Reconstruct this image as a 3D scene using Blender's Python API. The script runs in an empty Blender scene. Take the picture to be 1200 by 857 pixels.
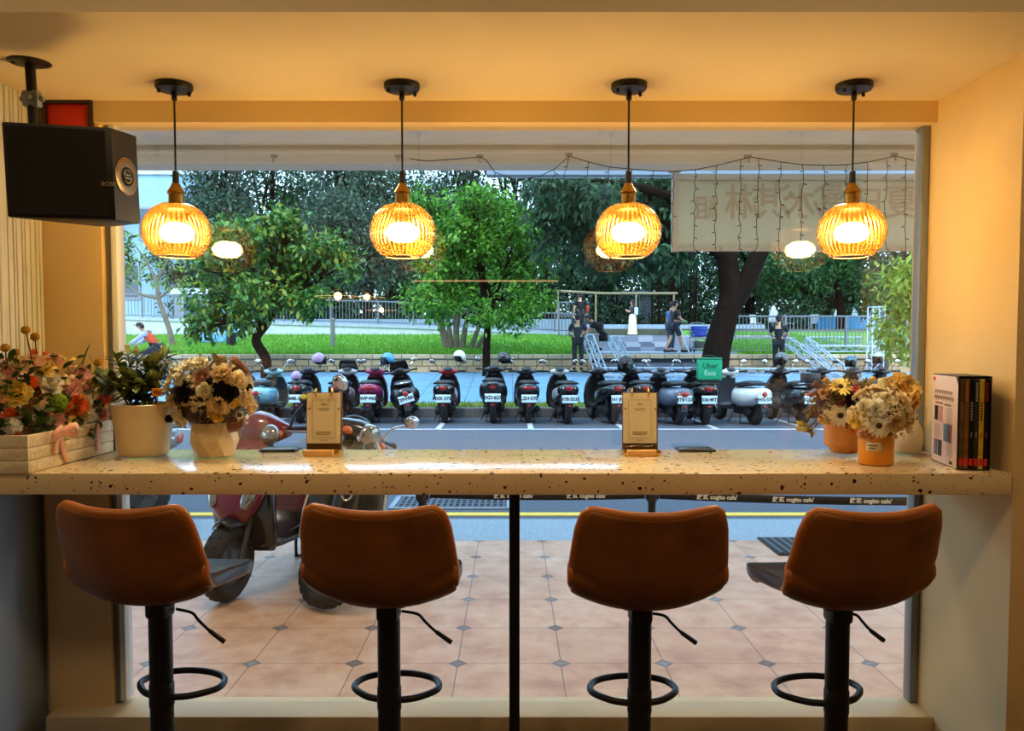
import bpy, bmesh, math, random
import numpy as np
from mathutils import Vector, Matrix, Euler
PI = math.pi
R = math.radians
random.seed(7)
rng = np.random.default_rng(7)
scene = bpy.context.scene
COL = scene.collection

# ------------------------------------------------------------------ camera model (1200 x 857)
F, CX, CY, TILT, CAMZ = 930.0, 600.0, 447.0, R(2.6), 1.466
def ray(px, py):
    a, b = (px - CX) / F, -(py - CY) / F
    c, s = math.cos(TILT), math.sin(TILT)
    return Vector((a, c + b * s, -s + b * c))
def at(px, py, Y):
    """point seen at pixel px,py on the vertical plane y = Y"""
    r = ray(px, py)
    return Vector((0, 0, CAMZ)) + r * (Y / r.y)
def gp(px, py, Z):
    """point seen at pixel px,py on the level z = Z"""
    r = ray(px, py)
    return Vector((0, 0, CAMZ)) + r * ((Z - CAMZ) / r.z)
V = Vector

# ------------------------------------------------------------------ mesh builder
def spl(pts, n=6, closed=False):
    """Catmull-Rom through pts (any dimension)"""
    P = [np.array(p, float) for p in pts]
    out = []
    m = len(P)
    seg = m if closed else m - 1
    for i in range(seg):
        p1, p2 = P[i], P[(i + 1) % m]
        p0 = P[i - 1] if (closed or i > 0) else 2 * p1 - p2
        p3 = P[(i + 2) % m] if (closed or i + 2 < m) else 2 * p2 - p1
        for k in range(n):
            t = k / n
            out.append(0.5 * (2 * p1 + (p2 - p0) * t + (2 * p0 - 5 * p1 + 4 * p2 - p3) * t * t + (3 * p1 - p0 - 3 * p2 + p3) * t ** 3))
    if not closed:
        out.append(P[-1])
    return [tuple(float(c) for c in o) for o in out]

class MB:
    def __init__(s):
        s.v, s.f, s.m = [], [], []
    def add(s, verts, faces, mi=0, M=None):
        o = len(s.v)
        if M is not None:
            verts = [M @ Vector(p) for p in verts]
        s.v.extend(tuple(p) for p in verts)
        s.f.extend(tuple(i + o for i in f) for f in faces)
        s.m.extend([mi] * len(faces))
        return s
    def bm(s, bm, mi=0, M=None):
        bm.verts.index_update()
        s.add([v.co.copy() for v in bm.verts], [[v.index for v in f.verts] for f in bm.faces], mi, M)
        bm.free()
        return s
    def box(s, c, size, bevel=0, rot=None, mi=0, seg=2, M=None):
        b = bmesh.new()
        bmesh.ops.create_cube(b, size=1)
        for v in b.verts:
            v.co = Vector((v.co.x * size[0], v.co.y * size[1], v.co.z * size[2]))
        if bevel:
            bmesh.ops.bevel(b, geom=list(b.edges), offset=min(bevel, min(size) * .49), segments=seg, profile=.5, affect='EDGES')
        T = Matrix.Translation(Vector(c))
        if rot is not None:
            T = T @ (Euler(rot).to_matrix().to_4x4() if not isinstance(rot, Matrix) else rot.to_4x4())
        if M is not None:
            T = M @ T
        return s.bm(b, mi, T)
    def loft(s, rings, cap=True, mi=0, closed=False, M=None):
        n = len(rings[0])
        vs = [p for r in rings for p in r]
        fs = []
        k = len(rings)
        for i in range(k if closed else k - 1):
            a, b = i * n, ((i + 1) % k) * n
            for j in range(n):
                j2 = (j + 1) % n
                fs.append((a + j, a + j2, b + j2, b + j))
        if cap and not closed:
            fs.append(tuple(reversed(range(n))))
            fs.append(tuple(range((k - 1) * n, k * n)))
        return s.add(vs, fs, mi, M)
    def tube(s, pts, r, n=8, cap=True, mi=0, closed=False, M=None, flat=1.0):
        P = [Vector(p) for p in pts]
        k = len(P)
        rs = r if isinstance(r, (list, tuple)) else [r] * k
        if len(rs) != k:
            rs = list(np.interp(np.linspace(0, 1, k), np.linspace(0, 1, len(rs)), rs))
        rings = []
        up = None
        for i in range(k):
            if closed:
                t = P[(i + 1) % k] - P[i - 1]
            else:
                t = P[min(i + 1, k - 1)] - P[max(i - 1, 0)]
            if t.length < 1e-9:
                t = Vector((0, 0, 1))
            t.normalize()
            if up is None:
                up = Vector((0, 0, 1)) if abs(t.z) < .9 else Vector((1, 0, 0))
            u = up - t * up.dot(t)
            if u.length < 1e-6:
                u = t.orthogonal()
            u.normalize()
            up = u
            w = t.cross(u)
            rings.append([P[i] + (u * math.cos(2 * PI * j / n) * flat + w * math.sin(2 * PI * j / n)) * rs[i] for j in range(n)])
        return s.loft(rings, cap, mi, closed, M)
    def lathe(s, prof, n=24, mi=0, M=None, cap=False, ang=2 * PI, rfun=None):
        full = abs(ang - 2 * PI) < 1e-6
        rings = []
        for (r, z) in prof:
            row = []
            for j in range(n if full else n + 1):
                a = ang * j / n
                rr = r * (rfun(a, z) if rfun else 1)
                row.append(Vector((rr * math.cos(a), rr * math.sin(a), z)))
            rings.append(row)
        m = len(rings[0])
        vs = [p for q in rings for p in q]
        fs = []
        for i in range(len(rings) - 1):
            for j in range(m if full else m - 1):
                j2 = (j + 1) % m
                fs.append((i * m + j, i * m + j2, (i + 1) * m + j2, (i + 1) * m + j))
        if cap:
            fs.append(tuple(reversed(range(m))))
            fs.append(tuple(range((len(rings) - 1) * m, len(rings) * m)))
        return s.add(vs, fs, mi, M)
    def cyl(s, a, b, r, n=16, mi=0, r2=None, M=None):
        return s.tube([a, b], [r, r if r2 is None else r2], n, True, mi, False, M)
    def prism(s, poly, d, M=None, mi=0, bevel=0):
        """poly in local xy, extruded -d/2..d/2 along local z"""
        b = bmesh.new()
        vs = [b.verts.new((p[0], p[1], -d / 2)) for p in poly]
        f = b.faces.new(vs)
        r = bmesh.ops.extrude_face_region(b, geom=[f])
        for v in r['geom']:
            if isinstance(v, bmesh.types.BMVert):
                v.co.z += d
        bmesh.ops.recalc_face_normals(b, faces=b.faces)
        if bevel:
            es = [e for e in b.edges if abs(e.verts[0].co.z - e.verts[1].co.z) < 1e-7]
            bmesh.ops.bevel(b, geom=es, offset=bevel, segments=2, profile=.5, affect='EDGES')
        return s.bm(b, mi, M)
    def ell(s, c, rad, n=16, m=10, mi=0, M=None, rot=None, zcut=None):
        prof = []
        lo = -PI / 2 if zcut is None else math.asin(max(-1, min(1, zcut)))
        for i in range(m + 1):
            a = lo + (PI / 2 - lo) * i / m
            prof.append((max(math.cos(a), 1e-4), math.sin(a)))
        T = Matrix.Translation(Vector(c))
        if rot is not None:
            T = T @ Euler(rot).to_matrix().to_4x4()
        T = T @ Matrix.Diagonal((rad[0], rad[1], rad[2], 1))
        if M is not None:
            T = M @ T
        return s.lathe(prof, n, mi, T)
    def grid(s, pts, mi=0, M=None):
        """pts[i][j] -> quads"""
        a, b = len(pts), len(pts[0])
        vs = [p for r in pts for p in r]
        fs = [(i * b + j, i * b + j + 1, (i + 1) * b + j + 1, (i + 1) * b + j) for i in range(a - 1) for j in range(b - 1)]
        return s.add(vs, fs, mi, M)
    def mesh(s, name, mats, smooth=40):
        me = bpy.data.meshes.new(name)
        me.from_pydata(s.v, [], s.f)
        mats = mats if isinstance(mats, (list, tuple)) else [mats]
        for m in mats:
            me.materials.append(m)
        if len(mats) > 1:
            me.polygons.foreach_set('material_index', s.m)
        if smooth:
            me.polygons.foreach_set('use_smooth', [True] * len(me.polygons))
            me.update()
            if smooth < 180:
                me.set_sharp_from_angle(angle=R(smooth))
        me.update()
        return me
    def build(s, name, mats, parent=None, smooth=40, loc=None, kind=None, solid=0, sub=0, label=None):
        o = link(name, s.mesh(name, mats, smooth), parent, loc)
        if solid:
            md = o.modifiers.new('s', 'SOLIDIFY'); md.thickness = solid; md.offset = 0
        if sub:
            md = o.modifiers.new('ss', 'SUBSURF'); md.levels = sub; md.render_levels = sub
        if kind:
            o['kind'] = kind
        if label:
            o['label'] = label
        return o

def link(name, data, parent=None, loc=None):
    o = bpy.data.objects.new(name, data)
    COL.objects.link(o)
    if parent is not None:
        o.parent = parent
    if loc is not None:
        o.location = loc
    return o
def ring(c, u, v, ru, rv, n=16, e=2.0):
    """superellipse ring in plane (u, v)"""
    c, u, v = Vector(c), Vector(u), Vector(v)
    out = []
    for j in range(n):
        a = 2 * PI * j / n
        ca, sa = math.cos(a), math.sin(a)
        out.append(c + u * (ru * math.copysign(abs(ca) ** (2 / e), ca)) + v * (rv * math.copysign(abs(sa) ** (2 / e), sa)))
    return out
def lx(secs, n=16):
    """rings along x: (x, zc, half width y, half height z, exponent)"""
    return [ring((x, 0, z), (0, 1, 0), (0, 0, 1), w, h, n, e) for (x, z, w, h, e) in secs]
def tag(o, label, cat, group=None, kind=None):
    o['label'] = label; o['category'] = cat
    if group: o['group'] = group
    if kind: o['kind'] = kind
    return o
def thing(name, label, cat, loc=(0, 0, 0), rz=0, group=None, rot=None, scale=None):
    o = bpy.data.objects.new(name, None)
    COL.objects.link(o)
    o.empty_display_size = .05
    o.location = loc
    o.rotation_euler = rot if rot else (0, 0, rz)
    if scale: o.scale = (scale,) * 3
    return tag(o, label, cat, group)
def struct(o):
    o['kind'] = 'structure'
    return o
def copy_tree(o, parent=None):
    c = o.copy()
    COL.objects.link(c)
    if parent is not None:
        c.parent = parent
    for ch in list(o.children):
        copy_tree(ch, c)
    return c
def text(body, size, m, parent, M, name='lettering', align='CENTER', ext=.0006, mirror=False, bold=0):
    cu = bpy.data.curves.new('t', 'FONT')
    cu.body = body; cu.size = size; cu.align_x = align; cu.align_y = 'CENTER'; cu.extrude = ext; cu.offset = bold
    cu.resolution_u = 3
    o = bpy.data.objects.new('t', cu)
    COL.objects.link(o)
    dg = bpy.context.evaluated_depsgraph_get()
    me = bpy.data.meshes.new_from_object(o.evaluated_get(dg))
    bpy.data.objects.remove(o); bpy.data.curves.remove(cu)
    me.name = name
    if mirror:
        me.transform(Matrix.Diagonal((-1, 1, 1, 1)))
        me.flip_normals()
    me.transform(M)
    me.materials.clear(); me.materials.append(m)
    return link(name, me, parent)

# ------------------------------------------------------------------ materials
def lin(c):
    c = c / 255
    return c / 12.92 if c <= .04045 else ((c + .055) / 1.055) ** 2.4
def S(r, g, b, a=1):
    return (lin(r), lin(g), lin(b), a)
_mats = {}
class NT:
    """small node helper"""
    def __init__(s, name):
        s.mat = bpy.data.materials.new(name); s.mat.use_nodes = True
        s.t = s.mat.node_tree; s.b = s.t.nodes['Principled BSDF']; s.out = s.t.nodes['Material Output']
    def n(s, ty, **kw):
        nd = s.t.nodes.new(ty)
        for k, v in kw.items():
            setattr(nd, k, v)
        return nd
    def L(s, a, b):
        s.t.links.new(a, b)
    def set(s, sock, v):
        if isinstance(v, bpy.types.NodeSocket): s.L(v, sock)
        else: sock.default_value = v
    def math(s, op, a, b=None, c=None):
        nd = s.n('ShaderNodeMath', operation=op)
        s.set(nd.inputs[0], a)
        if b is not None: s.set(nd.inputs[1], b)
        if c is not None: s.set(nd.inputs[2], c)
        return nd.outputs[0]
    def mix(s, fac, a, b, blend='MIX'):
        nd = s.n('ShaderNodeMix', data_type='RGBA', blend_type=blend)
        s.set(nd.inputs[0], fac); s.set(nd.inputs[6], a); s.set(nd.inputs[7], b)
        return nd.outputs[2]
    def obj(s, scale=None):
        tc = s.n('ShaderNodeTexCoord')
        if scale is None: return tc.outputs['Object']
        mp = s.n('ShaderNodeMapping'); mp.inputs['Scale'].default_value = scale
        s.L(tc.outputs['Object'], mp.inputs[0]); return mp.outputs[0]
    def noise(s, scale, detail=3, vec=None, rough=.55):
        nd = s.n('ShaderNodeTexNoise'); nd.inputs['Scale'].default_value = scale; nd.inputs['Detail'].default_value = detail
        nd.inputs['Roughness'].default_value = rough
        s.L(vec if vec is not None else s.obj(), nd.inputs['Vector']); return nd.outputs['Fac']
    def ramp(s, fac, stops, interp='LINEAR'):
        nd = s.n('ShaderNodeValToRGB'); nd.color_ramp.interpolation = interp
        e = nd.color_ramp.elements
        while len(e) < len(stops): e.new(.5)
        for q, (p, c) in zip(e, stops):
            q.position = p; q.color = c
        s.L(fac, nd.inputs[0]); return nd.outputs[0]
    def bump(s, h, strength=.3, dist=.01):
        nd = s.n('ShaderNodeBump'); nd.inputs['Strength'].default_value = strength; nd.inputs['Distance'].default_value = dist
        s.L(h, nd.inputs['Height']); s.L(nd.outputs[0], s.b.inputs['Normal'])
def mat(name, rgb, rough=.5, metal=0, var=0, vs=8, bump=0, bs=60, bd=.004, coat=0, spec=.5, emis=0, sheen=0, sub=0):
    if name in _mats: return _mats[name]
    t = NT(name)
    c = S(*rgb)
    b = t.b
    b.inputs['Base Color'].default_value = c
    b.inputs['Roughness'].default_value = rough
    b.inputs['Metallic'].default_value = metal
    b.inputs['Specular IOR Level'].default_value = spec
    b.inputs['Coat Weight'].default_value = coat
    b.inputs['Coat Roughness'].default_value = .08
    if emis:
        b.inputs['Emission Color'].default_value = c; b.inputs['Emission Strength'].default_value = emis
    if sheen: b.inputs['Sheen Weight'].default_value = sheen
    if sub:
        b.inputs['Subsurface Weight'].default_value = sub; b.inputs['Subsurface Scale'].default_value = .01
    if var:
        f = t.noise(vs, 4)
        lo = tuple(max(0, x * (1 - var)) for x in c[:3]) + (1,)
        hi = tuple(min(1, x * (1 + var)) for x in c[:3]) + (1,)
        t.L(t.ramp(f, [(.3, lo), (.7, hi)]), b.inputs['Base Color'])
    if bump:
        t.bump(t.noise(bs, 3), bump, bd)
    _mats[name] = t.mat
    return t.mat
def leafmat(name, cols, rough=.45, trans=.35, spec=.4):
    """cols: list of rgb for random-per-leaf variation"""
    if name in _mats: return _mats[name]
    t = NT(name)
    g = t.n('ShaderNodeNewGeometry')
    k = len(cols)
    col = t.ramp(g.outputs['Random Per Island'], [(i / max(1, k - 1), S(*c)) for i, c in enumerate(cols)])
    t.L(col, t.b.inputs['Base Color'])
    t.b.inputs['Roughness'].default_value = rough
    t.b.inputs['Specular IOR Level'].default_value = spec
    tr = t.n('ShaderNodeBsdfTranslucent'); t.L(col, tr.inputs[0])
    mx = t.n('ShaderNodeMixShader'); mx.inputs[0].default_value = trans
    t.L(t.b.outputs[0], mx.inputs[1]); t.L(tr.outputs[0], mx.inputs[2]); t.L(mx.outputs[0], t.out.inputs[0])
    _mats[name] = t.mat
    return t.mat
def thinglass(name, tint, gloss_rough=.02, body=0.0, bodycol=None, f0=.04, tint_edge=None, pw=2.0):
    """thin clear pane: transparent with a Fresnel-weighted reflection; body = share of diffuse translucency"""
    t = NT(name)
    lw = t.n('ShaderNodeLayerWeight'); lw.inputs[0].default_value = .5
    fac = t.math('MULTIPLY_ADD', t.math('POWER', lw.outputs['Facing'], 5.0), 1 - f0, f0)
    tr = t.n('ShaderNodeBsdfTransparent'); tr.inputs[0].default_value = S(*tint)
    if tint_edge:
        t.L(t.mix(t.math('POWER', lw.outputs['Facing'], pw), S(*tint), S(*tint_edge)), tr.inputs[0])
    gl = t.n('ShaderNodeBsdfGlossy'); gl.inputs['Roughness'].default_value = gloss_rough
    base = tr.outputs[0]
    if body:
        tl = t.n('ShaderNodeBsdfTranslucent'); tl.inputs[0].default_value = S(*bodycol)
        m0 = t.n('ShaderNodeMixShader'); m0.inputs[0].default_value = body
        t.L(base, m0.inputs[1]); t.L(tl.outputs[0], m0.inputs[2]); base = m0.outputs[0]
    mx = t.n('ShaderNodeMixShader')
    t.L(fac, mx.inputs[0]); t.L(base, mx.inputs[1]); t.L(gl.outputs[0], mx.inputs[2])
    t.L(mx.outputs[0], t.out.inputs[0])
    return t.mat

BLACK = mat('black_metal', (16, 15, 15), .4, .2)
BLKPL = mat('black_plastic', (22, 22, 24), .38)
RUBBER = mat('tyre_rubber', (20, 20, 21), .75)
CHROME = mat('chrome', (200, 200, 205), .15, 1)
STEEL = mat('brushed_steel', (150, 155, 160), .4, .9)
ALU = mat('anodised_aluminium', (120, 130, 145), .45, .5)
SKYSTR, ROOMP, BULBE, ARCP = .54, 8.5, 130, 30
# ================================================================== interior shell
ZC = 2.34            # ceiling of the window bay
GY = 2.94            # glass plane
XL, XR = -1.70, 1.525 # side walls of the bay
PAINT = mat('cream_wall_paint', (222, 192, 140), .75, var=.04, vs=3, bump=.08, bs=180)
CEILP = mat('cream_ceiling_paint', (224, 204, 170), .8, var=.03, vs=2, bump=.06, bs=150)
GREYP = mat('grey_wall_paint', (150, 160, 172), .6, var=.08, vs=3)
FLOORM = mat('interior_floor_vinyl', (104, 84, 66), .5, var=.15, vs=3)

struct(MB().box((0, -3.53, -.05), (8.4, 12.9, .1)).build('floor', FLOORM, smooth=0))
b = MB().box((0, 2.53, ZC + .15), (8.0, .812, .3))
struct(b.build('ceiling', CEILP, smooth=0))
struct(MB().box((0, -3.95, 2.85), (8.4, 12.15, .1)).build('ceiling_room', CEILP, smooth=0))
# wall beside the bay on the right: its return inside the bay and the face towards the room
struct(MB().box(((XR + 4.1) / 2, 2.72, 1.3), (4.1 - XR, .64, 3.0)).build('wall_right', PAINT, smooth=0))
struct(MB().box((4.2, -3.9, 1.4), (.1, 13.0, 3.0)).build('wall_right_side', PAINT, smooth=0))
struct(MB().box((0, -10.0, 1.4), (8.4, .1, 3.0)).build('wall_back', mat('back_wall_paint', (120, 104, 84), .8), smooth=0))
struct(MB().box((-4.2, -3.9, 1.4), (.1, 13.0, 3.0)).build('wall_left_side', PAINT, smooth=0))
struct(MB().box(((-4.1 + XL) / 2 - .03, 2.4, 1.3), (4.1 + XL - .06, 1.3, 3.0)).build('wall_left', GREYP, smooth=0))
# fluted grey panelling over the upper left wall
SLAT = NT('fluted_grey_panel')
SLAT.L(SLAT.ramp(SLAT.noise(6, 5, SLAT.obj((1, 8, .6))), [(.25, S(186, 186, 176)), (.75, S(226, 222, 208))]), SLAT.b.inputs['Base Color'])
SLAT.b.inputs['Roughness'].default_value = .6
b = MB()
y = 1.76
rs = random.Random(4)
b.box((XL - .035, 2.31, 1.67), (.03, 1.2, 1.34))
while y < 2.895:
    w = rs.choice([.018, .024, .03, .045])
    w = min(w, 2.90 - y)
    b.box((XL - .012, y + w / 2 - .002, 1.67), (.022, w - .005, 1.34), .002, seg=1)
    y += w
struct(b.build('trim_fluted_panel', SLAT.mat, smooth=0))
# piers and head around the window
struct(MB().box(((XL - 1.49) / 2 - .01, 2.97, 1.2), (-1.49 - XL + .02, .14, 2.6)).build('wall_window_left', PAINT, smooth=0))
struct(MB().box(((-1.50 + XR) / 2, 2.935, 2.264 + .2), (XR + 1.50, .11, .4)).build('wall_window_top', PAINT, smooth=0))
struct(MB().box(((-1.69 + 1.53) / 2, 2.90, .06), (3.22, .17, .122), .006).build('trim_window_plinth', mat('cream_plinth', (214, 196, 158), .55, var=.05, vs=5), smooth=30))

# window
w = bpy.data.objects.new('window_1', None); COL.objects.link(w); struct(w)
w.location = (0, GY, 0)
FR = mat('grey_window_frame', (128, 136, 144), .45, .3)
WHT = mat('white_window_bead', (222, 222, 220), .5)
zb, zt = .122, 2.300
b = MB()
b.box((1.509, .01, (zb + zt) / 2), (.030, .05, zt - zb), .003)
b.box((-1.476, .01, (zb + zt) / 2), (.026, .05, zt - zb), .003)
b.box((0.02, .01, zt - .006), (3.0, .05, .012), .003)
b.box((0.02, .0, zb - .012), (3.0, .05, .012), .003)
struct(b.build('window_frame', FR, w))
b = MB(); b.box((-1.452, .0, (zb + zt) / 2), (.022, .06, zt - zb - .03), .003)
struct(b.build('window_bead', WHT, w))
GLASS = thinglass('window_glass', (250, 252, 252), .0, f0=.09)
b = MB(); b.box((.027, 0, (zb - .001 + zt - .012) / 2), (2.94, .010, zt - zb - .011))
struct(b.build('window_pane', GLASS, w, smooth=0))

# small red framed board high on the left pier
t = thing('wall_board', 'dark red framed board high on the wall behind the hanging speaker', 'board', (-1.59, 2.888, 2.215))
MB().box((0, .0, 0), (.17, .012, .24), .001).build('panel', mat('red_board', (206, 34, 18), .45), t)
b = MB()
for sx in (-1, 1): b.box((sx * .083, -.008, 0), (.016, .02, .256), .003)
for sz in (-1, 1): b.box((0, -.008, sz * .121), (.17, .02, .016), .003)
b.build('frame', mat('dark_brown_frame', (48, 22, 14), .4), t)
b = MB(); b.lathe([(.004, -.03), (.006, -.02), (.004, .0), (.0025, .03), (.001, .034)], 10, M=Matrix.Translation((-.045, -.018, -.02)))
b.build('hook', mat('brass', (176, 128, 50), .3, 1), t)

# outlet on the grey wall under the counter
t = thing('wall_outlet', 'dark double wall outlet on the grey wall under the counter', 'outlet', at(9, 618, 2.6))
t.location = (XL - .05, 2.60, .93 - .045)
b = MB(); b.box((.004, 0, 0), (.012, .085, .125), .003); b.build('cover_plate', mat('outlet_brown', (52, 46, 44), .4), t)
b = MB()
b.box((.011, 0, 0), (.006, .05, .085), .002)
for dz in (-.02, .02):
    for dy in (-.008, .008): b.box((.0145, dy, dz), (.002, .003, .010), mi=1)
b.build('socket_insert', [mat('outlet_dark', (34, 32, 32), .35), CHROME], t, smooth=0)
t.location.x = XL - .054

# ================================================================== counter
TZ = NT('terrazzo')
def chips(t, scale, thr, prob, vec):
    vo = t.n('ShaderNodeTexVoronoi'); vo.inputs['Scale'].default_value = scale; vo.inputs['Randomness'].default_value = 1
    t.L(vec, vo.inputs['Vector'])
    sp = t.n('ShaderNodeSeparateColor'); t.L(vo.outputs['Color'], sp.inputs[0])
    a = t.math('LESS_THAN', vo.outputs['Distance'], t.math('MULTIPLY', sp.outputs[1], thr))
    return t.math('MULTIPLY', a, t.math('GREATER_THAN', sp.outputs[0], 1 - prob))
ns = TZ.n('ShaderNodeTexNoise'); ns.inputs['Scale'].default_value = 40; TZ.L(TZ.obj(), ns.inputs['Vector'])
vadd = TZ.n('ShaderNodeVectorMath', operation='MULTIPLY_ADD'); TZ.L(ns.outputs['Color'], vadd.inputs[0]); vadd.inputs[1].default_value = (.018, .018, .018)
TZ.L(TZ.obj((1, 1.2, 1)), vadd.inputs[2])
c1 = chips(TZ, 40, .40, .42, vadd.outputs[0]); c2 = chips(TZ, 85, .42, .40, vadd.outputs[0]); c3 = chips(TZ, 26, .36, .22, vadd.outputs[0])
base = TZ.mix(TZ.noise(14, 4), S(222, 198, 154), S(236, 216, 178))
col = TZ.mix(c3, base, S(206, 178, 138)); col = TZ.mix(c2, col, S(128, 92, 60)); col = TZ.mix(c1, col, S(58, 34, 24))
TZ.L(col, TZ.b.inputs['Base Color']); TZ.b.inputs['Roughness'].default_value = .2; TZ.b.inputs['Coat Weight'].default_value = .3
CZ_ = 1.08
t = thing('window_counter', 'long cream terrazzo bar counter running along the shop window', 'counter', (0, 0, 0))
MB().box(((-1.69 + 1.507) / 2, (2.377 + 2.925) / 2, CZ_ - .0325), (1.507 + 1.69, 2.925 - 2.377, .065), .0025).build('worktop', TZ.mat, t, smooth=30)
b = MB(); b.box((.008, 2.55, .5075), (.034, .034, 1.015), .002); b.build('leg', BLACK, t)
b = MB(); b.box((.008, 2.55, 1.012), (.12, .12, .006), .001); b.build('mounting_plate', BLACK, t)
MB().box((.008, 2.55, .003), (.09, .09, .006), .001).build('foot_plate', BLACK, t)

# ================================================================== pendant lamps
AMBER = thinglass('amber_ribbed_glass', (255, 250, 220), .08, body=.045, bodycol=(255, 186, 80), f0=.06, tint_edge=(196, 118, 16), pw=.8)
# rib lines painted darker amber, standing in for light bent by the ribs
_t = AMBER.node_tree; _nt = NT.__new__(NT); _nt.mat = AMBER; _nt.t = _t
_sp = _nt.n('ShaderNodeSeparateXYZ'); _nt.L(_nt.obj(), _sp.inputs[0])
_rib = _nt.math('POWER', _nt.math('ABSOLUTE', _nt.math('SINE', _nt.math('MULTIPLY', _nt.math('ARCTAN2', _sp.outputs[1], _sp.outputs[0]), 20.0))), 3.0)
for _n in list(_t.nodes):
    if _n.bl_idname == 'ShaderNodeBsdfTranslucent':
        _t.links.new(_nt.mix(_rib, S(255, 200, 92), S(190, 96, 8)), _n.inputs[0])
    if _n.bl_idname == 'ShaderNodeBsdfTransparent':
        _old = _n.inputs[0].links[0].from_socket
        _t.links.new(_nt.mix(_nt.math('MULTIPLY', _rib, .6), _old, S(226, 174, 62)), _n.inputs[0])
BRASS = mat('antique_brass', (164, 130, 60), .32, 1, var=.2, vs=30)
BULB = mat('bulb_glow', (255, 240, 196), emis=BULBE)
LAMPX = [-1.132, -.369, .392, 1.146]
gz = at(207, 272, 2.70)[2]
def pendant(x, label, first=None):
    if first:
        o = copy_tree(first); o.location.x = x; o['label'] = label
        return o
    t = thing('pendant_lamp', label, 'lamp', (x, 2.70, ZC), 0, 'amber glass pendant lamps over the counter')
    b = MB(); b.lathe([(.0, 0), (.060, 0), (.060, -.014), (.056, -.021), (.02, -.025), (.012, -.027), (.0, -.027)], 40)
    for a in (0.5, 3.64): b.lathe([(0, -.034), (.005, -.034), (.006, -.03), (.004, -.018)], 10, M=Matrix.Translation((.047 * math.cos(a), .047 * math.sin(a), 0)))
    b.build('ceiling_canopy', BLACK, t)
    cap = gz + .118 - ZC                       # top of lamp holder, local
    b = MB(); b.cyl((0, 0, -.025), (0, 0, cap + .06), .0035, 8)
    b.lathe([(.004, -.056), (.009, -.052), (.009, -.03), (.006, -.026)], 12)
    b.build('cord', BLKPL, t)
    b = MB(); b.lathe([(.004, .075), (.010, .072), (.011, .03), (.006, .028)], 14, M=Matrix.Translation((0, 0, cap + .012)))
    b.build('strain_relief', BLKPL, t)
    b = MB(); b.lathe([(.006, .046), (.012, .044), (.017, .034), (.026, .020), (.029, .014), (.0275, .010), (.024, .008), (.0245, -.026), (.029, -.030), (.0, -.031)], 32, M=Matrix.Translation((0, 0, cap)))
    b.build('lamp_holder', BRASS, t)
    b = MB(); b.lathe([(.0, -.028), (.040, -.028), (.044, -.033), (.044, -.044), (.038, -.048), (.0, -.048)], 32, M=Matrix.Translation((0, 0, cap - .0)))
    b.lathe([(0, .008), (.005, .008), (.005, -.008), (0, -.008)], 10, M=Matrix.Translation((.047, 0, cap - .038)) @ Matrix.Rotation(PI / 2, 4, 'Y'))
    b.build('shade_collar', BLACK, t)
    # ribbed globe, open flat bottom
    prof = []
    rr, rh = .107, .098
    lo, hi = -1.02, 1.19
    for i in range(26):
        a = hi + (lo - hi) * i / 25
        prof.append((rr * math.cos(a) ** .92, rh * math.sin(a)))
    b = MB(); b.lathe(prof, 320, M=Matrix.Translation((0, 0, gz - ZC)), rfun=lambda a, z: 1 + .026 * (abs(math.cos(a * 20)) - .5))
    g = b.build('glass_shade', AMBER, t, smooth=180)
    g.modifiers.new('s', 'SOLIDIFY').thickness = .0025
    b = MB(); b.tube([(.058 * math.cos(a * PI / 24), .058 * math.sin(a * PI / 24), gz - ZC - .0835) for a in range(48)], .002, 6, closed=True)
    b.build('shade_rim', mat('amber_rim', (214, 150, 70), .2), t)
    b = MB(); b.lathe([(.0, .030), (.03, .027), (.047, .016), (.055, .002), (.055, -.008), (.047, -.022), (.03, -.032), (.0, -.035)], 32, M=Matrix.Translation((0, 0, gz - ZC)))
    b.build('bulb', BULB, t)
    return t
p0 = pendant(LAMPX[0], 'amber ribbed glass pendant lamp hanging beside the black speaker')
pendant(LAMPX[1], 'lit amber glass pendant lamp above the second bar stool from the speaker', p0)
pendant(LAMPX[2], 'lit amber glass pendant lamp above the third bar stool, near the hanging banner', p0)
pendant(LAMPX[3], 'amber glass pendant lamp above the terracotta and orange flower pots', p0)

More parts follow.
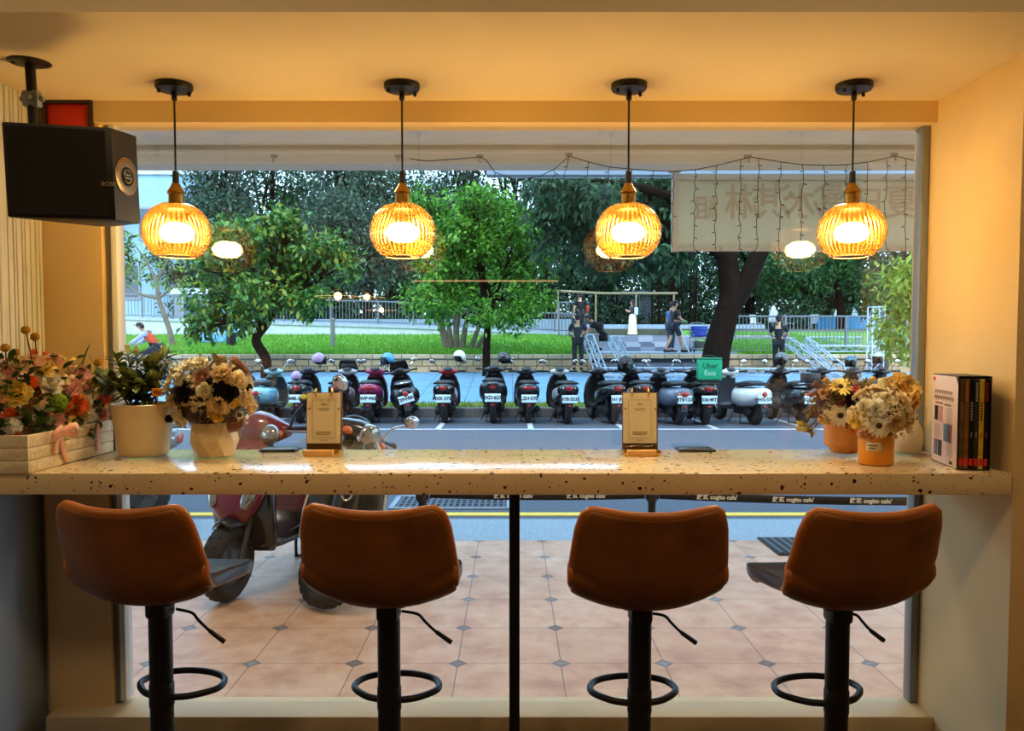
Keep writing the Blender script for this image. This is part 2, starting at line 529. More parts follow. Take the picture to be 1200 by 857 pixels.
# clear saucer lamps deeper in the room, seen mirrored in the window
CLEAR = thinglass('clear_saucer_glass', (255, 240, 205), .03, body=.08, bodycol=(255, 220, 150), f0=.06)
BULB2 = mat('bulb_glow_small', (255, 214, 150), emis=60)
sauc = None
for i, (px, py, D) in enumerate([(396, 348, 10.0), (430, 349, 12.4), (447, 364, 15.0)]):
    q = at(px, py, D)
    lab = ['clear saucer pendant lamp behind the viewer, largest of the three mirrored in the window',
           'clear saucer pendant lamp behind the viewer, middle one of the three mirrored in the window',
           'clear saucer pendant lamp behind the viewer, smallest of the three mirrored in the window'][i]
    loc = (q.x, 2 * GY - D, q.z)
    if sauc is None:
        sauc = t = thing('saucer_pendant_lamp', lab, 'lamp', loc, 0, 'clear saucer lamps over the back tables')
        b = MB(); b.lathe([(.03, .1), (.10, .075), (.22, .03), (.28, 0), (.22, -.035), (.12, -.06), (.0, -.065)], 40)
        b.build('glass_shade', CLEAR, t)
        b = MB(); b.tube([(.282 * math.cos(a * PI / 24), .282 * math.sin(a * PI / 24), 0) for a in range(48)], .004, 6, closed=True)
        b.build('shade_rim', mat('saucer_rim_glow', (255, 214, 150), .2, emis=4), t)  # rim emits to draw its lit outline; only the bulb is a lamp
        b = MB(); b.ell((0, 0, .01), (.05, .05, .05)); b.build('bulb', BULB2, t)
        b = MB(); b.cyl((0, 0, .1), (0, 0, 2.8 - loc[2]), .004, 8); b.build('cord', BLKPL, t)
        b = MB(); b.lathe([(0, .15), (.03, .15), (.035, .09), (0, .085)], 20); b.build('lamp_holder', BRASS, t)
    else:
        o = copy_tree(sauc); o.location = loc; o['label'] = lab

# slim linear lamp deeper in the room, mirrored as a thin warm line in the window
q0, q1 = at(483, 329, 9.0), at(655, 329, 9.0)
t = thing('hanging_linear_lamp', 'slim warm linear lamp behind the viewer, mirrored as a thin line in the window', 'lamp', ((q0.x + q1.x) / 2, 2 * GY - 9.0, q0.z))
Lw = q1.x - q0.x
MB().box((0, 0, .014), (Lw, .035, .018), .003).build('housing', mat('lamp_copper', (176, 110, 60), .4, .6), t)
MB().box((0, 0, -.004), (Lw - .02, .028, .018), .003).build('diffuser', mat('warm_diffuser', (255, 196, 140), emis=2.5), t)
for sx in (-1, 1):
    b = MB(); b.cyl((sx * Lw * .42, 0, .02), (sx * Lw * .42, 0, 2.8 - q0.z), .003, 6); b.build('suspension_wire', BLKPL, t)
# ================================================================== hanging speaker
t = thing('hanging_speaker', 'black wedge-shaped loudspeaker hanging from the ceiling in the corner', 'speaker', (-1.37, 2.42, 1.962), rot=(R(3.5), 0, 0))
# outline seen from above (local x right, y away): long grille, angled port face at the right
q = lambda px: (at(px, 200, 1).x) * 1
WOODB = mat('black_ash_cabinet', (15, 13, 12), .5, bump=.1, bs=90)
x0, x1 = at(6, 205, 2.25).x - t.location.x, at(133, 205, 2.33).x - t.location.x
x2 = at(162, 210, 2.45).x - t.location.x
y0 = 2.25 - 2.42; y1 = 2.33 - 2.42
zt_, zb_ = .138, -.125
poly = [(x0, y0), (x1, y1), (x2, .03), (.10, .13), (x0 + .10, .13)]
b = MB(); b.prism(poly, zt_ - zb_, Matrix.Translation((0, 0, (zt_ + zb_) / 2)), bevel=.004)
b.build('cabinet', WOODB, t, smooth=30)
# grille cloth face, slightly curved
b = MB()
def face_strip(bm_, A, B, out, n=10, z0=zb_ + .01, z1=zt_ - .01, push=.006):
    pts = []
    for i in range(n + 1):
        f = i / n
        px = A[0] + (B[0] - A[0]) * f; py = A[1] + (B[1] - A[1]) * f
        k = push * (1 - (2 * f - 1) ** 4)
        pts.append([V((px + out[0] * k, py + out[1] * k, z)) for z in (z0, z1)])
    bm_.grid(pts)
d = Vector((x1 - x0, y1 - y0, 0)).normalized(); nrm = Vector((d.y, -d.x, 0))
face_strip(b, (x0 + .008, y0 + .0), (x1 - .006, y1), nrm)
gr = NT('speaker_grille_cloth'); gr.b.inputs['Base Color'].default_value = S(17, 14, 13); gr.b.inputs['Roughness'].default_value = .85
gr.bump(gr.noise(900, 1), .3, .001)
b.build('grille', gr.mat, t, smooth=60)
Mport = Matrix.Translation(((x1 + x2) / 2, (y1 + .03) / 2, .008)) @ Matrix.Rotation(math.atan2(.03 - y1, x2 - x1), 4, 'Z') @ Matrix.Scale(.92, 4) @ Matrix.Rotation(PI / 2, 4, 'X')
b = MB(); b.lathe([(.0, .001), (.029, .001), (.031, .005), (.05, .007), (.060, .003), (.061, -.004)], 40, M=Mport)
b.build('port_plate', mat('bronze_port', (150, 126, 96), .35, .9), t)
b = MB(); b.lathe([(.0, .004), (.026, .004), (.028, .009), (.030, .004)], 32, M=Mport); b.build('port_ring', mat('port_dark', (26, 22, 20), .4), t)
b = MB(); b.lathe([(.018, .006), (.021, .010), (.024, .006)], 32, M=Mport)
for dy in (-.006, .004): b.box((0, dy, .008), (.030, .004, .004), .001, M=Mport)
b.build('port_trim', mat('silver_trim', (190, 178, 156), .3, 1), t)
lx_ = at(119, 210, 2.28); lx_ = V((lx_.x - t.location.x, 0, lx_.z - 1.962))
f = (lx_.x - x0) / (x1 - x0)
Ml = Matrix.Translation((lx_.x, y0 + (y1 - y0) * f - .009, lx_.z)) @ Matrix.Rotation(math.atan2(d.y, d.x), 4, 'Z') @ Matrix.Rotation(PI / 2, 4, 'X')
SILV = mat('silver_badge', (200, 190, 170), .3, 1)
text('BOSE', .017, SILV, t, Ml, 'badge', bold=.0006)
b = MB()
bx, by = at(82, 101, 2.72).x - t.location.x, .10
zc_ = ZC - 1.962
b.lathe([(0, 0), (.062, 0), (.062, -.006), (.056, -.010), (0, -.010)], 32, M=Matrix.Translation((bx, by, zc_)))
for a in range(4): b.lathe([(0, -.014), (.006, -.013), (.006, -.008)], 8, M=Matrix.Translation((bx + .045 * math.cos(a * PI / 2 + .4), by + .045 * math.sin(a * PI / 2 + .4), zc_)))
b.build('ceiling_flange', BLACK, t)
b = MB(); b.cyl((bx, by, zc_ - .008), (bx, by, zt_ - .002), .015, 16); b.build('mount_pole', BLACK, t)
b = MB(); b.box((bx, by, zc_ - .115), (.05, .03, .05), .006); b.cyl((bx - .036, by, zc_ - .115), (bx + .036, by, zc_ - .115), .008, 10)
b.cyl((bx, by - .035, zc_ - .11), (bx, by, zc_ - .11), .012, 12)
b.build('mount_joint', STEEL, t)
b = MB(); b.box((bx, by, zt_ + .003), (.12, .08, .006), .001); b.build('mount_plate', BLACK, t)

# ================================================================== bar stools
def leather(name, c1, c2, rough):
    t = NT(name)
    f = t.noise(9, 5)
    t.L(t.ramp(f, [(.3, S(*c1)), (.7, S(*c2))]), t.b.inputs['Base Color'])
    t.b.inputs['Roughness'].default_value = rough
    t.bump(t.noise(260, 3), .25, .002)
    return t.mat
LEA = leather('tan_leather', (106, 58, 17), (134, 78, 26), .40)
LEA2 = leather('dark_leather', (50, 28, 20), (60, 36, 28), .3)
LEA_LIT = leather('tan_leather_lit_edge', (158, 88, 30), (180, 104, 38), .35)  # lighter copy of the tan leather, paints lamplight along the edge
SEATZ = .765
def shell_point(s, v, off=0):
    """s 0 = seat front edge .. 1 = top of back; v -1..1 across. local +y towards the window"""
    prof = spl([(.210, -.040), (.185, -.010), (.08, -.012), (-.04, -.020), (-.115, -.002), (-.150, .05), (-.168, .13), (-.182, .20), (-.190, .255)], 8)
    k = s * (len(prof) - 1); i = min(int(k), len(prof) - 2); f = k - i
    py = prof[i][0] * (1 - f) + prof[i + 1][0] * f; pz = prof[i][1] * (1 - f) + prof[i + 1][1] * f
    wid = np.interp(s, [0, .04, .15, .3, .45, .56, .68, .85, .96, 1], [.135, .155, .185, .195, .199, .199, .194, .185, .173, .152])
    x = wid * v
    # bucket: sides rise on the seat, wrap forward on the back
    wrap = abs(v) ** 2.2
    a = np.interp(s, [0, .2, .42, .58, .8, 1], [.0, .004, .032, .060, .045, .03])
    nz = np.interp(s, [0, .45, .6, 1], [1, 1, .62, .05]); ny = np.interp(s, [0, .45, .6, 1], [0, 0, .78, 1])
    top = -.012 * (1 - v * v) * np.interp(s, [.9, 1], [0, 1])
    return V((x, py + a * wrap * ny, pz + a * wrap * nz * 1.6 + top))
def stool_meshes():
    out = {}
    def shell(s0, s1, ns, mats, name, th):
        nv = 17
        b = MB()
        pts = [[shell_point(s0 + (s1 - s0) * i / ns, -1 + 2 * j / (nv - 1)) for j in range(nv)] for i in range(ns + 1)]
        b.grid(pts)
        me = b.mesh(name, mats, 180)
        # soften the outline: pull the corners in
        return me
    out['backrest'] = shell(.40, 1.0, 18, LEA, 'backrest', .03)
    out['seat'] = shell(.0, .47, 14, LEA2, 'seat', .04)
    return out
sm = stool_meshes()
def round_corners(me, s0s1, ncorner):
    pass
def stool(x, y, rz, label, first=None):
    if first:
        o = copy_tree(first); o.location = (x, y, 0); o.rotation_euler.z = rz; o['label'] = label
        return o
    t = thing('bar_stool', label, 'stool', (x, y, 0), rz, 'tan bar stools at the window counter')
    for nm, th in (('backrest', .030), ('seat', .038)):
        o = link(nm, sm[nm], t); o.location = (0, 0, SEATZ + .03)
        md = o.modifiers.new('s', 'SOLIDIFY'); md.thickness = th; md.offset = -1 if nm == 'seat' else 0; md.use_even_offset = True
        bv = o.modifiers.new('bv', 'BEVEL'); bv.width = .011; bv.segments = 3; bv.limit_method = 'ANGLE'; bv.angle_limit = R(50)
    # piping along the edge of the back
    b = MB()
    e = [shell_point(.40 + .59 * i / 20, -1) for i in range(21)] + [shell_point(.995, -1 + 2 * j / 16) for j in range(1, 16)] + [shell_point(.99 - .59 * i / 20, 1) for i in range(21)]
    b.tube(e, [.004, .009, .013] + [.0135] * 46 + [.013, .009, .004], 8)
    o = b.build('edge_piping', LEA_LIT, t, 180, loc=(0, 0, SEATZ + .03))
    b = MB()
    for k in range(3):
        s = .10 + .09 * k
        b.tube([shell_point(s, -.92 + 1.84 * j / 12) + V((0, 0, .004)) for j in range(13)], .003, 5)
    b.build('seam', mat('dark_thread', (38, 22, 16), .6), t, loc=(0, 0, SEATZ + .03))
    b = MB(); b.box((0, .03, SEATZ - .012), (.10, .12, .014), .005); b.box((0, .0, SEATZ - .035), (.062, .062, .05), .012)
    b.build('swivel_plate', BLACK, t)
    b = MB(); b.lathe([(0, .44), (.022, .44), (.022, SEATZ - .03), (0, SEATZ - .03)], 24); b.build('gas_lift', BLACK, t)
    b = MB(); b.lathe([(.0315, .012), (.0315, .60), (.0315, SEATZ - .06), (.029, SEATZ - .05), (.0, SEATZ - .05)], 28)
    b.lathe([(.031, .450), (.0335, .455), (.0335, .515), (.031, .52)], 28)
    b.build('column', BLACK, t)
    b = MB(); b.lathe([(0, 0), (.205, 0), (.208, .005), (.19, .013), (.06, .024), (.036, .05), (.031, .06)], 48); b.build('base_disc', BLACK, t)
    fz = .475
    pts = spl([(-.028, .008, fz), (-.075, .028, fz), (-.122, .085, fz), (-.105, .15, fz), (-.04, .185, fz), (.04, .185, fz), (.105, .15, fz), (.122, .085, fz), (.075, .028, fz), (.028, .008, fz)], 5)
    b = MB(); b.tube(pts, .0095, 10); b.build('footrest', BLACK, t)
    b = MB(); b.tube(spl([(.03, .03, SEATZ - .045), (.075, .035, SEATZ - .055), (.095, .035, SEATZ - .075), (.125, .04, SEATZ - .105), (.165, .045, SEATZ - .135)], 5), .0042, 8)
    h = b.build('lift_lever', BLACK, t)
    b = MB(); b.tube([(.125, .04, SEATZ - .105), (.168, .045, SEATZ - .137)], [.0062, .0072], 8); b.build('lever_grip', BLKPL, h)
    return t
st0 = stool(-.985, 2.19, R(-9.5), 'tan leather bar stool nearest the grey left wall')
stool(-.342, 2.17, R(-4), 'tan leather bar stool in front of the dark parked scooter', st0)
stool(.352, 2.15, R(2), 'tan leather bar stool just past the black counter leg, below the second menu stand', st0)
stool(.896, 2.15, R(8.5), 'tan leather bar stool nearest the cream right wall', st0)
# ================================================================== outside: ground, arcade, park
GZ = -.07
# terrace tiles: 0.498 x 0.482 m grid with small diamond insets
T = NT('terrace_tile')
geo = T.n('ShaderNodeNewGeometry'); sp = T.n('ShaderNodeSeparateXYZ'); T.L(geo.outputs['Position'], sp.inputs[0])
u = T.math('DIVIDE', T.math('SUBTRACT', sp.outputs[0], .236), .498); v = T.math('DIVIDE', T.math('SUBTRACT', sp.outputs[1], 3.768), .482)
def tri(x):   # distance to the nearest integer
    return T.math('ABSOLUTE', T.math('SUBTRACT', x, T.math('ROUND', x)))
du, dv = tri(u), tri(v)
dm = T.math('ADD', du, dv)
grout = T.math('LESS_THAN', T.math('MINIMUM', du, dv), .0045)
dia = T.math('LESS_THAN', dm, .088)
diaedge = T.math('LESS_THAN', T.math('ABSOLUTE', T.math('SUBTRACT', dm, .088)), .008)
diaedge2 = T.math('LESS_THAN', T.math('ABSOLUTE', T.math('SUBTRACT', dm, .058)), .006)
cell = T.n('ShaderNodeTexWhiteNoise', noise_dimensions='2D')
cv = T.n('ShaderNodeCombineXYZ'); T.L(T.math('FLOOR', u), cv.inputs[0]); T.L(T.math('FLOOR', v), cv.inputs[1]); T.L(cv.outputs[0], cell.inputs[0])
cell2 = T.n('ShaderNodeTexWhiteNoise', noise_dimensions='2D')
cv2 = T.n('ShaderNodeCombineXYZ'); T.L(T.math('ROUND', u), cv2.inputs[0]); T.L(T.math('ROUND', v), cv2.inputs[1]); T.L(cv2.outputs[0], cell2.inputs[0])
mott = T.noise(5, 8, geo.outputs['Position'], .65)
base = T.ramp(mott, [(.3, S(178, 132, 104)), (.48, S(206, 164, 134)), (.7, S(222, 190, 164))])
base = T.mix(T.math('MULTIPLY', cell.outputs[0], .3), base, S(190, 150, 118))
col = T.mix(grout, base, S(96, 82, 72))
dcol = T.mix(cell2.outputs[0], S(110, 84, 70), S(140, 140, 142))
col = T.mix(dia, col, dcol); col = T.mix(T.math('MAXIMUM', diaedge, T.math('MULTIPLY', diaedge2, .6)), col, S(72, 62, 56))
T.L(col, T.b.inputs['Base Color']); T.b.inputs['Roughness'].default_value = .42; T.b.inputs['Specular IOR Level'].default_value = .3
struct(MB().box((0, (2.99 + 6.19) / 2, GZ - .1), (24, 3.2, .2)).build('terrace_floor', T.mat, smooth=0))

# road with gutter strip, yellow line, white edge line
def speck(name, c1, c2, sc, rough=.85, bump=.3, var2=None):
    t = NT(name); g = t.n('ShaderNodeNewGeometry')
    f = t.noise(sc, 5, g.outputs['Position'], .8)
    f2 = t.noise(.6, 3, g.outputs['Position'])
    c = t.ramp(f, [(.35, S(*c1)), (.65, S(*c2))])
    c = t.mix(t.math('MULTIPLY', f2, .3), c, S(*(var2 or c1)))
    t.L(c, t.b.inputs['Base Color']); t.b.inputs['Roughness'].default_value = rough
    t.bump(f, bump, .004)
    return t.mat
ASPH = speck('asphalt', (64, 72, 82), (100, 106, 116), 55)
GUT = speck('gutter_concrete', (118, 138, 150), (170, 188, 194), 45)
WLINE = speck('worn_white_line', (170, 175, 178), (225, 228, 228), 14)
YLINE = speck('yellow_line', (240, 200, 64), (250, 220, 96), 12)
struct(MB().box((0, (6.19 + 17.0) / 2, GZ - .112), (80, 10.85, .2)).build('road', ASPH, smooth=0))
struct(MB().box((0, 6.575, GZ - .1), (80, .77, .2)).build('road_gutter', GUT, smooth=0))
struct(MB().box((0, 7.20, GZ - .009), (80, .13, .006)).build('road_yellow_line', YLINE, smooth=0))
b = MB(); b.box((0, 14.55, GZ - .009), (80, .12, .006))
for k in range(-9, 10): b.box((k * 1.72 + .35, 15.7, GZ - .009), (.10, 2.2, .006))
struct(b.build('road_bay_lines', WLINE, smooth=0))
# drain grating in the road
q = gp(530, 588, GZ)
t = thing('drain_grating', 'rectangular steel drain grating set in the road', 'grating', (q.x, q.y, GZ - .012))
b = MB(); b.box((0, .30, .006), (1.16, .05, .014)); b.box((0, -.30, .006), (1.16, .05, .014)); b.box((.56, 0, .006), (.05, .6, .014)); b.box((-.56, 0, .006), (.05, .6, .014))
b.build('frame', mat('pale_steel', (150, 160, 170), .45, .3), t, smooth=0)
b = MB()
for i in range(18): b.box((-.51 + i * .06, 0, .004), (.024, .56, .012))
for j in range(5): b.box((0, -.22 + j * .11, .004), (1.08, .02, .012))
b.build('grate', mat('dull_steel', (96, 102, 110), .5, .4), t, smooth=0)
# black rubber mat at the terrace edge
q = gp(903, 641, GZ)
t = thing('door_mat', 'black rubber mat lying at the edge of the terrace tiles', 'mat', (q.x + .25, q.y, GZ), R(0))
MB().box((.1, 0, .006), (.75, .52, .012), .004).build('backing', RUBBER, t)
b = MB()
for i in range(12): b.box((-.24 + i * .062, 0, .014), (.03, .46, .008), .002)
b.build('ribs', BLKPL, t, smooth=0)

# kerb, grass verge, sloping pavement
KERB = speck('kerb_concrete', (84, 84, 84), (128, 128, 126), 30)
struct(MB().box((0, 17.05, .0), (80, .25, .25), .02).build('kerb', KERB, smooth=0))
SLAB = NT('pavement_slabs')
g = SLAB.n('ShaderNodeNewGeometry'); sp = SLAB.n('ShaderNodeSeparateXYZ'); SLAB.L(g.outputs['Position'], sp.inputs[0])
def frac_lt(t, x, size, wdt):
    f = t.math('FRACT', t.math('DIVIDE', x, size)); return t.math('LESS_THAN', f, wdt)
gl = SLAB.math('MAXIMUM', frac_lt(SLAB, sp.outputs[0], 1.15, .02), frac_lt(SLAB, sp.outputs[1], 2.4, .012))
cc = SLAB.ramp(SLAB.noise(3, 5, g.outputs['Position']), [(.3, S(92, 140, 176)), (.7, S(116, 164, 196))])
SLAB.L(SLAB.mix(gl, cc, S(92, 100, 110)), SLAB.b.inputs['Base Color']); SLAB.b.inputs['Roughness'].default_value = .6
zA, zB = .12, gp(600, 470, .12).z
zW = at(600, 436, 25).z          # pavement level at the wall
zC = at(600, 415.5, 25).z        # wall top
b = MB(); b.add([(-40, 18.6, .10), (40, 18.6, .10), (40, 25.1, zW), (-40, 25.1, zW), (-40, 18.6, -.3), (40, 18.6, -.3), (40, 25.1, -.3), (-40, 25.1, -.3)],
                [(0, 1, 2, 3), (7, 6, 5, 4), (0, 4, 5, 1), (1, 5, 6, 2), (2, 6, 7, 3), (3, 7, 4, 0)])
struct(b.build('pavement', SLAB.mat, smooth=0))
EARTH = speck('verge_soil', (74, 82, 44), (104, 112, 60), 9)
struct(MB().box((0, 17.9, -.05), (80, 1.5, .31)).build('verge_ground', EARTH, smooth=0))
def blades(name, label, x0, x1, yfun, zfun, n, h, mat_, seed, keep=None):
    r = np.random.default_rng(seed)
    x = r.uniform(x0, x1, n); yy = yfun(r, n)
    if keep is not None:
        k = keep(x, yy); x, yy = x[k], yy[k]
    n = len(x)
    z = zfun(x, yy); hh = h * r.uniform(.5, 1.2, n); a = r.uniform(0, 2 * PI, n); w_ = .012 + .012 * r.random(n)
    lx2, ly2 = r.normal(0, .35, n) * hh, r.normal(0, .35, n) * hh
    vv = np.empty((n, 3, 3))
    vv[:, 0] = np.stack([x - np.cos(a) * w_, yy - np.sin(a) * w_, z], 1)
    vv[:, 1] = np.stack([x + np.cos(a) * w_, yy + np.sin(a) * w_, z], 1)
    vv[:, 2] = np.stack([x + lx2, yy + ly2, z + hh], 1)
    me = npmesh(name, vv.reshape(-1, 3), 3, mat_)
    o = link(name, me); tag(o, label, 'grass', kind='stuff'); return o
def npmesh(name, verts, k, m):
    n = len(verts) // k
    me = bpy.data.meshes.new(name)
    me.vertices.add(len(verts)); me.vertices.foreach_set('co', np.ascontiguousarray(verts, dtype=np.float32).ravel())
    me.loops.add(n * k); me.loops.foreach_set('vertex_index', np.arange(n * k, dtype=np.int32))
    me.polygons.add(n); me.polygons.foreach_set('loop_start', np.arange(0, n * k, k, dtype=np.int32))
    me.materials.append(m); me.update(); me.validate()
    return me
GRASSV = leafmat('verge_grass', [(96, 128, 44), (128, 160, 60), (150, 160, 80)], .7, .3)
blades('verge_grass', 'thin strip of grass along the kerb behind the parked scooters', -12, 12, lambda r, n: r.uniform(17.2, 18.6, n), lambda x, y: np.full_like(x, .10), 9000, .09, GRASSV, 3)

# stone retaining wall with cap stones
def stone(name, sx, sz, cols, mort):
    t = NT(name)
    br = t.n('ShaderNodeTexBrick'); br.offset = .5
    g = t.n('ShaderNodeNewGeometry'); sp = t.n('ShaderNodeSeparateXYZ'); t.L(g.outputs['Position'], sp.inputs[0])
    cb = t.n('ShaderNodeCombineXYZ'); t.L(sp.outputs[0], cb.inputs[0]); t.L(t.math('SUBTRACT', sp.outputs[2], zW), cb.inputs[1])
    nz = t.n('ShaderNodeTexNoise'); nz.inputs['Scale'].default_value = 1.6; t.L(cb.outputs[0], nz.inputs['Vector'])
    va = t.n('ShaderNodeVectorMath', operation='MULTIPLY_ADD'); t.L(nz.outputs['Color'], va.inputs[0]); va.inputs[1].default_value = (.05, .03, 0); t.L(cb.outputs[0], va.inputs[2])
    t.L(va.outputs[0], br.inputs['Vector'])
    br.inputs['Scale'].default_value = 1; br.inputs['Brick Width'].default_value = sx; br.inputs['Row Height'].default_value = sz
    br.inputs['Mortar Size'].default_value = .014; br.inputs['Bias'].default_value = 0
    br.inputs['Color1'].default_value = S(*cols[0]); br.inputs['Color2'].default_value = S(*cols[1]); br.inputs['Mortar'].default_value = S(*mort)
    c = t.mix(t.math('MULTIPLY', t.noise(5, 4, g.outputs['Position']), .6), br.outputs['Color'], S(*cols[2]))
    t.L(c, t.b.inputs['Base Color']); t.b.inputs['Roughness'].default_value = .8
    t.bump(t.math('SUBTRACT', t.noise(14, 4, g.outputs['Position']), br.outputs['Fac']), .6, .03)
    return t.mat
STONE = stone('stone_blocks', .40, .20, [(222, 190, 142), (184, 156, 116), (164, 140, 108)], (70, 64, 58))
CAP = stone('cap_stones', .46, 2.0, [(226, 200, 160), (196, 172, 134), (176, 158, 128)], (74, 68, 60))
xs0, xs1 = at(694, 425, 25).x, at(842, 425, 25).x
hcap = .13
b = MB()
for x0, x1 in ((-26, xs0), (xs1, 26)):
    b.box(((x0 + x1) / 2, 25.25, (zC - hcap - .3) / 2), (x1 - x0, .4, zC - hcap + .3))
struct(b.build('stone_wall', STONE, smooth=0))
b = MB()
for x0, x1 in ((-26, xs0), (xs0, xs1), (xs1, 26)):
    b.box(((x0 + x1) / 2, 25.23, zC - hcap / 2), (x1 - x0 - .01, .5, hcap), .02)
struct(b.build('wall_cap', CAP, smooth=0))
# lower grey steps below the plaza
STEP = speck('grey_granite', (92, 104, 118), (122, 134, 148), 16, .6, .1)
b = MB()
for k in range(3):
    z1 = zW + (zC - hcap - zW) * (k + 1) / 3
    b.box(((xs0 + xs1) / 2, 25.1 - .28 + k * .28 + .3, z1 - .4), (xs1 - xs0 - .01, .6, .8))
struct(b.build('plaza_lower_steps', STEP, smooth=0))
# lawn rising behind the wall
LAWN = speck('lawn_ground', (74, 120, 36), (110, 156, 52), 5, .9, .3)
zL = at(600, 392, 33.5).z
slope = (zL - zC) / (33.5 - 25.4)
xl1 = at(690, 400, 27).x; xr0 = at(848, 400, 27).x
def zlawn(x, y): return zC - .02 + slope * (y - 25.4)
for nm, x0, x1 in (('lawn', -26, xl1), ('lawn_right', xr0, 30)):
    b = MB(); b.add([(x0, 25.4, zlawn(0, 25.4)), (x1, 25.4, zlawn(0, 25.4)), (x1, 36, zlawn(0, 36)), (x0, 36, zlawn(0, 36)), (x0, 25.4, -.3), (x1, 25.4, -.3), (x1, 36, -.3), (x0, 36, -.3)],
                    [(0, 1, 2, 3), (7, 6, 5, 4), (0, 4, 5, 1), (1, 5, 6, 2), (2, 6, 7, 3), (3, 7, 4, 0)])
    struct(b.build(nm, LAWN, smooth=0))
GRASSL = leafmat('lawn_grass', [(74, 136, 30), (100, 166, 44), (130, 186, 66)], .7, .35)
blades('lawn_grass', 'bright green grass of the sloping lawn behind the stone wall', -17, xl1, lambda r, n: 25.5 + 8 * r.random(n) ** 1.3, lambda x, y: zlawn(x, y), 26000, .10, GRASSL, 5)
blades('lawn_grass', 'green grass right of the large dark tree trunk behind the fence', xr0 + .3, 12, lambda r, n: 25.6 + 9 * r.random(n) ** 1.3, lambda x, y: zlawn(x, y), 9000, .10, GRASSL, 6)
# plaza
PLZ = speck('plaza_paving', (128, 150, 172), (152, 172, 190), 4, .55, .05)
MARB = NT('marble_facing')
g = MARB.n('ShaderNodeNewGeometry'); sp = MARB.n('ShaderNodeSeparateXYZ'); MARB.L(g.outputs['Position'], sp.inputs[0])
wn = MARB.n('ShaderNodeTexWhiteNoise', noise_dimensions='2D'); cb = MARB.n('ShaderNodeCombineXYZ')
MARB.L(MARB.math('FLOOR', MARB.math('DIVIDE', sp.outputs[0], .55)), cb.inputs[0]); MARB.L(MARB.math('FLOOR', MARB.math('DIVIDE', sp.outputs[2], .2)), cb.inputs[1]); MARB.L(cb.outputs[0], wn.inputs[0])
MARB.L(MARB.ramp(wn.outputs[0], [(0, S(92, 102, 118)), (.5, S(128, 138, 152)), (1, S(168, 178, 188))]), MARB.b.inputs['Base Color']); MARB.b.inputs['Roughness'].default_value = .4
zP1 = at(790, 413, 26.6).z; zP2 = at(760, 393, 31).z; zP3 = at(760, 385.5, 36).z
px0, px1 = xl1 + .02, xr0 - .02
b = MB(); b.box(((px0 + px1) / 2, 28.2, (zP1 - .3) / 2), (px1 - px0, 5.6, zP1 + .3))
struct(b.build('plaza_floor', PLZ, smooth=0))
b = MB()
b.box(((px0 + 10.9) / 2 + .0, 31.0, zP1 + (zP2 - zP1) / 4), (10.9 - px0, .8, (zP2 - zP1) / 2)); b.box(((px0 + 10.9) / 2, 31.6, (zP2 + zP1) / 2), (10.9 - px0, 1.0, zP2 - zP1 - .002))
struct(b.build('plaza_steps', MARB.mat, smooth=0))
struct(MB().box(((px0 + 10.9) / 2, 34.3, zP2 - .2), (10.9 - px0, 4.6, .41)).build('plaza_terrace', PLZ, smooth=0))
struct(MB().box((2, 62, zP3 - .2), (110, 52, .4)).build('park_ground', speck('park_soil', (48, 52, 40), (84, 88, 66), 1.2), smooth=0))
struct(MB().box((3.5, 36.3, zP3 - .05), (16, .4, .5)).build('plaza_edge', PLZ, smooth=0))

# ramp with pale parapet on the left, behind the lawn
PALE = speck('pale_concrete', (176, 190, 192), (206, 216, 214), 2.5, .75, .1)
RY = 33.6
rz = lambda px: at(px, np.interp(px, [120, 240, 480, 700], [374, 378, 385, 395]), RY).z
xsr = [at(p, 380, RY).x for p in (60, 147, 240, 360, 480, 600, 700)]
zs = [rz(p) for p in (60, 147, 240, 360, 480, 600, 700)]
b = MB()
vs = []
for x, z in zip(xsr, zs):
    vs += [(x, RY, 1.2), (x, RY, z), (x, RY + .3, z), (x, RY + .3, 1.2)]
fs = []
for i in range(len(xsr) - 1):
    a, c = 4 * i, 4 * i + 4
    fs += [(a, c, c + 1, a + 1), (a + 1, c + 1, c + 2, a + 2), (a + 2, c + 2, c + 3, a + 3)]
fs += [(0, 1, 2, 3), (4 * len(xsr) - 1, 4 * len(xsr) - 2, 4 * len(xsr) - 3, 4 * len(xsr) - 4)]
b.add(vs, fs); struct(b.build('ramp_parapet', PALE, smooth=0))
b = MB()
vs = []
for x, z in zip(xsr, zs): vs += [(x, RY - .05, z), (x, RY - .05, z + .12), (x, RY + .36, z + .12), (x, RY + .36, z)]
fs = [tuple(f) for f in fs]
b.add(vs, fs + [(4 * i + 3, 4 * i + 7, 4 * i + 4, 4 * i) for i in range(len(xsr) - 1)]); struct(b.build('ramp_coping', speck('coping', (150, 166, 178), (180, 194, 202), 4, .6, .05), smooth=0))
struct(MB().box((-10.5, 36.0, zs[0] - .6), (26, 4.5, 1.2)).build('ramp_floor', PLZ, smooth=0))

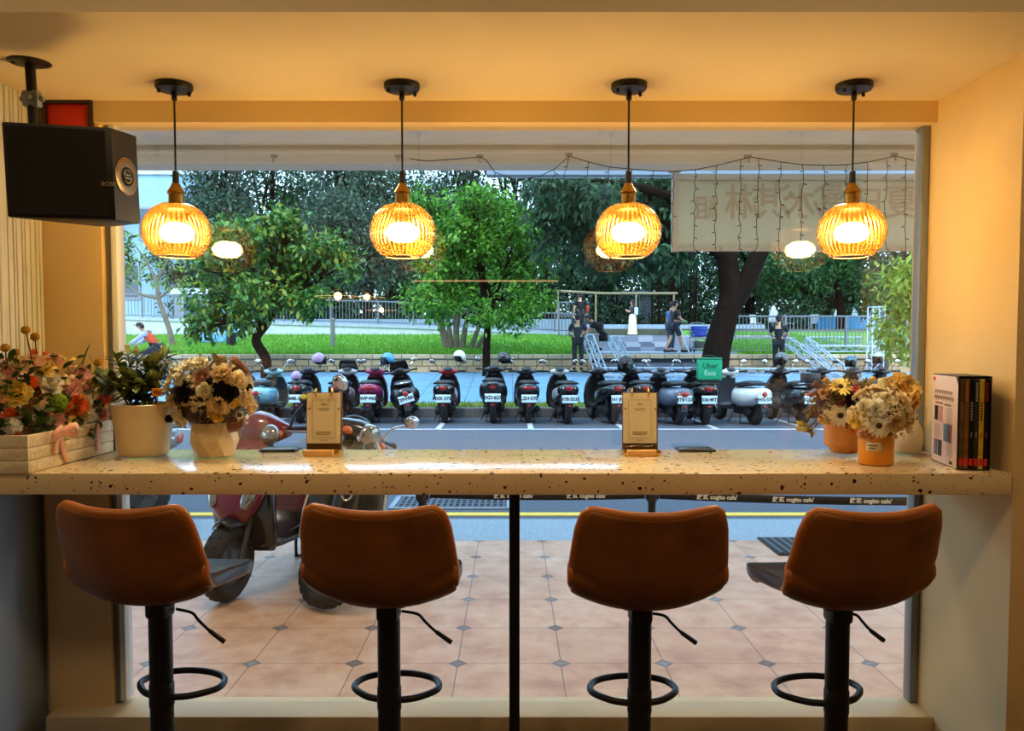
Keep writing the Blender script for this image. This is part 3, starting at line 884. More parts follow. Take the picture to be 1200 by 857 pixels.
FENCE = mat('grey_fence_metal', (116, 124, 132), .45, .4)
def fence(name, label, P, h, step=.14, post=2.0, rails=(.0, .0), low=.1):
    """P: ground points; h height; posts, two rails, pickets"""
    P = [Vector(p) for p in P]
    t = thing(name, label, 'fence', P[0])
    o = P[0]
    L = [0]
    for a, c in zip(P, P[1:]): L.append(L[-1] + (c - a).length)
    def pos(s):
        for i in range(len(P) - 1):
            if s <= L[i + 1] + 1e-6:
                return P[i].lerp(P[i + 1], (s - L[i]) / (L[i + 1] - L[i])) - o
        return P[-1] - o
    for zz in (h, h * .62 if rails[0] else None, low):
        if zz is None: continue
        b = MB(); b.tube([p - o + V((0, 0, zz)) for p in P], .032 if zz == h else .022, 6); b.build('rail', FENCE, t)
    k = 0
    while k <= L[-1]:
        p = pos(k); b = MB(); b.box(p + V((0, 0, h / 2)), (.06, .06, h)); b.build('post', FENCE, t, smooth=0); k += post
    b = MB(); k = step
    while k < L[-1]:
        p = pos(k); b.box(p + V((0, 0, (h + low) / 2)), (.02, .02, h - low)); k += step
    b.build('picket_panel', FENCE, t, smooth=0)
    return t
fence('metal_fence', 'grey metal picket fence along the top of the ramp at the left', [(at(p, 300, RY + .15).x, RY + .15, rz(p) + .12) for p in (110, 240, 360, 480)], .98)
fence('metal_fence', 'grey picket fence between the bright green tree and the plaza', [(at(p, 300, RY + .15).x, RY + .15, rz(p) + .12) for p in (484, 600, 690)], .80)
fence('metal_fence', 'tall grey picket fence behind the men at the plaza left edge', [(at(655, 380, 32.5).x, 32.5, zP2 - .1), (at(690, 380, 32.5).x, 32.5, zP2 - .1)], 1.45, rails=(1, 1))
fence('metal_fence', 'long grey picket fence on the stone wall right of the large trunk', [(at(849, 400, 26.2).x, 26.2, zC), (at(1110, 400, 26.2).x, 26.2, zC)], at(900, 371, 26.2).z - zC, rails=(1, 1), step=.12)

# arcade over the terrace
SOF = speck('arcade_soffit_paint', (240, 234, 218), (250, 244, 228), 1.5, .8, .02)
struct(MB().box((0, 4.58, 3.05), (24, 3.1, .16)).build('ceiling_arcade', SOF, smooth=0))
zf0 = at(600, 191, 6.05).z; zf1 = at(600, 180, 6.05).z
b = MB(); b.box((0, 6.2, (zf0 + 3.5) / 2), (24, .24, 3.5 - zf0), .01); b.box((0, 6.06, zf1 + .012), (24, .06, .024), .004)
struct(b.build('arcade_beam', mat('arcade_fascia', (236, 230, 216), .7, var=.03, vs=1), smooth=0))
struct(MB().box((0, 4.4, 7.2), (24, 3.4, 8.2)).build('building_above', mat('upper_facade', (170, 166, 158), .8), smooth=0))
struct(MB().box((-7.0, 2.98, 1.5), (10.9, .06, 3.2)).build('wall_facade_left', mat('facade_left', (186, 182, 172), .8), smooth=0))
struct(MB().box((7.0, 2.98, 1.5), (10.85, .06, 3.2)).build('wall_facade_right', mat('facade_right', (186, 182, 172), .8), smooth=0))
struct(MB().box((0, 3.01, 2.75), (3.2, .05, .86)).build('wall_facade_top', mat('facade_top', (200, 196, 186), .8), smooth=0))

# far buildings
BLUEW = mat('pale_blue_render', (150, 192, 214), .7, var=.05, vs=.5)
def building(label, px0, px1, ptop, Y, dep, m, wins=(), roof=None):
    a, c = at(px0, 400, Y), at(px1, 400, Y); zt_ = at(px0, ptop, Y).z
    t = thing('building', label, 'building', ((a.x + c.x) / 2, Y, 1.0))
    w_ = c.x - a.x
    MB().box((0, dep / 2, (zt_ - 1) / 2), (w_, dep, zt_ - 1)).build('wall', m, t, smooth=0)
    MB().box((0, dep / 2, zt_ - 1 + .15), (w_ + .3, dep + .3, .3)).build('roof_slab', roof or PALE, t, smooth=0)
    for (wx, wy, ww, wh) in wins:
        q = at(wx, wy, Y)
        M = Matrix.Translation((q.x - t.location.x, -.03, q.z - 1.0))
        b = MB(); b.box((0, 0, 0), (ww, .1, wh), .01, M=M); f = b.build('window', mat('window_surround', (150, 160, 168), .5), t, smooth=0)
        b = MB(); b.box((0, -.04, 0), (ww * .86, .06, wh * .86), M=M); b.build('pane', mat('dark_pane', (70, 96, 110), .15), f, smooth=0)
    return t
building('pale blue rendered building behind the left trees', 120, 236, 205, 48, 10, BLUEW, [(150, 330, 1.5, 2.2), (176, 262, 1.4, 2.0), (222, 335, 1.6, 2.4)])
building('low grey building seen between the dark trunks behind the plaza', 715, 765, 345, 60, 6, mat('grey_render', (128, 134, 140), .7), [(735, 365, 2.0, 2.6)])
building('grey block with a dark doorway behind the left ramp fence', 205, 262, 345, 40, 4, mat('grey_block', (126, 140, 152), .7), [(230, 372, 1.4, 2.2)])
# ================================================================== trees and shrubs
BARKD = mat('dark_bark', (30, 22, 16), 1.0, spec=.1, var=.3, vs=5, bump=.6, bs=12, bd=.03)
BARKG = mat('grey_bark', (112, 104, 92), .9, var=.3, vs=5, bump=.5, bs=12, bd=.02)
LF_BRIGHT = leafmat('leaf_bright', [(40, 82, 26), (72, 130, 38), (104, 166, 50), (150, 202, 84)], .45, .4)
LF_MID = leafmat('leaf_mid', [(30, 66, 30), (52, 100, 42), (78, 130, 56), (108, 160, 76), (178, 176, 58)], .4, .3)
LF_PARK = leafmat('leaf_park', [(30, 64, 34), (46, 92, 44), (68, 120, 58)], .45, .3)
LF_DARK = leafmat('leaf_dark', [(26, 48, 32), (40, 70, 44), (56, 92, 58), (80, 118, 76)], .5, .3)
LF_BLUE = leafmat('leaf_bluegreen', [(36, 56, 44), (52, 76, 58), (72, 98, 76), (108, 130, 106)], .55, .35)
LF_YEL = leafmat('leaf_yellowgreen', [(96, 136, 40), (134, 168, 58), (168, 192, 84)], .4, .4)

def leafcloud(name, parent, m, blobs, ncl, per, sig, L, seed, shell=.45, droop=.15, wid=.42, origin=(0, 0, 0), clump=0):
    r = np.random.default_rng(seed)
    if clump:
        sub = []
        for q in blobs:
            for _ in range(clump):
                d_ = r.normal(size=3); d_ /= np.linalg.norm(d_); k_ = r.uniform(.45, .85); s_ = r.uniform(.34, .56)
                sub.append((q[0] + d_[0] * q[3] * k_, q[1] + d_[1] * q[4] * k_, q[2] + d_[2] * q[5] * k_, q[3] * s_, q[4] * s_, q[5] * s_))
        blobs = sub
    wts = np.array([b[3] * b[4] + b[4] * b[5] + b[3] * b[5] for b in blobs]); wts = wts / wts.sum()
    pick = r.choice(len(blobs), ncl, p=wts)
    B = np.array([b[:6] for b in blobs])[pick]
    d = r.normal(size=(ncl, 3)); d /= np.linalg.norm(d, axis=1, keepdims=True)
    rad = (shell ** 3 + (1 - shell ** 3) * r.random(ncl)) ** (1 / 3)
    rad *= 1 + r.normal(0, .07, ncl)
    C = B[:, :3] + d * B[:, 3:6] * rad[:, None]
    out = np.repeat(d, per, 0)
    P = np.repeat(C, per, 0) + r.normal(0, sig, (ncl * per, 3)) * np.array([1, 1, .75])
    n = len(P)
    ax = r.normal(size=(n, 3)) * .8 + out * .7; ax[:, 2] -= droop * 2
    ax /= np.linalg.norm(ax, axis=1, keepdims=True)
    up = r.normal(size=(n, 3)) * .6 + np.array([0, 0, 1.0])
    sd = np.cross(ax, up); sd /= np.linalg.norm(sd, axis=1, keepdims=True) + 1e-9
    nn = np.cross(sd, ax)
    l = L * r.uniform(.6, 1.25, n)[:, None]
    vv = np.empty((n, 4, 3))
    vv[:, 0] = P
    vv[:, 1] = P + ax * l * .5 + sd * l * wid * .5 + nn * l * .06
    vv[:, 2] = P + ax * l - nn * l * .08
    vv[:, 3] = P + ax * l * .5 - sd * l * wid * .5 + nn * l * .06
    me = npmesh(name, vv.reshape(-1, 3) - np.array(origin), 4, m)
    return link(name, me, parent)

def tree(label, base, trunk, rad, blobs, leaf, ncl, per, sig, L, seed, bark=None, name='tree', group=None, droop=.15, branches=True, extra=None, shell=.45, wid=.42, clump=0):
    """all points in world space; trunk: list of points from the ground up"""
    base = Vector(base)
    t = thing(name, label, 'tree', base, group=group)
    b = MB()
    T = [Vector(p) - base for p in trunk]
    sp_ = spl(T, 5)
    b.tube(sp_, list(np.linspace(rad, rad * .55, len(sp_))), 10)
    r = random.Random(seed)
    if branches:
        for q in blobs:
            c = Vector(q[:3]) - base
            st = V(sp_[int(len(sp_) * r.uniform(.55, .95)) - 1])
            mid = st.lerp(c, .5) + V((r.uniform(-.2, .2), r.uniform(-.2, .2), -.15)) * q[3]
            pp = spl([st, mid, c], 5)
            b.tube(pp, list(np.linspace(rad * .45, rad * .12, len(pp))), 6)
            for k in range(4):
                e = c + V((r.uniform(-1, 1) * q[3], r.uniform(-1, 1) * q[4], r.uniform(-.6, 1) * q[5])) * .8
                m2 = V(pp[6])
                b.tube(spl([m2, m2.lerp(e, .5) + V((0, 0, .1 * q[5])), e], 4), [rad * .2, rad * .05], 5)
    for path, rr in (extra or []):
        pp = spl([Vector(p) - base for p in path], 5)
        b.tube(pp, list(np.linspace(rr[0], rr[1], len(pp))), 8)
    b.build('trunk', bark or BARKD, t)
    leafcloud('crown', t, leaf, blobs, ncl, per, sig, L, seed, droop=droop, origin=base, shell=shell, wid=wid, clump=clump)
    return t
def blob(px, py, Y, rpx, rpy, ry=None):
    c = at(px, py, Y); k = Y / F
    return (c.x, c.y, c.z, rpx * k, (ry or rpx * k), rpy * k)
def pave(y): return .10 + (zW - .10) * (y - 18.6) / 6.5

# left street tree (leaning trunk)
y = 23.6; bz = pave(y)
tk = [at(312, 447, y), at(311, 420, y), at(300, 398, y), at(313, 378, y), at(322, 350, y), at(318, 325, y)]
tk[0].z = bz - .05
tree('street tree with a crooked dark trunk and glossy green crown behind the first parked scooters', tk[0], tk, .17,
     [blob(315, 275, y, 50, 34), blob(262, 300, y, 40, 34), blob(232, 385, y - .2, 20, 18), blob(238, 368, y, 28, 22), blob(290, 375, y + .3, 24, 16), blob(405, 310, y, 18, 18), blob(352, 310, y, 48, 36), blob(300, 340, y, 52, 30), blob(245, 345, y + .3, 30, 26), blob(385, 290, y, 30, 26), blob(350, 355, y - .4, 34, 20), blob(330, 255, y, 24, 20), blob(275, 268, y, 26, 20)],
     LF_MID, 560, 13, .15, .24, 11, shell=.25, wid=.5, droop=.3, clump=5)
# centre street tree, bright
y = 24.0; bz = pave(y)
tk = [at(570, 437, y), at(570, 410, y), at(571, 385, y), at(566, 340, y), at(562, 300, y)]
tk[0].z = bz - .05
tree('bright green street tree with a straight trunk in the middle of the row of scooters', tk[0], tk, .13,
     [blob(560, 255, y, 62, 36), blob(515, 285, y + .5, 46, 44), blob(600, 290, y, 44, 46), blob(560, 320, y, 60, 40), blob(500, 240, y + .3, 26, 24), blob(612, 350, y - .2, 40, 34), blob(520, 345, y + .2, 40, 30), blob(628, 300, y, 24, 34), blob(555, 232, y, 36, 18), blob(580, 365, y - .3, 36, 22)],
     LF_BRIGHT, 900, 14, .13, .19, 12, shell=.3, wid=.5, clump=6)
# multi-stemmed bush on the lawn
y = 27.6
base = at(535, 405, y); base.z = zlawn(0, y) - .03
ex = []
for px, top in ((505, 345), (520, 335), (533, 340), (552, 345), (575, 352), (592, 362), (515, 370), (548, 366)):
    q = at(px, top, y); m_ = base.lerp(q, .45) + V(((px - 535) * .006, 0, 0)); ex.append(([base + V(((px - 535) * .012, 0, 0)), m_, q], (.10, .045)))
tree('multi-stemmed shrub with bare grey stems on the lawn, behind the bright green tree', base, [base, base + V((0, 0, .6)), base + V((.1, 0, 1.5))], .12,
     [blob(505, 345, y, 28, 18), blob(540, 335, y, 40, 20), blob(590, 350, y, 36, 18)], LF_MID, 200, 12, .2, .2, 13, bark=BARKG, name='shrub', extra=ex, branches=False)
# thin young tree at the left
y = 28.5
tk = [at(203, 412, y), at(198, 385, y), at(186, 350, y), at(184, 330, y)]; tk[0].z = zlawn(0, y) - .03
ex = [([tk[2], at(165, 345, y), at(150, 335, y)], (.06, .02)), ([tk[3], at(172, 308, y), at(160, 290, y)], (.06, .02)), ([tk[3], at(195, 308, y), at(206, 290, y)], (.06, .02)), ([tk[2], at(205, 335, y), at(222, 322, y)], (.05, .02))]
tree('thin bare young tree with a few leaves on the lawn above the potted plant', tk[0], tk, .11, [blob(160, 305, y, 26, 26), blob(205, 318, y, 26, 24)], LF_YEL, 30, 6, .16, .2, 14, bark=BARKG, extra=ex, branches=False)
# foliage at the far left edge
y = 21.5
tk = [at(112, 450, y), at(112, 380, y), at(116, 320, y)]; tk[0].z = pave(y) - .05
tree('dark green tree at the left window edge beside the blue building', tk[0], tk, .12, [blob(126, 315, y, 26, 34), blob(134, 280, y, 14, 18), blob(108, 285, y, 30, 30)], LF_MID, 150, 12, .15, .2, 15)
# big dark tree on the right: trunk, limb and overhanging crown
y = 23.4
tk = [at(836, 437, y), at(840, 412, y), at(848, 380, y), at(856, 345, y), at(852, 300, y), at(846, 255, y), at(835, 215, y)]; tk[0].z = pave(y) - .1
ex = [([at(852, 365, y), at(872, 335, y), at(886, 305, y), at(905, 270, y)], (.34, .22)), ([at(850, 300, y), at(800, 262, y), at(735, 235, y)], (.26, .08)), ([at(846, 262, y), at(770, 225, y - 1), at(690, 210, y - 2)], (.22, .06)), ([at(800, 262, y), at(740, 262, y - 1), at(690, 270, y - 2)], (.14, .05))]
tree('large dark tree with a thick forked trunk behind the green delivery bag', tk[0], tk, .44,
     [blob(690, 235, y - 1, 66, 36), blob(755, 240, y, 56, 44), blob(660, 265, y - 1, 44, 34), blob(725, 285, y, 66, 34), blob(790, 270, y + 1, 40, 50), blob(650, 225, y - 2, 44, 22), blob(840, 215, y + 1, 90, 40), blob(930, 225, y + 1, 80, 40), blob(1010, 240, y + 1, 60, 44), blob(770, 300, y + .6, 40, 22)],
     LF_DARK, 1250, 12, .22, .27, 16, extra=ex, branches=False, droop=.5, shell=.2, clump=6)
# light green tree at the right window edge
y = 18.0
tk = [at(1096, 478, y), at(1092, 400, y), at(1088, 330, y)]; tk[0].z = .05
tree('light green young street tree against the right window frame', tk[0], tk, .07, [blob(1058, 325, y, 22, 24), blob(1050, 375, y, 17, 34), blob(1085, 350, y, 30, 40), blob(1066, 415, y, 14, 24)], LF_YEL, 130, 10, .12, .24, 17, shell=.2)
# mid-distance park trees
y = 40
tk = [at(985, 395, y), at(985, 360, y), at(980, 330, y)]; tk[0].z = zP3 - .1
tree('rounded green park tree in the distance right of the forked trunk', tk[0], tk, .25, [blob(940, 325, y, 46, 26), blob(985, 315, y, 40, 34), blob(1010, 350, y, 30, 26), blob(905, 320, y, 30, 24)], LF_PARK, 420, 13, .25, .30, 18, clump=5)
y = 38
tk = [at(430, 395, y), at(432, 350, y), at(436, 290, y)]; tk[0].z = 1.8
tree('blue-green rounded tree behind the second pendant lamp', tk[0], tk, .3, [blob(410, 262, y, 48, 38), blob(455, 280, y, 40, 40), blob(430, 310, y, 50, 28), blob(395, 245, y, 30, 20)], LF_BLUE, 520, 13, .28, .24, 19)
# tall backdrop trees, copies of two kinds
HAZE = [(-330, 50, 1), (-170, 46, 0), (-2, 52, 0), (120, 50, 1), (265, 46, 0), (330, 56, 1), (400, 50, 0), (470, 55, 1), (545, 50, 0), (620, 48, 1), (700, 56, 0), (790, 50, 1), (880, 54, 0), (980, 48, 1), (1080, 54, 0), (1190, 50, 1)]
kinds = {}
labs = ['tall blue-green backdrop tree', 'tall dark backdrop tree with hanging roots']
for i, (px, y, k) in enumerate(HAZE):
    base = at(px, 390, y); base.z = zP3 - .2 if px > 300 else 1.5
    rzz = random.Random(i).uniform(0, 6)
    place = ['well left of the window opening', 'left of the window opening', 'at the far left beside the blue building', 'above the blue building', 'above the first pendant lamp', 'behind the crooked street tree', 'left of the second pendant lamp', 'above the second pendant lamp', 'behind the bright green tree', 'right of the bright green tree', 'left of the third pendant lamp', 'behind the third pendant lamp', 'behind the banner at the forked trunk', 'behind the middle of the banner', 'behind the right end of the banner', 'beyond the right window frame'][i]
    if k not in kinds:
        r = random.Random(30 + k)
        tk = [base, base + V((.1, 0, 2)), base + V((-.1, 0, 4)), base + V((.2, 0, 6))]
        bl = [(base.x + r.uniform(-2.6, 2.6), base.y + r.uniform(-2, 2), base.z + r.uniform(5.6, 11.5), r.uniform(1.5, 2.4), r.uniform(1.5, 2.2), r.uniform(1.0, 1.6)) for _ in range(12)]
        ex = []
        for j in range(9):
            a = r.uniform(0, 6.28); q0 = base + V((math.cos(a) * r.uniform(.3, 1.6), math.sin(a) * .8, 0))
            ex.append(([q0, q0 + V((0, 0, 3)), q0 + V((r.uniform(-.2, .2), 0, 6.5))], (.05 + .09 * r.random(), .03)))
        if k == 0: ex = [([base + V((0, 0, 4)), base + V((r.uniform(-2, 2), 0, 7)), base + V((r.uniform(-4, 4), 0, 11))], (.16, .05)) for _ in range(6)]
        kinds[k] = tree(labs[k] + ' ' + place, base, tk, .36, bl, LF_BLUE if k == 0 else LF_DARK, 900, 10, .34, .34, 40 + k, name='park_tree', group='backdrop park trees', extra=ex, shell=.3)
    else:
        o = copy_tree(kinds[k]); o.location = base; o.rotation_euler.z = rzz
        s_ = random.Random(i).uniform(.9, 1.15); o.scale = (s_, s_, s_)
        o['label'] = ['tall blue-green backdrop tree ', 'tall dark backdrop tree with hanging roots '][k] + place
# dark shrubs below the backdrop trees
sh = None
for i, px in enumerate(range(240, 1120, 80)):
    y = 47 + (i * 37) % 9
    base = at(px, 390, y); base.z = zP3 - .1
    lab = 'dark leafy understorey bush ' + ['right of the blue building', 'behind the crooked trunk', 'left of the bare-stemmed shrub', 'under the second pendant lamp', 'behind the multi-stemmed shrub', 'behind the bright green tree', 'behind the plaza left fence', 'behind the woman in the pale skirt', 'behind the man in shorts', 'behind the long fence near the forked trunk', 'at the right end of the long fence'][i]
    if sh is None:
        r = random.Random(5)
        bl = [(base.x + r.uniform(-2.4, 2.4), base.y + r.uniform(-1, 1), base.z + r.uniform(.6, 4.2), 1.3, 1.0, 1.0) for _ in range(9)]
        sh = thing('bush', lab, 'bush', base, group='understorey bushes')
        leafcloud('foliage', sh, LF_DARK, bl, 380, 8, .25, .36, 77, origin=base)
        b = MB()
        for j in range(9): b.tube([(0, 0, 0), V(bl[j][:3]) - base], [.07, .03], 6)
        b.build('stems', BARKD, sh)
    else:
        o = copy_tree(sh); o.location = base; o.rotation_euler.z = i * 1.3; o['label'] = lab

for i in range(14):
    o = copy_tree(sh); px = 150 + i * 78; base = at(px, 390, 72); o.location = (base.x, 72 + (i * 5) % 7, zP3 - .1); o.rotation_euler.z = i * 2.1; o.scale = (1.5, 1.2, 1.35)
    o['label'] = 'dark shrub closing the view at the far end of the park behind the trunks'; o['group'] = 'far shrubs at the end of the park'
for i in range(13):
    o = copy_tree(sh); px = 120 + i * 85; base = at(px, 390, 84); o.location = (base.x, 84 + (i * 5) % 6, zP3 - .1); o.rotation_euler.z = i * 1.7; o.scale = (2.3, 1.6, 2.3)
    o['label'] = 'tall dark shrub mass at the very back of the park between the trunks'; o['group'] = 'tall shrubs at the very back of the park'
# ================================================================== scooters
def paint(name, rgb, rough=.25): return mat('scooter_paint_' + name, rgb, rough, .0, coat=.6, spec=.5)
PB = paint('black', (20, 21, 24)); PG = paint('graphite', (58, 62, 68))
SEATM = mat('scooter_seat_vinyl', (26, 26, 28), .5, bump=.1, bs=120)
REDL = mat('red_lens', (170, 18, 22), .15, coat=.6)
ORL = mat('orange_lens', (222, 110, 30), .15, coat=.5)
CLL = mat('clear_lens', (150, 150, 142), .1, .7, coat=.8)
PLATE = mat('plate_white', (206, 234, 242), .4)
PLTXT = mat('plate_lettering', (22, 26, 34), .5)
MIRG = mat('mirror_glass', (190, 200, 206), .04, 1)
RIM = mat('wheel_rim', (96, 98, 102), .35, .7)
def wheel(b_t, b_r, c, M, Rr=.235, w=.062):
    Mw = M @ Matrix.Translation(c) @ Matrix.Rotation(PI / 2, 4, 'X')
    pr = []
    for i in range(13):
        a = -PI * .5 + PI * i / 12
        pr.append((Rr - .055 + .055 * math.cos(a), w * math.sin(a)))
    pr = [(Rr - .085, -w * .8)] + pr + [(Rr - .085, w * .8)]
    b_t.lathe(pr, 36, M=Mw, rfun=None)
    for k in range(24):   # tread blocks
        a = 2 * PI * k / 24
        for sy in (-1, 1):
            b_t.box(((Rr - .0075) * math.cos(a + sy * .06), (Rr - .0075) * math.sin(a + sy * .06), sy * .022), (.012, .040, .022), rot=(0, 0, a), M=Mw)
    b_r.lathe([(Rr - .08, -w * .75), (Rr - .085, -.02), (.045, -.03), (.0, -.032)], 24, M=Mw)
    b_r.lathe([(Rr - .08, w * .75), (Rr - .085, .02), (.045, .03), (.0, .032)], 24, M=Mw)
    for k in range(5):
        a = 2 * PI * k / 5
        b_r.box((.09 * math.cos(a), .09 * math.sin(a), 0), (.12, .03, .064), .006, rot=(0, 0, a), M=Mw)
def scooter(label, loc, yaw=0, body=PB, panel=None, seat=SEATM, style='sport', plate=None, lean=0, steer=0, tail='mid', mirrors=(1, 1), fender=None, light='shield', heading=None, rail='black', plate_y=0.0, scale=1.0, topbox=False, inner=None, group='scooters parked in a row across the road', screen=False, trim=None, plate_tilt=0, nose=False, fender_arc=(-25, 180)):
    panel = panel or body; inner = inner or BLKPL; fender = fender or body
    rz = R(90 + yaw) if heading is None else heading
    t = thing('motor_scooter', label, 'scooter', loc, rot=(R(lean), 0, rz), group=group, scale=scale)
    I = Matrix.Identity(4)
    p0 = V((.30, 0, .98)); ax = (V((.30, 0, .98)) - V((.60, 0, .30))).normalized()
    MS = Matrix.Translation(p0) @ Matrix.Rotation(R(steer), 4, ax) @ Matrix.Translation(-p0)
    retro = style == 'retro'; maxi = style == 'maxi'
    # wheels
    for nm, c, M in (('rear_wheel', (-.62, 0, .235), I), ('front_wheel', (.63, 0, .235), MS)):
        bt, br = MB(), MB(); wheel(bt, br, c, M)
        o = bt.build(nm, RUBBER, t, 50); br.build('rim', RIM, o)
    wf = 1.0 if group.endswith('terrace') else 1.28
    # rear cowl
    if retro: sec = [(-.95, .62, .03, .04, 2), (-.93, .61, .13, .10, 2.3), (-.84, .585, .19, .145, 2.4), (-.68, .555, .225, .18, 2.4), (-.5, .53, .235, .20, 2.4), (-.3, .52, .215, .20, 2.4), (-.14, .53, .17, .19, 2.6), (-.06, .53, .13, .18, 2.6)]
    elif maxi: sec = [(-.98, .76, .05, .03, 2.4), (-.93, .72, .15, .09, 2.6), (-.75, .66, .20, .15, 2.8), (-.5, .60, .215, .19, 2.8), (-.25, .56, .20, .19, 2.6), (-.05, .52, .16, .19, 2.6)]
    else: sec = [(-.96, .74, .03, .025, 2.2), (-.92, .715, .115, .075, 2.5), (-.76, .67, .165, .125, 2.6), (-.52, .61, .185, .16, 2.6), (-.28, .56, .185, .18, 2.6), (-.06, .53, .155, .18, 2.6)]
    sec = [(x, z, w * wf, h, e) for (x, z, w, h, e) in sec]
    b = MB(); b.loft(lx(sec, 24)); b.build('rear_cowl', body, t, 60)
    if panel is not body:
        b = MB()
        for sy in (-1, 1):
            b.loft([ring((x, sy * (w * .90), z - .01), (0, 1, 0), (0, 0, 1), .024, h * .62, 12, 2) for (x, z, w, h, e) in sec[2:-1]])
        b.build('side_panel', panel, t, 60)
    # seat
    zs = .80 if not maxi else .815
    ssec = [(-.82, zs - .005, .06, .016, 2.2), (-.79, zs, .125, .034, 2.5), (-.62, zs + .012, .150, .050, 2.6), (-.42, zs + .002, .152, .052, 2.6), (-.36, zs - .018, .152, .05, 2.6), (-.18, zs - .03, .138, .052, 2.6), (-.04, zs - .045, .09, .045, 2.3), (-.01, zs - .055, .04, .02, 2)]
    ssec = [(x, z, w * (1 + (wf - 1) * .8), h, e) for (x, z, w, h, e) in ssec]
    b = MB(); b.loft(lx(ssec, 20)); b.build('seat', seat, t, 60)
    # grab rail
    rw = (.15 if not retro else .13) * wf
    b = MB(); b.tube(spl([(-.52, rw, zs - .02), (-.72, rw + .012, zs - .005), (-.90, rw * .8, zs + .02), (-.965, 0, zs + .025), (-.90, -rw * .8, zs + .02), (-.72, -rw - .012, zs - .005), (-.52, -rw, zs - .02)], 4), .013 if rail != 'chrome' else .012, 8)
    b.build('grab_rail', CHROME if rail == 'chrome' else BLKPL, t)
    # floorboard, tunnel, engine
    b = MB(); b.loft(lx([(-.12, .36, .15, .10, 4), (.02, .31, .17, .055, 4), (.3, .30, .175, .045, 4), (.44, .33, .17, .07, 4)], 20)); b.build('floorboard', inner, t)
    b = MB(); b.box((-.36, .10, .27), (.52, .09, .15), .03); b.lathe([(0, -.05), (.085, -.05), (.09, .0), (.075, .045), (0, .05)], 20, M=Matrix.Translation((-.60, .135, .25)) @ Matrix.Rotation(PI / 2, 4, 'X'))
    b.box((-.25, 0, .32), (.34, .22, .20), .04); b.tube([(-.62, .115, .28), (-.60, .125, .52)], .026, 10)
    b.build('engine', mat('engine_casing', (46, 48, 52), .5, .4), t)
    b = MB(); b.tube(spl([(-.12, -.06, .20), (-.25, -.12, .18), (-.38, -.155, .22)], 4), .018, 8)
    b.tube([(-.36, -.155, .225), (-.42, -.16, .24), (-.80, -.165, .31), (-.84, -.165, .315)], [.035, .056, .056, .03], 14)
    b.box((-.60, -.215, .285), (.26, .012, .055), .005, rot=(0, R(8), 0))
    b.build('exhaust', mat('exhaust_black', (34, 34, 36), .4, .6), t)
    b = MB()
    for sy in (-1, 1): b.tube([(-.28, sy * .10, .22), (-.36, sy * .15, .0)], .011, 6)
    b.tube([(-.36, -.15, .012), (-.36, .15, .012)], .010, 6)
    b.build('centre_stand', BLACK, t); b = MB(); b.tube(spl([(-.10, .15, .24), (-.12, .20, .12), (-.06, .25, .012)], 4), .010, 6)
    b.build('side_stand', BLACK, t)
    # leg shield
    W = (.23 if retro else .215) * (1 + (wf - 1) * .5)
    sh = [(.26, .40, W * .80, .03), (.34, .44, W, .045), (.52, .47, W * 1.02, .055), (.72, .44, W * .94, .06), (.88, .37, W * .72, .06), (.97, .325, W * .42, .055)]
    b = MB(); b.loft([ring((x, 0, z), (0, 1, 0), (1, 0, 0), w, d, 24, 2.6) for (z, x, w, d) in sh]); b.build('leg_shield', inner if nose else body, t, 60)
    b = MB(); b.loft([ring((x - .028, 0, z), (0, 1, 0), (1, 0, 0), w * .93, d, 20, 2.6) for (z, x, w, d) in sh[:-1]]); b.build('inner_shield', inner, t, 60)
    b = MB(); b.loft([ring((x + .03, 0, z), (0, 1, 0), (1, 0, 0), w * .38, .05, 16, 2.2) for (z, x, w, d) in sh])
    if nose:
        b = MB(); b.loft([ring((x, 0, z), (0, 1, 0), (1, 0, 0), w, d, 24, 2.2) for z, x, w, d in ((.40, .56, .015, .02), (.45, .565, .07, .05), (.54, .56, .15, .075), (.66, .53, .205, .085), (.80, .47, .20, .08), (.90, .41, .15, .06), (.95, .38, .08, .03))])
    b.build('front_apron', panel, t, 60)
    if trim:
        b = MB()
        for sy in (-1, 1): b.tube([(x, sy * w * 1.0, z) for (z, x, w, d) in sh], .012, 8)
        b.build('shield_trim', trim, t)
    if light != 'bar':
        for sy in (-1, 1):
            b = MB()
            if nose: b.ell((.585, sy * .125, .635), (.035, .042, .095), 16, 10, rot=(sy * R(-28), R(-16), sy * R(40)))
            else: b.ell((.485, sy * .12, .60), (.05, .055, .075), 14, 8, rot=(0, R(-12), sy * R(32)))
            b.build('front_lamp', CLL, t)
    # fork and fender (steered)
    b = MB()
    b.tube([(.31, 0, .96), (.53, 0, .46)], .03, 10, M=MS)
    for sy in (-1, 1): b.tube([(.50, sy * .075, .52), (.63, sy * .08, .235)], .019, 8, M=MS)
    b.build('fork', mat('fork_metal', (70, 72, 76), .4, .6), t)
    b = MB()
    for sgn in (1,):
        rows = []
        for i in range(15):
            a = R(fender_arc[0]) + R(fender_arc[1]) * i / 14
            hw = .075 * (1 - .35 * abs(i / 7 - 1) ** 3)
            rows.append([V((.63 + (.272 - .05 * abs(k) ** 2) * math.cos(a), hw * k * 1.15, .235 + (.272 - .05 * abs(k) ** 2) * math.sin(a))) for k in (-1, -.6, -.2, .2, .6, 1)])
        b.grid(rows, M=MS)
    o = b.build('front_fender', fender, t, 60, solid=.008)
    # handlebar unit
    b = MB()
    kh = 1.35 if maxi and light == 'wide' else 1
    hw_ = [(y_, a * kh, c * kh) for y_, a, c in [(-.20, .03, .028), (-.15, .055, .045), (-.07, .095 if retro else .085, .075), (0, .11 if retro else .10, .088), (.07, .095 if retro else .085, .075), (.15, .055, .045), (.20, .03, .028)]]
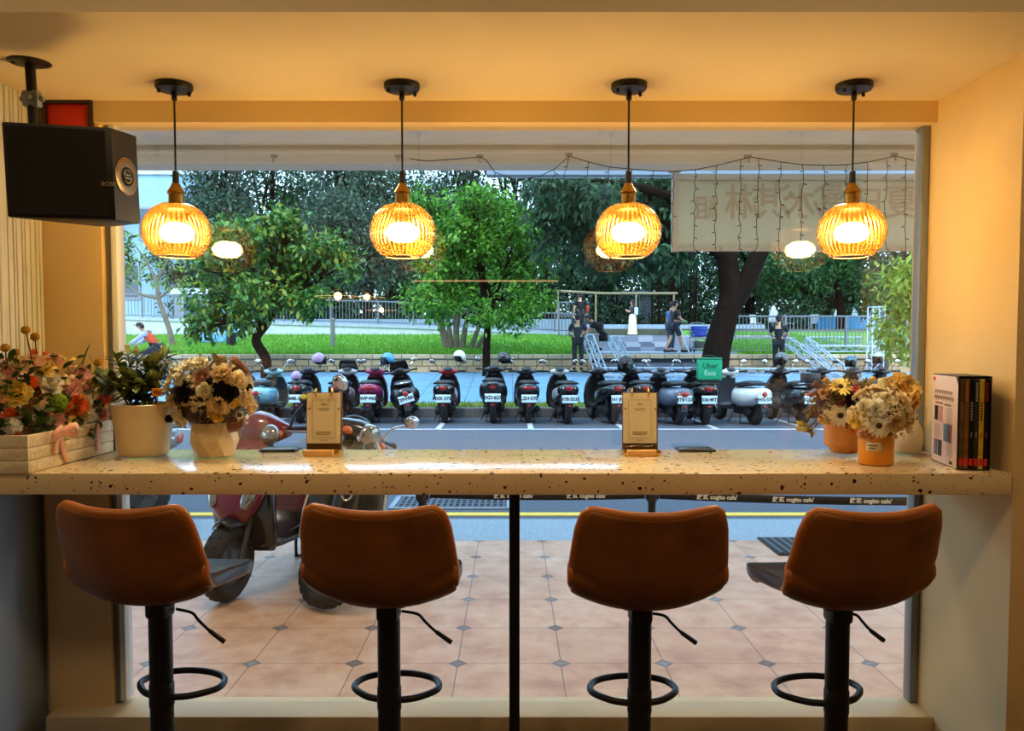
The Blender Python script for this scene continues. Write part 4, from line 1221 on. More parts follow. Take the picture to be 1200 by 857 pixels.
    b.loft([ring((.27 + .01 * (abs(y_) < .1), y_, 1.0), (1, 0, 0), (0, 0, 1), a, c, 16, 2.2) for y_, a, c in hw_], M=MS)
    hb = b.build('handlebar_cover', body if retro else panel, t, 60)
    b = MB(); b.tube([(.325, 0, .97), (.30, 0, .88)], [.07, .05], 12, M=MS); b.ell((.21, 0, 1.055), (.075, .10, .035), 16, 8, M=MS, rot=(0, R(-22), 0)); b.build('instrument_cluster', BLKPL, t)
    for sy in (-1, 1):
        b = MB(); b.tube([(.27, sy * .18, 1.005), (.21, sy * .35, 1.015)], .018, 10, M=MS); b.tube([(.21, sy * .35, 1.015), (.207, sy * .365, 1.016)], .024, 10, M=MS); b.build('grip', RUBBER, t)
        b = MB(); b.tube(spl([(.30, sy * .17, 1.0), (.31, sy * .22, 1.0), (.27, sy * .34, 1.0)], 3), .008, 6, M=MS); b.build('brake_lever', STEEL, t)
    for sy, on in zip((1, -1), mirrors):
        if not on: continue
        b = MB(); b.tube(spl([(.26, sy * .20, 1.03), (.255, sy * .24, 1.12), (.28, sy * .32, 1.19)], 4), .0075, 6, M=MS)
        b.ell((.285, sy * .335, 1.215), (.022, .065, .045), 16, 8, M=MS, rot=(sy * R(12), 0, 0))
        m_ = b.build('mirror', CHROME if retro else BLKPL, t)
        b = MB(); b.ell((.268, sy * .335, 1.215), (.008, .057, .038), 16, 6, M=MS, rot=(sy * R(12), 0, 0)); b.build('mirror_glass', MIRG, m_)
    b = MB()
    if light == 'bar':
        Mh = MS @ Matrix.Translation((.375, 0, 1.0)) @ Matrix.Rotation(PI / 2, 4, 'Y')
        b.lathe([(0, .022), (.05, .018), (.073, .004), (.076, -.02)], 28, M=Mh); o = b.build('headlight', CLL, t)
        b = MB(); b.lathe([(.074, .004), (.082, .006), (.086, -.004), (.084, -.03)], 28, M=Mh); b.build('headlight_ring', CHROME, o)
    elif light == 'wide':
        for sy in (-1, 1):
            b.ell((.352, sy * .10, .985), (.055, .115, .065), 18, 10, M=MS, rot=(0, R(-15), sy * R(-38)))
        o = b.build('headlight', CLL, t)
    else:
        b.ell((.355, 0, .985), (.035, .085, .045), 16, 8, M=MS); o = b.build('headlight', CLL, t)
    for sy in (-1, 1):
        b = MB(); b.ell((.33, sy * .15, .985), (.035, .035, .026), 12, 6, M=MS); b.build('indicator', ORL, t)
    # tail
    xt, zt2 = sec[1][0] - .02, sec[1][1]
    if tail == 'wide':
        b = MB(); b.loft([ring((xt + .03 * (abs(y_) / .13) ** 2, y_, zt2), (1, 0, 0), (0, 0, 1), .03, h, 12) for y_, h in ((-.135, .008), (-.09, .034), (0, .04), (.09, .034), (.135, .008))]); b.build('tail_light', REDL, t, 60)
    elif tail == 'round':
        b = MB(); b.ell((xt, 0, zt2), (.03, .055, .055), 18, 8); b.build('tail_light', REDL, t)
    else:
        b = MB(); b.ell((xt, 0, zt2 - .0), (.035, .07, .055), 16, 8); b.build('tail_light', REDL, t)
        for sy in (-1, 1):
            b = MB(); b.ell((xt + .04, sy * .105, zt2 + .0), (.04, .045, .032), 12, 6, rot=(0, 0, sy * R(-25))); b.build('rear_indicator', CLL if tail == 'mid' else ORL, t)
    mg = inner if style != 'retro' else PG
    b = MB(); b.prism([(-.085, .60), (.085, .60), (.075, .42), (.06, .27), (-.06, .27), (-.075, .42)], .02, Matrix.Translation((-.93, 0, 0)) @ Matrix(((0, 0, 1, 0), (1, 0, 0, 0), (0, 1, 0, 0), (0, 0, 0, 1))), bevel=.006)
    b.box((-.80, 0, .52), (.26, .10, .05), .01)
    b.build('mudguard', mg, t)
    b = MB(); b.ell((-.945, 0, .375), (.012, .035, .022), 10, 6); b.build('rear_reflector', REDL, t)
    if plate:
        Mp = Matrix.Translation((-.955, plate_y, .51)) @ Matrix.Rotation(R(plate_tilt), 4, 'X') @ Matrix.Rotation(R(8), 4, 'Y')
        b = MB(); b.box((0, 0, 0), (.008, .30, .155), .003, M=Mp); pl = b.build('number_plate', PLATE, t)
        Mt = Mp @ Matrix.Translation((-.0055, 0, 0)) @ Matrix(((0, 0, -1, 0), (-1, 0, 0, 0), (0, 1, 0, 0), (0, 0, 0, 1)))
        text(plate, .092, PLTXT, pl, Mt, bold=.004)
    if topbox:
        b = MB(); b.box((-.90, 0, .93), (.24, .30, .18), .02); o = b.build('rear_carrier_box', BLKPL, t)
    if screen:
        b = MB(); b.grid([[V((.40 - .10 * (i / 6) - .12 * (k / 3) ** 2 * .3, .2 * k / 3 * (1 - .25 * (i / 6) ** 2), 1.02 + .22 * i / 6)) for k in (-3, -2, -1, 0, 1, 2, 3)] for i in range(7)], M=MS); b.build('fly_screen', PB, t, 60, solid=.006)
    return t
def contact(px, py=497): return gp(px, py, GZ - .012)
def far(px, label, yaw=0, py=496, **k):
    q = contact(px, py)
    a = R(90 + yaw)
    loc = (q.x + .62 * math.cos(a), q.y + .62 * math.sin(a), GZ - .012)
    return scooter(label, loc, yaw=yaw, **k)
MINT = paint('mint', (142, 196, 204)); MAG = paint('magenta', (164, 44, 92)); WHITE = paint('white', (226, 230, 230)); SLATE = paint('slate', (98, 112, 128)); SILVER = paint('silver', (150, 158, 166)); LAV = paint('lavender', (168, 140, 176)); DGREY = paint('dark_grey', (40, 44, 50)); BLUEP = paint('sky_blue', (96, 170, 214)); REDP = paint('red', (150, 24, 30)); PEARL = paint('pearl', (176, 184, 190))
far(262, 'dark grey scooter mostly hidden behind the cream flower vase', -8, body=DGREY, plate='MGA-5536')
far(306, 'mint green scooter with a blue panel parked behind the cream and black flowers', 0, body=MINT, panel=BLUEP, style='retro', inner=DGREY, light='bar')
far(352, 'black scooter with a yellow stickered mirror before it, left of the menu stand', 4, body=PB, tail='mid', mirrors=(1, 1), plate='NMB-3386')
far(399, 'black scooter with a red and white tail, half hidden by the first menu stand', 2, body=PB, panel=PEARL, tail='wide', screen=True)
far(434, 'magenta scooter with a blue helmet on its mirror', 3, body=MAG, panel=MAG, plate='EWP·9432', tail='wide', inner=PB)
far(480, 'black scooter with a chrome grab rail leaning to the left', 10, body=PB, style='retro', plate='TS9·HBH', rail='chrome', lean=-9, tail='round', plate_tilt=-8, screen=True)
far(521, 'black scooter with red trim and a white helmet on its mirror', 0, body=PB, panel=REDP, plate='MXK·3752', tail='mid')
far(578, 'big black scooter standing directly behind the counter centre with a side bag', 0, body=PB, plate='MXD·6271', style='maxi', tail='none', screen=False, scale=1.04)
far(619, 'black scooter with one wide red tail light and the plate ending 570', 2, body=DGREY, plate='LZH·570', tail='wide')
far(664, 'black and silver scooter parked right of the one with the wide tail light', 6, body=PB, panel=PEARL, plate='NYB·5535', tail='mid', py=497)
far(718, 'black scooter with the plate 161-JHC left of the second menu stand', 13, body=PB, plate='161·JHC', tail='mid', py=497)
far(752, 'black scooter behind the second menu stand with a big black helmet', 4, body=PB, panel=DGREY, py=496)
far(794, 'slate blue retro scooter right of the second menu stand', 12, body=SLATE, style='retro', plate='MTB·1220', tail='none', plate_tilt=0, light='bar', inner=PB, py=498)
far(826, 'black scooter with a magenta rear guard carrying the green delivery bag', 1, body=PB, plate='336·MTJ', tail='none', fender=MAG, py=498)
far(884, 'white retro scooter turned to show its side', 17, body=WHITE, style='retro', plate='MWG·5782', tail='round', light='bar', seat=SEATM, inner=PG, py=498)
far(940, 'black scooter with a rear carrier box behind the dried flower pot', 9, topbox=True, body=PB, plate='MGG·9725', style='retro', tail='none', rail='chrome', py=498)
far(992, 'black scooter with a blue helmet behind the tan flower pot', 12, body=PB, style='sport')
far(1026, 'dark scooter with a pale green helmet behind the flower pots', 6, body=DGREY, style='sport')
far(1062, 'black scooter at the right end of the row beside the window frame', 6, body=PB, style='sport')
# guard on the bag scooter
# near scooters on the terrace
BURG = paint('burgundy', (112, 16, 34), .2)
hd = math.atan2(-.95, -.28)
q = gp(268, 704, GZ); loc = (q.x - .63 * math.cos(hd), q.y - .63 * math.sin(hd), GZ)
burg = scooter('burgundy scooter on the terrace, its front wheel behind the first bar stool', loc, heading=hd, body=BURG, style='maxi', inner=PB, light='wide', steer=4, nose=True, fender_arc=(70, 95), fender=BLKPL, mirrors=(1, 0), tail='wide', group='scooters parked on the terrace')
hd = math.atan2(-1, .10)
q = gp(378, 711, GZ); loc = (q.x - .63 * math.cos(hd), q.y - .63 * math.sin(hd), GZ)
OLIVE = paint('olive_black', (44, 42, 34), .18); CREAM = mat('cream_trim', (206, 196, 172), .4)
dark = scooter('dark olive retro scooter on the terrace behind the second bar stool', loc, heading=hd, body=OLIVE, style='retro', inner=PB, light='bar', steer=46, lean=-12, fender_arc=(40, 120), fender=BLKPL, tail='round', trim=CREAM, group='scooters parked on the terrace')
for ch in burg.children:
    if ch.name.split('.')[0] == 'mirror':
        b = MB(); Mq = Matrix.Identity(4); b.ell((.31, .335, 1.215), (.006, .026, .017), 12, 6, M=Mq); b.build('yellow_sticker', mat('yellow_sticker', (226, 214, 40), .4), ch)
b = MB(); pts = [(.545 + .0 * 1, .035 * math.cos(a * PI / 12), .70 + .075 * math.sin(a * PI / 12)) for a in range(24)]
b.tube(pts, .009, 8, closed=True); b.build('chrome_badge_ring', CHROME, dark)
q = gp(152, 611, GZ)
scooter('blue-grey scooter at the kerb, only its rear showing beneath the counter at the left', (q.x - .55, q.y + .05, GZ), heading=math.atan2(-.1, -1), body=SLATE, style='sport', group='scooters parked on the terrace')

# helmets hung on mirrors and handlebars
def helmet(px, py, Y, m, label, yaw=0, visor=True, size=1.0, tilt=0, full=False, trimm=None):
    c = at(px, py, Y)
    t = thing('helmet', label, 'helmet', c, rot=(R(tilt), 0, R(90 + yaw)), group='helmets left on the scooters', scale=size)
    b = MB()
    rows = []
    n = 28
    for i in range(13):
        a = R(90) - R(118) * i / 12
        row = []
        for j in range(n):
            th = 2 * PI * j / n
            open_ = 0
            front = max(0, math.cos(th))
            aa = a if not full else a
            lim = R(4) if front > .35 else R(-32)      # face opening
            aa = R(90) - (R(90) - (R(-32) + (R(36) * min(1, max(0, (front - .25) * 4)) if not full else 0))) * i / 12
            row.append(V((.135 * math.cos(aa) * math.cos(th) - .01, .118 * math.cos(aa) * math.sin(th), .128 * math.sin(aa))))
        rows.append(row)
    b.loft(rows, cap=False); b.build('shell', m, t, 180, solid=.012)
    b = MB(); b.ell((-.012, 0, -.01), (.112, .098, .105), 18, 10); b.build('lining', mat('helmet_lining', (30, 28, 30), .9), t)
    if visor:
        b = MB(); b.grid([[V((.142 * math.cos(th) + .004, .126 * math.sin(th), z)) for th in np.linspace(-1.05, 1.05, 11)] for z in (.045, .0, -.06, -.11)])
        b.build('visor', thinglass('visor_' + str(px), (120, 130, 140), .05), t, 180, solid=.003)
    b = MB(); b.tube(spl([(.0, .105, -.05), (.01, .07, -.15), (.015, 0, -.185), (.01, -.07, -.15), (0, -.105, -.05)], 4), .007, 6); b.build('chin_strap', BLKPL, t)
    return t
HY = 16.25
helmet(374, 421, HY, LAV, 'lavender open helmet on the mirror of the black scooter left of the menu stand', -60, trimm=None)
helmet(347, 441, HY - .7, LAV, 'small lavender helmet resting on a black scooter seat behind the vase', 30, size=.8, visor=False)
helmet(454, 421, HY, paint('helmet_blue', (60, 150, 200)), 'bright blue helmet hanging above the magenta scooter', 120)
helmet(538, 418, HY, paint('helmet_white', (216, 224, 214)), 'white helmet hanging on the scooter with red trim', 140, visor=False)
helmet(591, 420, HY, PB, 'glossy black helmet hanging beside the straight tree trunk', -50)
helmet(733, 427, HY, mat('helmet_matte_black', (24, 24, 26), .55), 'big matt black helmet set above the scooter behind the second menu stand', 150, size=1.28, full=True)
helmet(915, 421, HY, paint('helmet_grey', (74, 82, 78)), 'dark grey helmet with a visor in front of the man on the right', 130, size=1.1)
helmet(997, 424, HY, paint('helmet_teal', (44, 92, 124)), 'dark blue open helmet above the tan flower pot', 150, size=.95)
helmet(1029, 420, HY, paint('helmet_pale', (176, 190, 164)), 'pale green helmet above the white flowers near the right window frame', 150, size=.95)

# green delivery bag
c = at(832, 433, 15.25)
t = thing('delivery_bag', 'bright green insulated delivery bag strapped on a scooter seat', 'bag', (c.x, c.y, c.z), rot=(0, 0, R(-9)))
UG = mat('bag_green', (24, 168, 120), .55, bump=.3, bs=14, bd=.02)
b = MB(); b.box((0, .16, 0), (.44, .38, .42), .025, seg=3); b.build('body', UG, t)
b = MB(); b.box((0, .16, .205), (.46, .40, .035), .014); b.build('lid', mat('bag_green_dark', (16, 128, 92), .55), t)
Mt = Matrix.Translation((0, -.034, .065)) @ Matrix.Rotation(PI / 2, 4, 'X')
text('Uber', .135, mat('bag_print_dark', (20, 96, 74), .6), t, Mt, bold=.003)
text('Eats', .135, mat('bag_print_pale', (140, 216, 186), .6), t, Matrix.Translation((0, -.034, -.075)) @ Matrix.Rotation(PI / 2, 4, 'X'), bold=.003)
b = MB()
for sx in (-1, 1): b.box((sx * .225, .16, -.02), (.012, .34, .34), .006)
b.build('side_pocket', mat('bag_green_dark', (16, 128, 92), .55), t)
b = MB(); b.tube(spl([(-.10, .16, .222), (-.08, .16, .262), (.08, .16, .262), (.10, .16, .222)], 4), .010, 6); b.build('carry_handle', BLKPL, t)
b = MB(); b.lathe([(.0, 0)], 3) if False else b.box((0, .16, -.235), (.36, .42, .05), .015); b.build('rack_base', BLKPL, t)
# ================================================================== people
SKIN = mat('skin', (206, 156, 124), .5, sub=.1)
HAIRM = mat('dark_hair', (26, 20, 18), .6)
def skin_mesh(name, pts, edges, m, parent, sub=1):
    """pts: {name: (co, radius)}; edges: name pairs. One continuous skinned surface."""
    names = list(pts)
    me = bpy.data.meshes.new(name)
    me.from_pydata([tuple(pts[k][0]) for k in names], [(names.index(a), names.index(c)) for a, c in edges], [])
    o = bpy.data.objects.new(name, me); COL.objects.link(o)
    md = o.modifiers.new('skin', 'SKIN'); md.use_smooth_shade = True; md.branch_smoothing = .6
    for k, sv in zip(names, me.skin_vertices[0].data):
        r = pts[k][1]
        sv.radius = (r, r) if not isinstance(r, tuple) else r
        sv.use_root = (k == names[0])
    o.modifiers.new('sub', 'SUBSURF').levels = sub
    o.modifiers['sub'].render_levels = sub
    dg = bpy.context.evaluated_depsgraph_get()
    nm = bpy.data.meshes.new_from_object(o.evaluated_get(dg))
    bpy.data.objects.remove(o); bpy.data.meshes.remove(me)
    nm.name = name
    nm.materials.clear(); nm.materials.append(m)
    nm.polygons.foreach_set('use_smooth', [True] * len(nm.polygons))
    return link(name, nm, parent)
BASE = dict(pelvis=(0, 0, .93), waist=(0, 0, 1.08), chest=(0, 0, 1.28), neck=(0, 0, 1.46), head=(.02, 0, 1.56),
            shL=(0, .185, 1.40), elL=(-.02, .25, 1.12), wrL=(.05, .26, .88), shR=(0, -.185, 1.40), elR=(-.02, -.25, 1.12), wrR=(.05, -.26, .88),
            hipL=(0, .095, .90), knL=(.02, .105, .49), anL=(-.01, .11, .09), hipR=(0, -.095, .90), knR=(.02, -.105, .49), anR=(-.01, -.11, .09))
def person(label, px, py, Y, yaw, joints=None, top=(40, 42, 46), legs=(30, 32, 36), shorts=False, cap=None, hair=(26, 20, 18), skirt=None, glove=None, sleeves=True, bag=None, vest=None, print_=None, height=1.0, longhair=False, armwarm=None, z=None, shoes=(24, 24, 26), origin_py=None):
    J = {k: Vector(v) for k, v in BASE.items()}
    for k, v in (joints or {}).items(): J[k] = Vector(v)
    g = at(px, py, Y)
    t = thing('person', label, 'person', (g.x, Y, g.z if z is None else z), R(yaw), scale=height)
    P = {}
    def add(k, co, r): P[k] = (Vector(co), r)
    add('pelvis', J['pelvis'], .115); add('waist', J['waist'], .10); add('chest', J['chest'], .105); add('neck0', J['neck'] - (J['neck'] - J['chest']) * .25, .05); add('neck', J['neck'], .05)
    up = (J['head'] - J['neck']).normalized()
    E_ = [('pelvis', 'waist'), ('waist', 'chest'), ('chest', 'neck0'), ('neck0', 'neck')]
    fw = Vector((1, 0, 0)); 
    add('jaw', J['head'] - up * .01 + fw * .01, .068); add('skull', J['head'] + up * .085, .088); add('crown', J['head'] + up * .135, .066)
    E_ += [('neck', 'jaw'), ('jaw', 'skull'), ('skull', 'crown')]
    for s_, sy in (('L', 1), ('R', -1)):
        sh, el, wr = J['sh' + s_], J['el' + s_], J['wr' + s_]
        add('sh' + s_, sh, .046); add('el' + s_, el, .043); add('wr' + s_, wr, .030)
        E_ += [('chest', 'sh' + s_), ('sh' + s_, 'el' + s_), ('el' + s_, 'wr' + s_)]
        d = (wr - el).normalized(); side = d.cross(Vector((1, 0, 0)) if abs(d.x) < .8 else Vector((0, 0, 1))).normalized(); nrm = d.cross(side)
        add('pm' + s_, wr + d * .05, (.040, .022)); E_.append(('wr' + s_, 'pm' + s_))
        for f, off in enumerate((-.030, -.010, .011, .030)):
            a = wr + d * .085 + side * off; ln = (.062, .074, .070, .055)[f]
            add('k%d' % f + s_, a, .0105); add('f%d' % f + s_, a + d * ln * .55 + nrm * .012, .0095); add('t%d' % f + s_, a + d * ln * .9 + nrm * .035, .008)
            E_ += [('pm' + s_, 'k%d' % f + s_), ('k%d' % f + s_, 'f%d' % f + s_), ('f%d' % f + s_, 't%d' % f + s_)]
        add('th0' + s_, wr + d * .045 + side * -.045, .012); add('th1' + s_, wr + d * .085 + side * -.062 + nrm * .02, .0095); E_ += [('pm' + s_, 'th0' + s_), ('th0' + s_, 'th1' + s_)]
        hp, kn, an = J['hip' + s_], J['kn' + s_], J['an' + s_]
        add('hip' + s_, hp, .095); add('kn' + s_, kn, .058); add('cf' + s_, kn.lerp(an, .35) - Vector((.015, 0, 0)), .056); add('an' + s_, an, .038)
        tw = Vector((.16, 0, -.055)); add('toe' + s_, an + tw, .034)
        E_ += [('pelvis', 'hip' + s_), ('hip' + s_, 'kn' + s_), ('kn' + s_, 'cf' + s_), ('cf' + s_, 'an' + s_), ('an' + s_, 'toe' + s_)]
    body = skin_mesh('body', P, E_, SKIN, t)
    # face: nose, ears, eyes
    hc = J['head'] + up * .06
    b = MB(); b.ell(hc + Vector((.095, 0, -.015)), (.018, .014, .022), 8, 6)
    for sy in (-1, 1): b.ell(hc + Vector((0, sy * .086, -.005)), (.02, .010, .03), 8, 6)
    b.build('face_features', SKIN, t)
    b = MB()
    for sy in (-1, 1): b.ell(hc + Vector((.082, sy * .032, .012)), (.009, .014, .008), 8, 5)
    b.ell(hc + Vector((.084, 0, -.055)), (.008, .024, .006), 8, 5)
    b.build('eyes_and_mouth', HAIRM, t)
    hm = mat('hair_%d_%d_%d' % hair, hair, .6)
    b = MB(); b.ell(hc + up * .045 - fw * .018, (.100, .096, .088), 18, 10, zcut=-.35)
    b.ell(hc - fw * .055, (.055, .085, .085), 14, 8)
    if longhair: b.loft([ring(hc - fw * .05 - up * q, (1, 0, 0), (0, 1, 0), .055 - q * .05, .085 - q * .06, 12) for q in (-.02, .06, .14, .22, .28)])
    b.build('hair', hm, t)
    if cap:
        cm = mat('cap_%d_%d_%d' % cap, cap, .7)
        b = MB(); b.ell(hc + up * .05 - fw * .01, (.108, .103, .085), 18, 8, zcut=-.05)
        b.loft([ring(hc + up * .05 + fw * x, (0, 1, 0), (0, 0, 1), w_, .006, 12) for x, w_ in ((.06, .085), (.11, .080), (.15, .065), (.175, .03))])
        b.build('cap', cm, t)
    # clothing
    tm = mat('cloth_%d_%d_%d' % top, top, .85, var=.15, vs=12, bump=.4, bs=14, bd=.015)
    Q = {'c0': (J['pelvis'].lerp(J['waist'], -.05), .142), 'c1': (J['waist'], .132), 'c2': (J['chest'], .168), 'c3': (J['neck'] - (J['neck'] - J['chest']) * .22, .105)}
    EQ = [('c0', 'c1'), ('c1', 'c2'), ('c2', 'c3')]
    for s_ in 'LR':
        sh, el, wr = J['sh' + s_], J['el' + s_], J['wr' + s_]
        Q['m' + s_] = (J['chest'].lerp(sh, .55) + Vector((0, 0, .02)), .115); Q['s' + s_] = (sh, .088); Q['e' + s_] = (sh.lerp(el, .75 if sleeves is True else 1.0), .070); EQ += [('c2', 'm' + s_), ('m' + s_, 's' + s_), ('s' + s_, 'e' + s_)]
        if sleeves == 'long': Q['w' + s_] = (el.lerp(wr, .95), .045); EQ.append(('e' + s_, 'w' + s_))
    shirt = skin_mesh('shirt', Q, EQ, tm, t)
    if print_:
        b = MB(); c = J['chest'].lerp(J['neck'], .35); b.box(c + Vector((-.158, 0, .0)), (.02, .17, .05), .004)
        b.build('back_print', mat('pale_print', (196, 186, 150), .7), shirt)
    if vest:
        vm = mat('hi_vis_vest', vest, .6)
        o = skin_mesh('safety_vest', {'c0': (J['pelvis'].lerp(J['waist'], .2), .165), 'c1': (J['waist'], .155), 'c2': (J['chest'], .185), 'c3': (J['neck'] - (J['neck'] - J['chest']) * .2, .12), 'mL': (J['chest'].lerp(J['shL'], .6), .125), 'mR': (J['chest'].lerp(J['shR'], .6), .125)}, [('c0', 'c1'), ('c1', 'c2'), ('c2', 'c3'), ('c2', 'mL'), ('c2', 'mR')], vm, t)
    if armwarm:
        b = MB(); b.tube([J['shR'].lerp(J['elR'], .7), J['elR'], J['elR'].lerp(J['wrR'], .9)], [.066, .058, .045], 12); b.build('red_sleeve', mat('red_cloth', armwarm, .7), t)
    lm = mat('trousers_%d_%d_%d' % legs, legs, .85, var=.15, vs=10, bump=.3, bs=12, bd=.01)
    if skirt:
        b = MB(); c = J['pelvis']
        b.loft([[Vector((c.x + (r * 1.0) * math.cos(2 * PI * j / 24) * (1 + .05 * math.cos(j * PI / 2 * 1.5)), r * math.sin(2 * PI * j / 24), z_)) for j in range(24)] for z_, r in ((1.06, .12), (.95, .165), (.6, .185), (.3, .21), (.1, .235))])
        b.build('skirt', mat('skirt_cloth', skirt, .8), t, 80)
    else:
        Q = {'p': (J['pelvis'], .145)}; EQ = []
        for s_ in 'LR':
            hp, kn, an = J['hip' + s_], J['kn' + s_], J['an' + s_]
            Q['h' + s_] = (hp, .108); EQ.append(('p', 'h' + s_))
            if shorts: Q['k' + s_] = (hp.lerp(kn, .92), .088); EQ.append(('h' + s_, 'k' + s_))
            else:
                Q['k' + s_] = (kn, .075); Q['a' + s_] = (kn.lerp(an, .93), .062); EQ += [('h' + s_, 'k' + s_), ('k' + s_, 'a' + s_)]
        skin_mesh('shorts' if shorts else 'trousers', Q, EQ, lm, t)
    for s_ in 'LR':
        an = J['an' + s_]
        b = MB(); b.loft(lx([(-.07, -.045, .03, .035, 2.5), (-.04, -.04, .045, .05, 2.5), (.03, -.045, .048, .045, 2.5), (.12, -.055, .05, .034, 2.5), (.19, -.062, .042, .025, 2.5), (.215, -.068, .02, .014, 2)], 14), M=Matrix.Translation(an)); b.build('shoe', mat('shoe_%d' % shoes[0], shoes, .7), t)
    if glove:
        for s_ in 'LR':
            d = (J['wr' + s_] - J['el' + s_]).normalized()
            b = MB(); b.tube([J['wr' + s_] - d * .05, J['wr' + s_] + d * .02, J['wr' + s_] + d * .085], [.040, .044, .046], 10); b.build('glove', mat('green_glove', glove, .8), t)
    if bag:
        b = MB(); b.box(J['chest'] + Vector((-.19, 0, -.08)), (.13, .27, .36), .05); b.build('backpack', mat('bag_%d_%d_%d' % bag, bag, .7), t)
    return t
# man in black standing on the pavement, back to us, bending arms forward to the ladder
person('man in a dark printed shirt standing on the pavement with his back turned', 677, 434, 24.3, 80,
       dict(wrR=(.30, -.12, 1.06), elR=(.10, -.27, 1.14), wrL=(.28, .16, 1.00), elL=(.06, .28, 1.12), head=(.04, 0, 1.55)), top=(44, 46, 52), legs=(24, 26, 32), print_=True, hair=(34, 26, 22))
# crouching man
person('man in black crouching beside the grey case on the plaza edge', 703, 411, 25.9, 165,
       dict(pelvis=(-.12, 0, .48), waist=(-.02, 0, .64), chest=(.14, 0, .80), neck=(.25, 0, .94), head=(.34, 0, 1.02),
            shL=(.16, .185, .90), elL=(.34, .24, .68), wrL=(.56, .16, .60), shR=(.16, -.185, .90), elR=(.34, -.24, .68), wrR=(.56, -.14, .58),
            hipL=(-.10, .10, .45), knL=(.26, .15, .52), anL=(.10, .14, .09), hipR=(-.10, -.10, .45), knR=(.24, -.15, .46), anR=(.02, -.14, .09)), top=(24, 24, 27), legs=(22, 24, 30), shorts=True, bag=(34, 36, 44))
# man behind, black shirt and red sleeve
person('man in a black cap and shirt with a red arm sleeve behind the plaza fence', 680, 396, 32.2, 100, dict(wrR=(.10, -.30, .92), elR=(-.03, -.30, 1.12)), top=(22, 22, 25), legs=(30, 34, 38), cap=(24, 24, 26), armwarm=(214, 70, 56), z=zP2)
# woman in pale skirt
person('woman in a long cream skirt with a white backpack on the plaza terrace', 741, 386, 36.0, 150, dict(wrR=(.26, -.10, 1.22), elR=(.06, -.24, 1.16), wrL=(.24, .10, 1.22), elL=(.05, .24, 1.15)), top=(60, 60, 58), skirt=(226, 210, 172), bag=(196, 210, 226), longhair=True, z=zP2, height=.96)
# man in shorts pulling a rope
mw = person('man in grey shorts and green gloves walking on the plaza', 790, 413, 26.7, 20,
       dict(anL=(-.26, .12, .09), knL=(-.06, .11, .50), anR=(.26, -.12, .09), knR=(.16, -.11, .50), wrR=(.30, -.16, 1.04), elR=(.06, -.26, 1.12), wrL=(.32, .06, 1.00), elL=(.06, .25, 1.12)), top=(58, 54, 54), legs=(52, 56, 66), shorts=True, glove=(76, 150, 86))
person('man in a blue shirt half hidden behind the man in grey shorts', 786, 412, 27.6, 20, dict(), top=(60, 96, 150), legs=(50, 60, 80), z=zP1)
# man at right, bending by the truss
person('man in a navy printed shirt and cap standing behind the grey helmet', 912, 436, 24.4, 65, dict(wrR=(.34, -.06, 1.06), elR=(.12, -.26, 1.16), wrL=(.30, .16, 1.10), elL=(.08, .27, 1.14)), top=(28, 32, 44), legs=(24, 26, 32), cap=(24, 24, 28), print_=True)
# cyclist in orange vest, with bicycle
cy = person('cyclist in an orange safety vest and dark cap riding left on the pavement', 176, 447, 23.0, 180,
       dict(pelvis=(-.22, 0, .98), waist=(-.12, 0, 1.10), chest=(.06, 0, 1.26), neck=(.16, 0, 1.42), head=(.22, 0, 1.50),
            shL=(.06, .185, 1.36), elL=(.26, .24, 1.16), wrL=(.46, .24, 1.06), shR=(.06, -.185, 1.36), elR=(.26, -.24, 1.16), wrR=(.46, -.24, 1.06),
            hipL=(-.20, .095, .95), knL=(.16, .12, .74), anL=(.05, .12, .36), hipR=(-.20, -.095, .95), knR=(.10, -.12, .62), anR=(.0, -.12, .22)), top=(190, 196, 214), sleeves='long', legs=(40, 42, 54), vest=(236, 84, 40), cap=(28, 30, 38), z=pave(23.0))
t = thing('bicycle', 'bicycle under the cyclist in the orange vest', 'bicycle', (cy.location.x, 23.0, pave(23.0)), R(180))
for nm, x in (('front_wheel', .56), ('rear_wheel', -.52)):
    b = MB(); b.tube([(x + .32 * math.cos(a * PI / 16), 0, .335 + .32 * math.sin(a * PI / 16)) for a in range(32)], .018, 8, closed=True); o = b.build(nm, RUBBER, t)
    b = MB()
    for k in range(14): b.tube([(x, 0, .335), (x + .31 * math.cos(k * PI / 7), 0, .335 + .31 * math.sin(k * PI / 7))], .0025, 4)
    b.build('spokes', STEEL, o)
b = MB()
for p, q in (((-.22, 0, .86), (-.06, 0, .30)), ((-.06, 0, .30), (.40, 0, .74)), ((-.18, 0, .74), (.40, 0, .80)), ((-.52, 0, .335), (-.06, 0, .30)), ((-.52, 0, .335), (-.20, 0, .76)), ((.38, 0, .86), (.56, 0, .335))): b.tube([p, q], .017, 8)
b.build('frame', paint('bike', (60, 84, 130)), t)
b = MB(); b.tube([(.36, 0, .95), (.38, 0, .84)], .014, 8); b.tube(spl([(.48, -.24, 1.02), (.42, -.16, 1.02), (.37, 0, .98), (.42, .16, 1.02), (.48, .24, 1.02)], 4), .012, 8); b.build('handlebar', CHROME, t)
b = MB(); b.loft(lx([(-.36, .885, .08, .03, 2.2), (-.24, .89, .07, .03, 2.2), (-.10, .89, .03, .02, 2)], 12)); b.build('saddle', BLKPL, t)
# ================================================================== things on the counter
TOP = 1.08
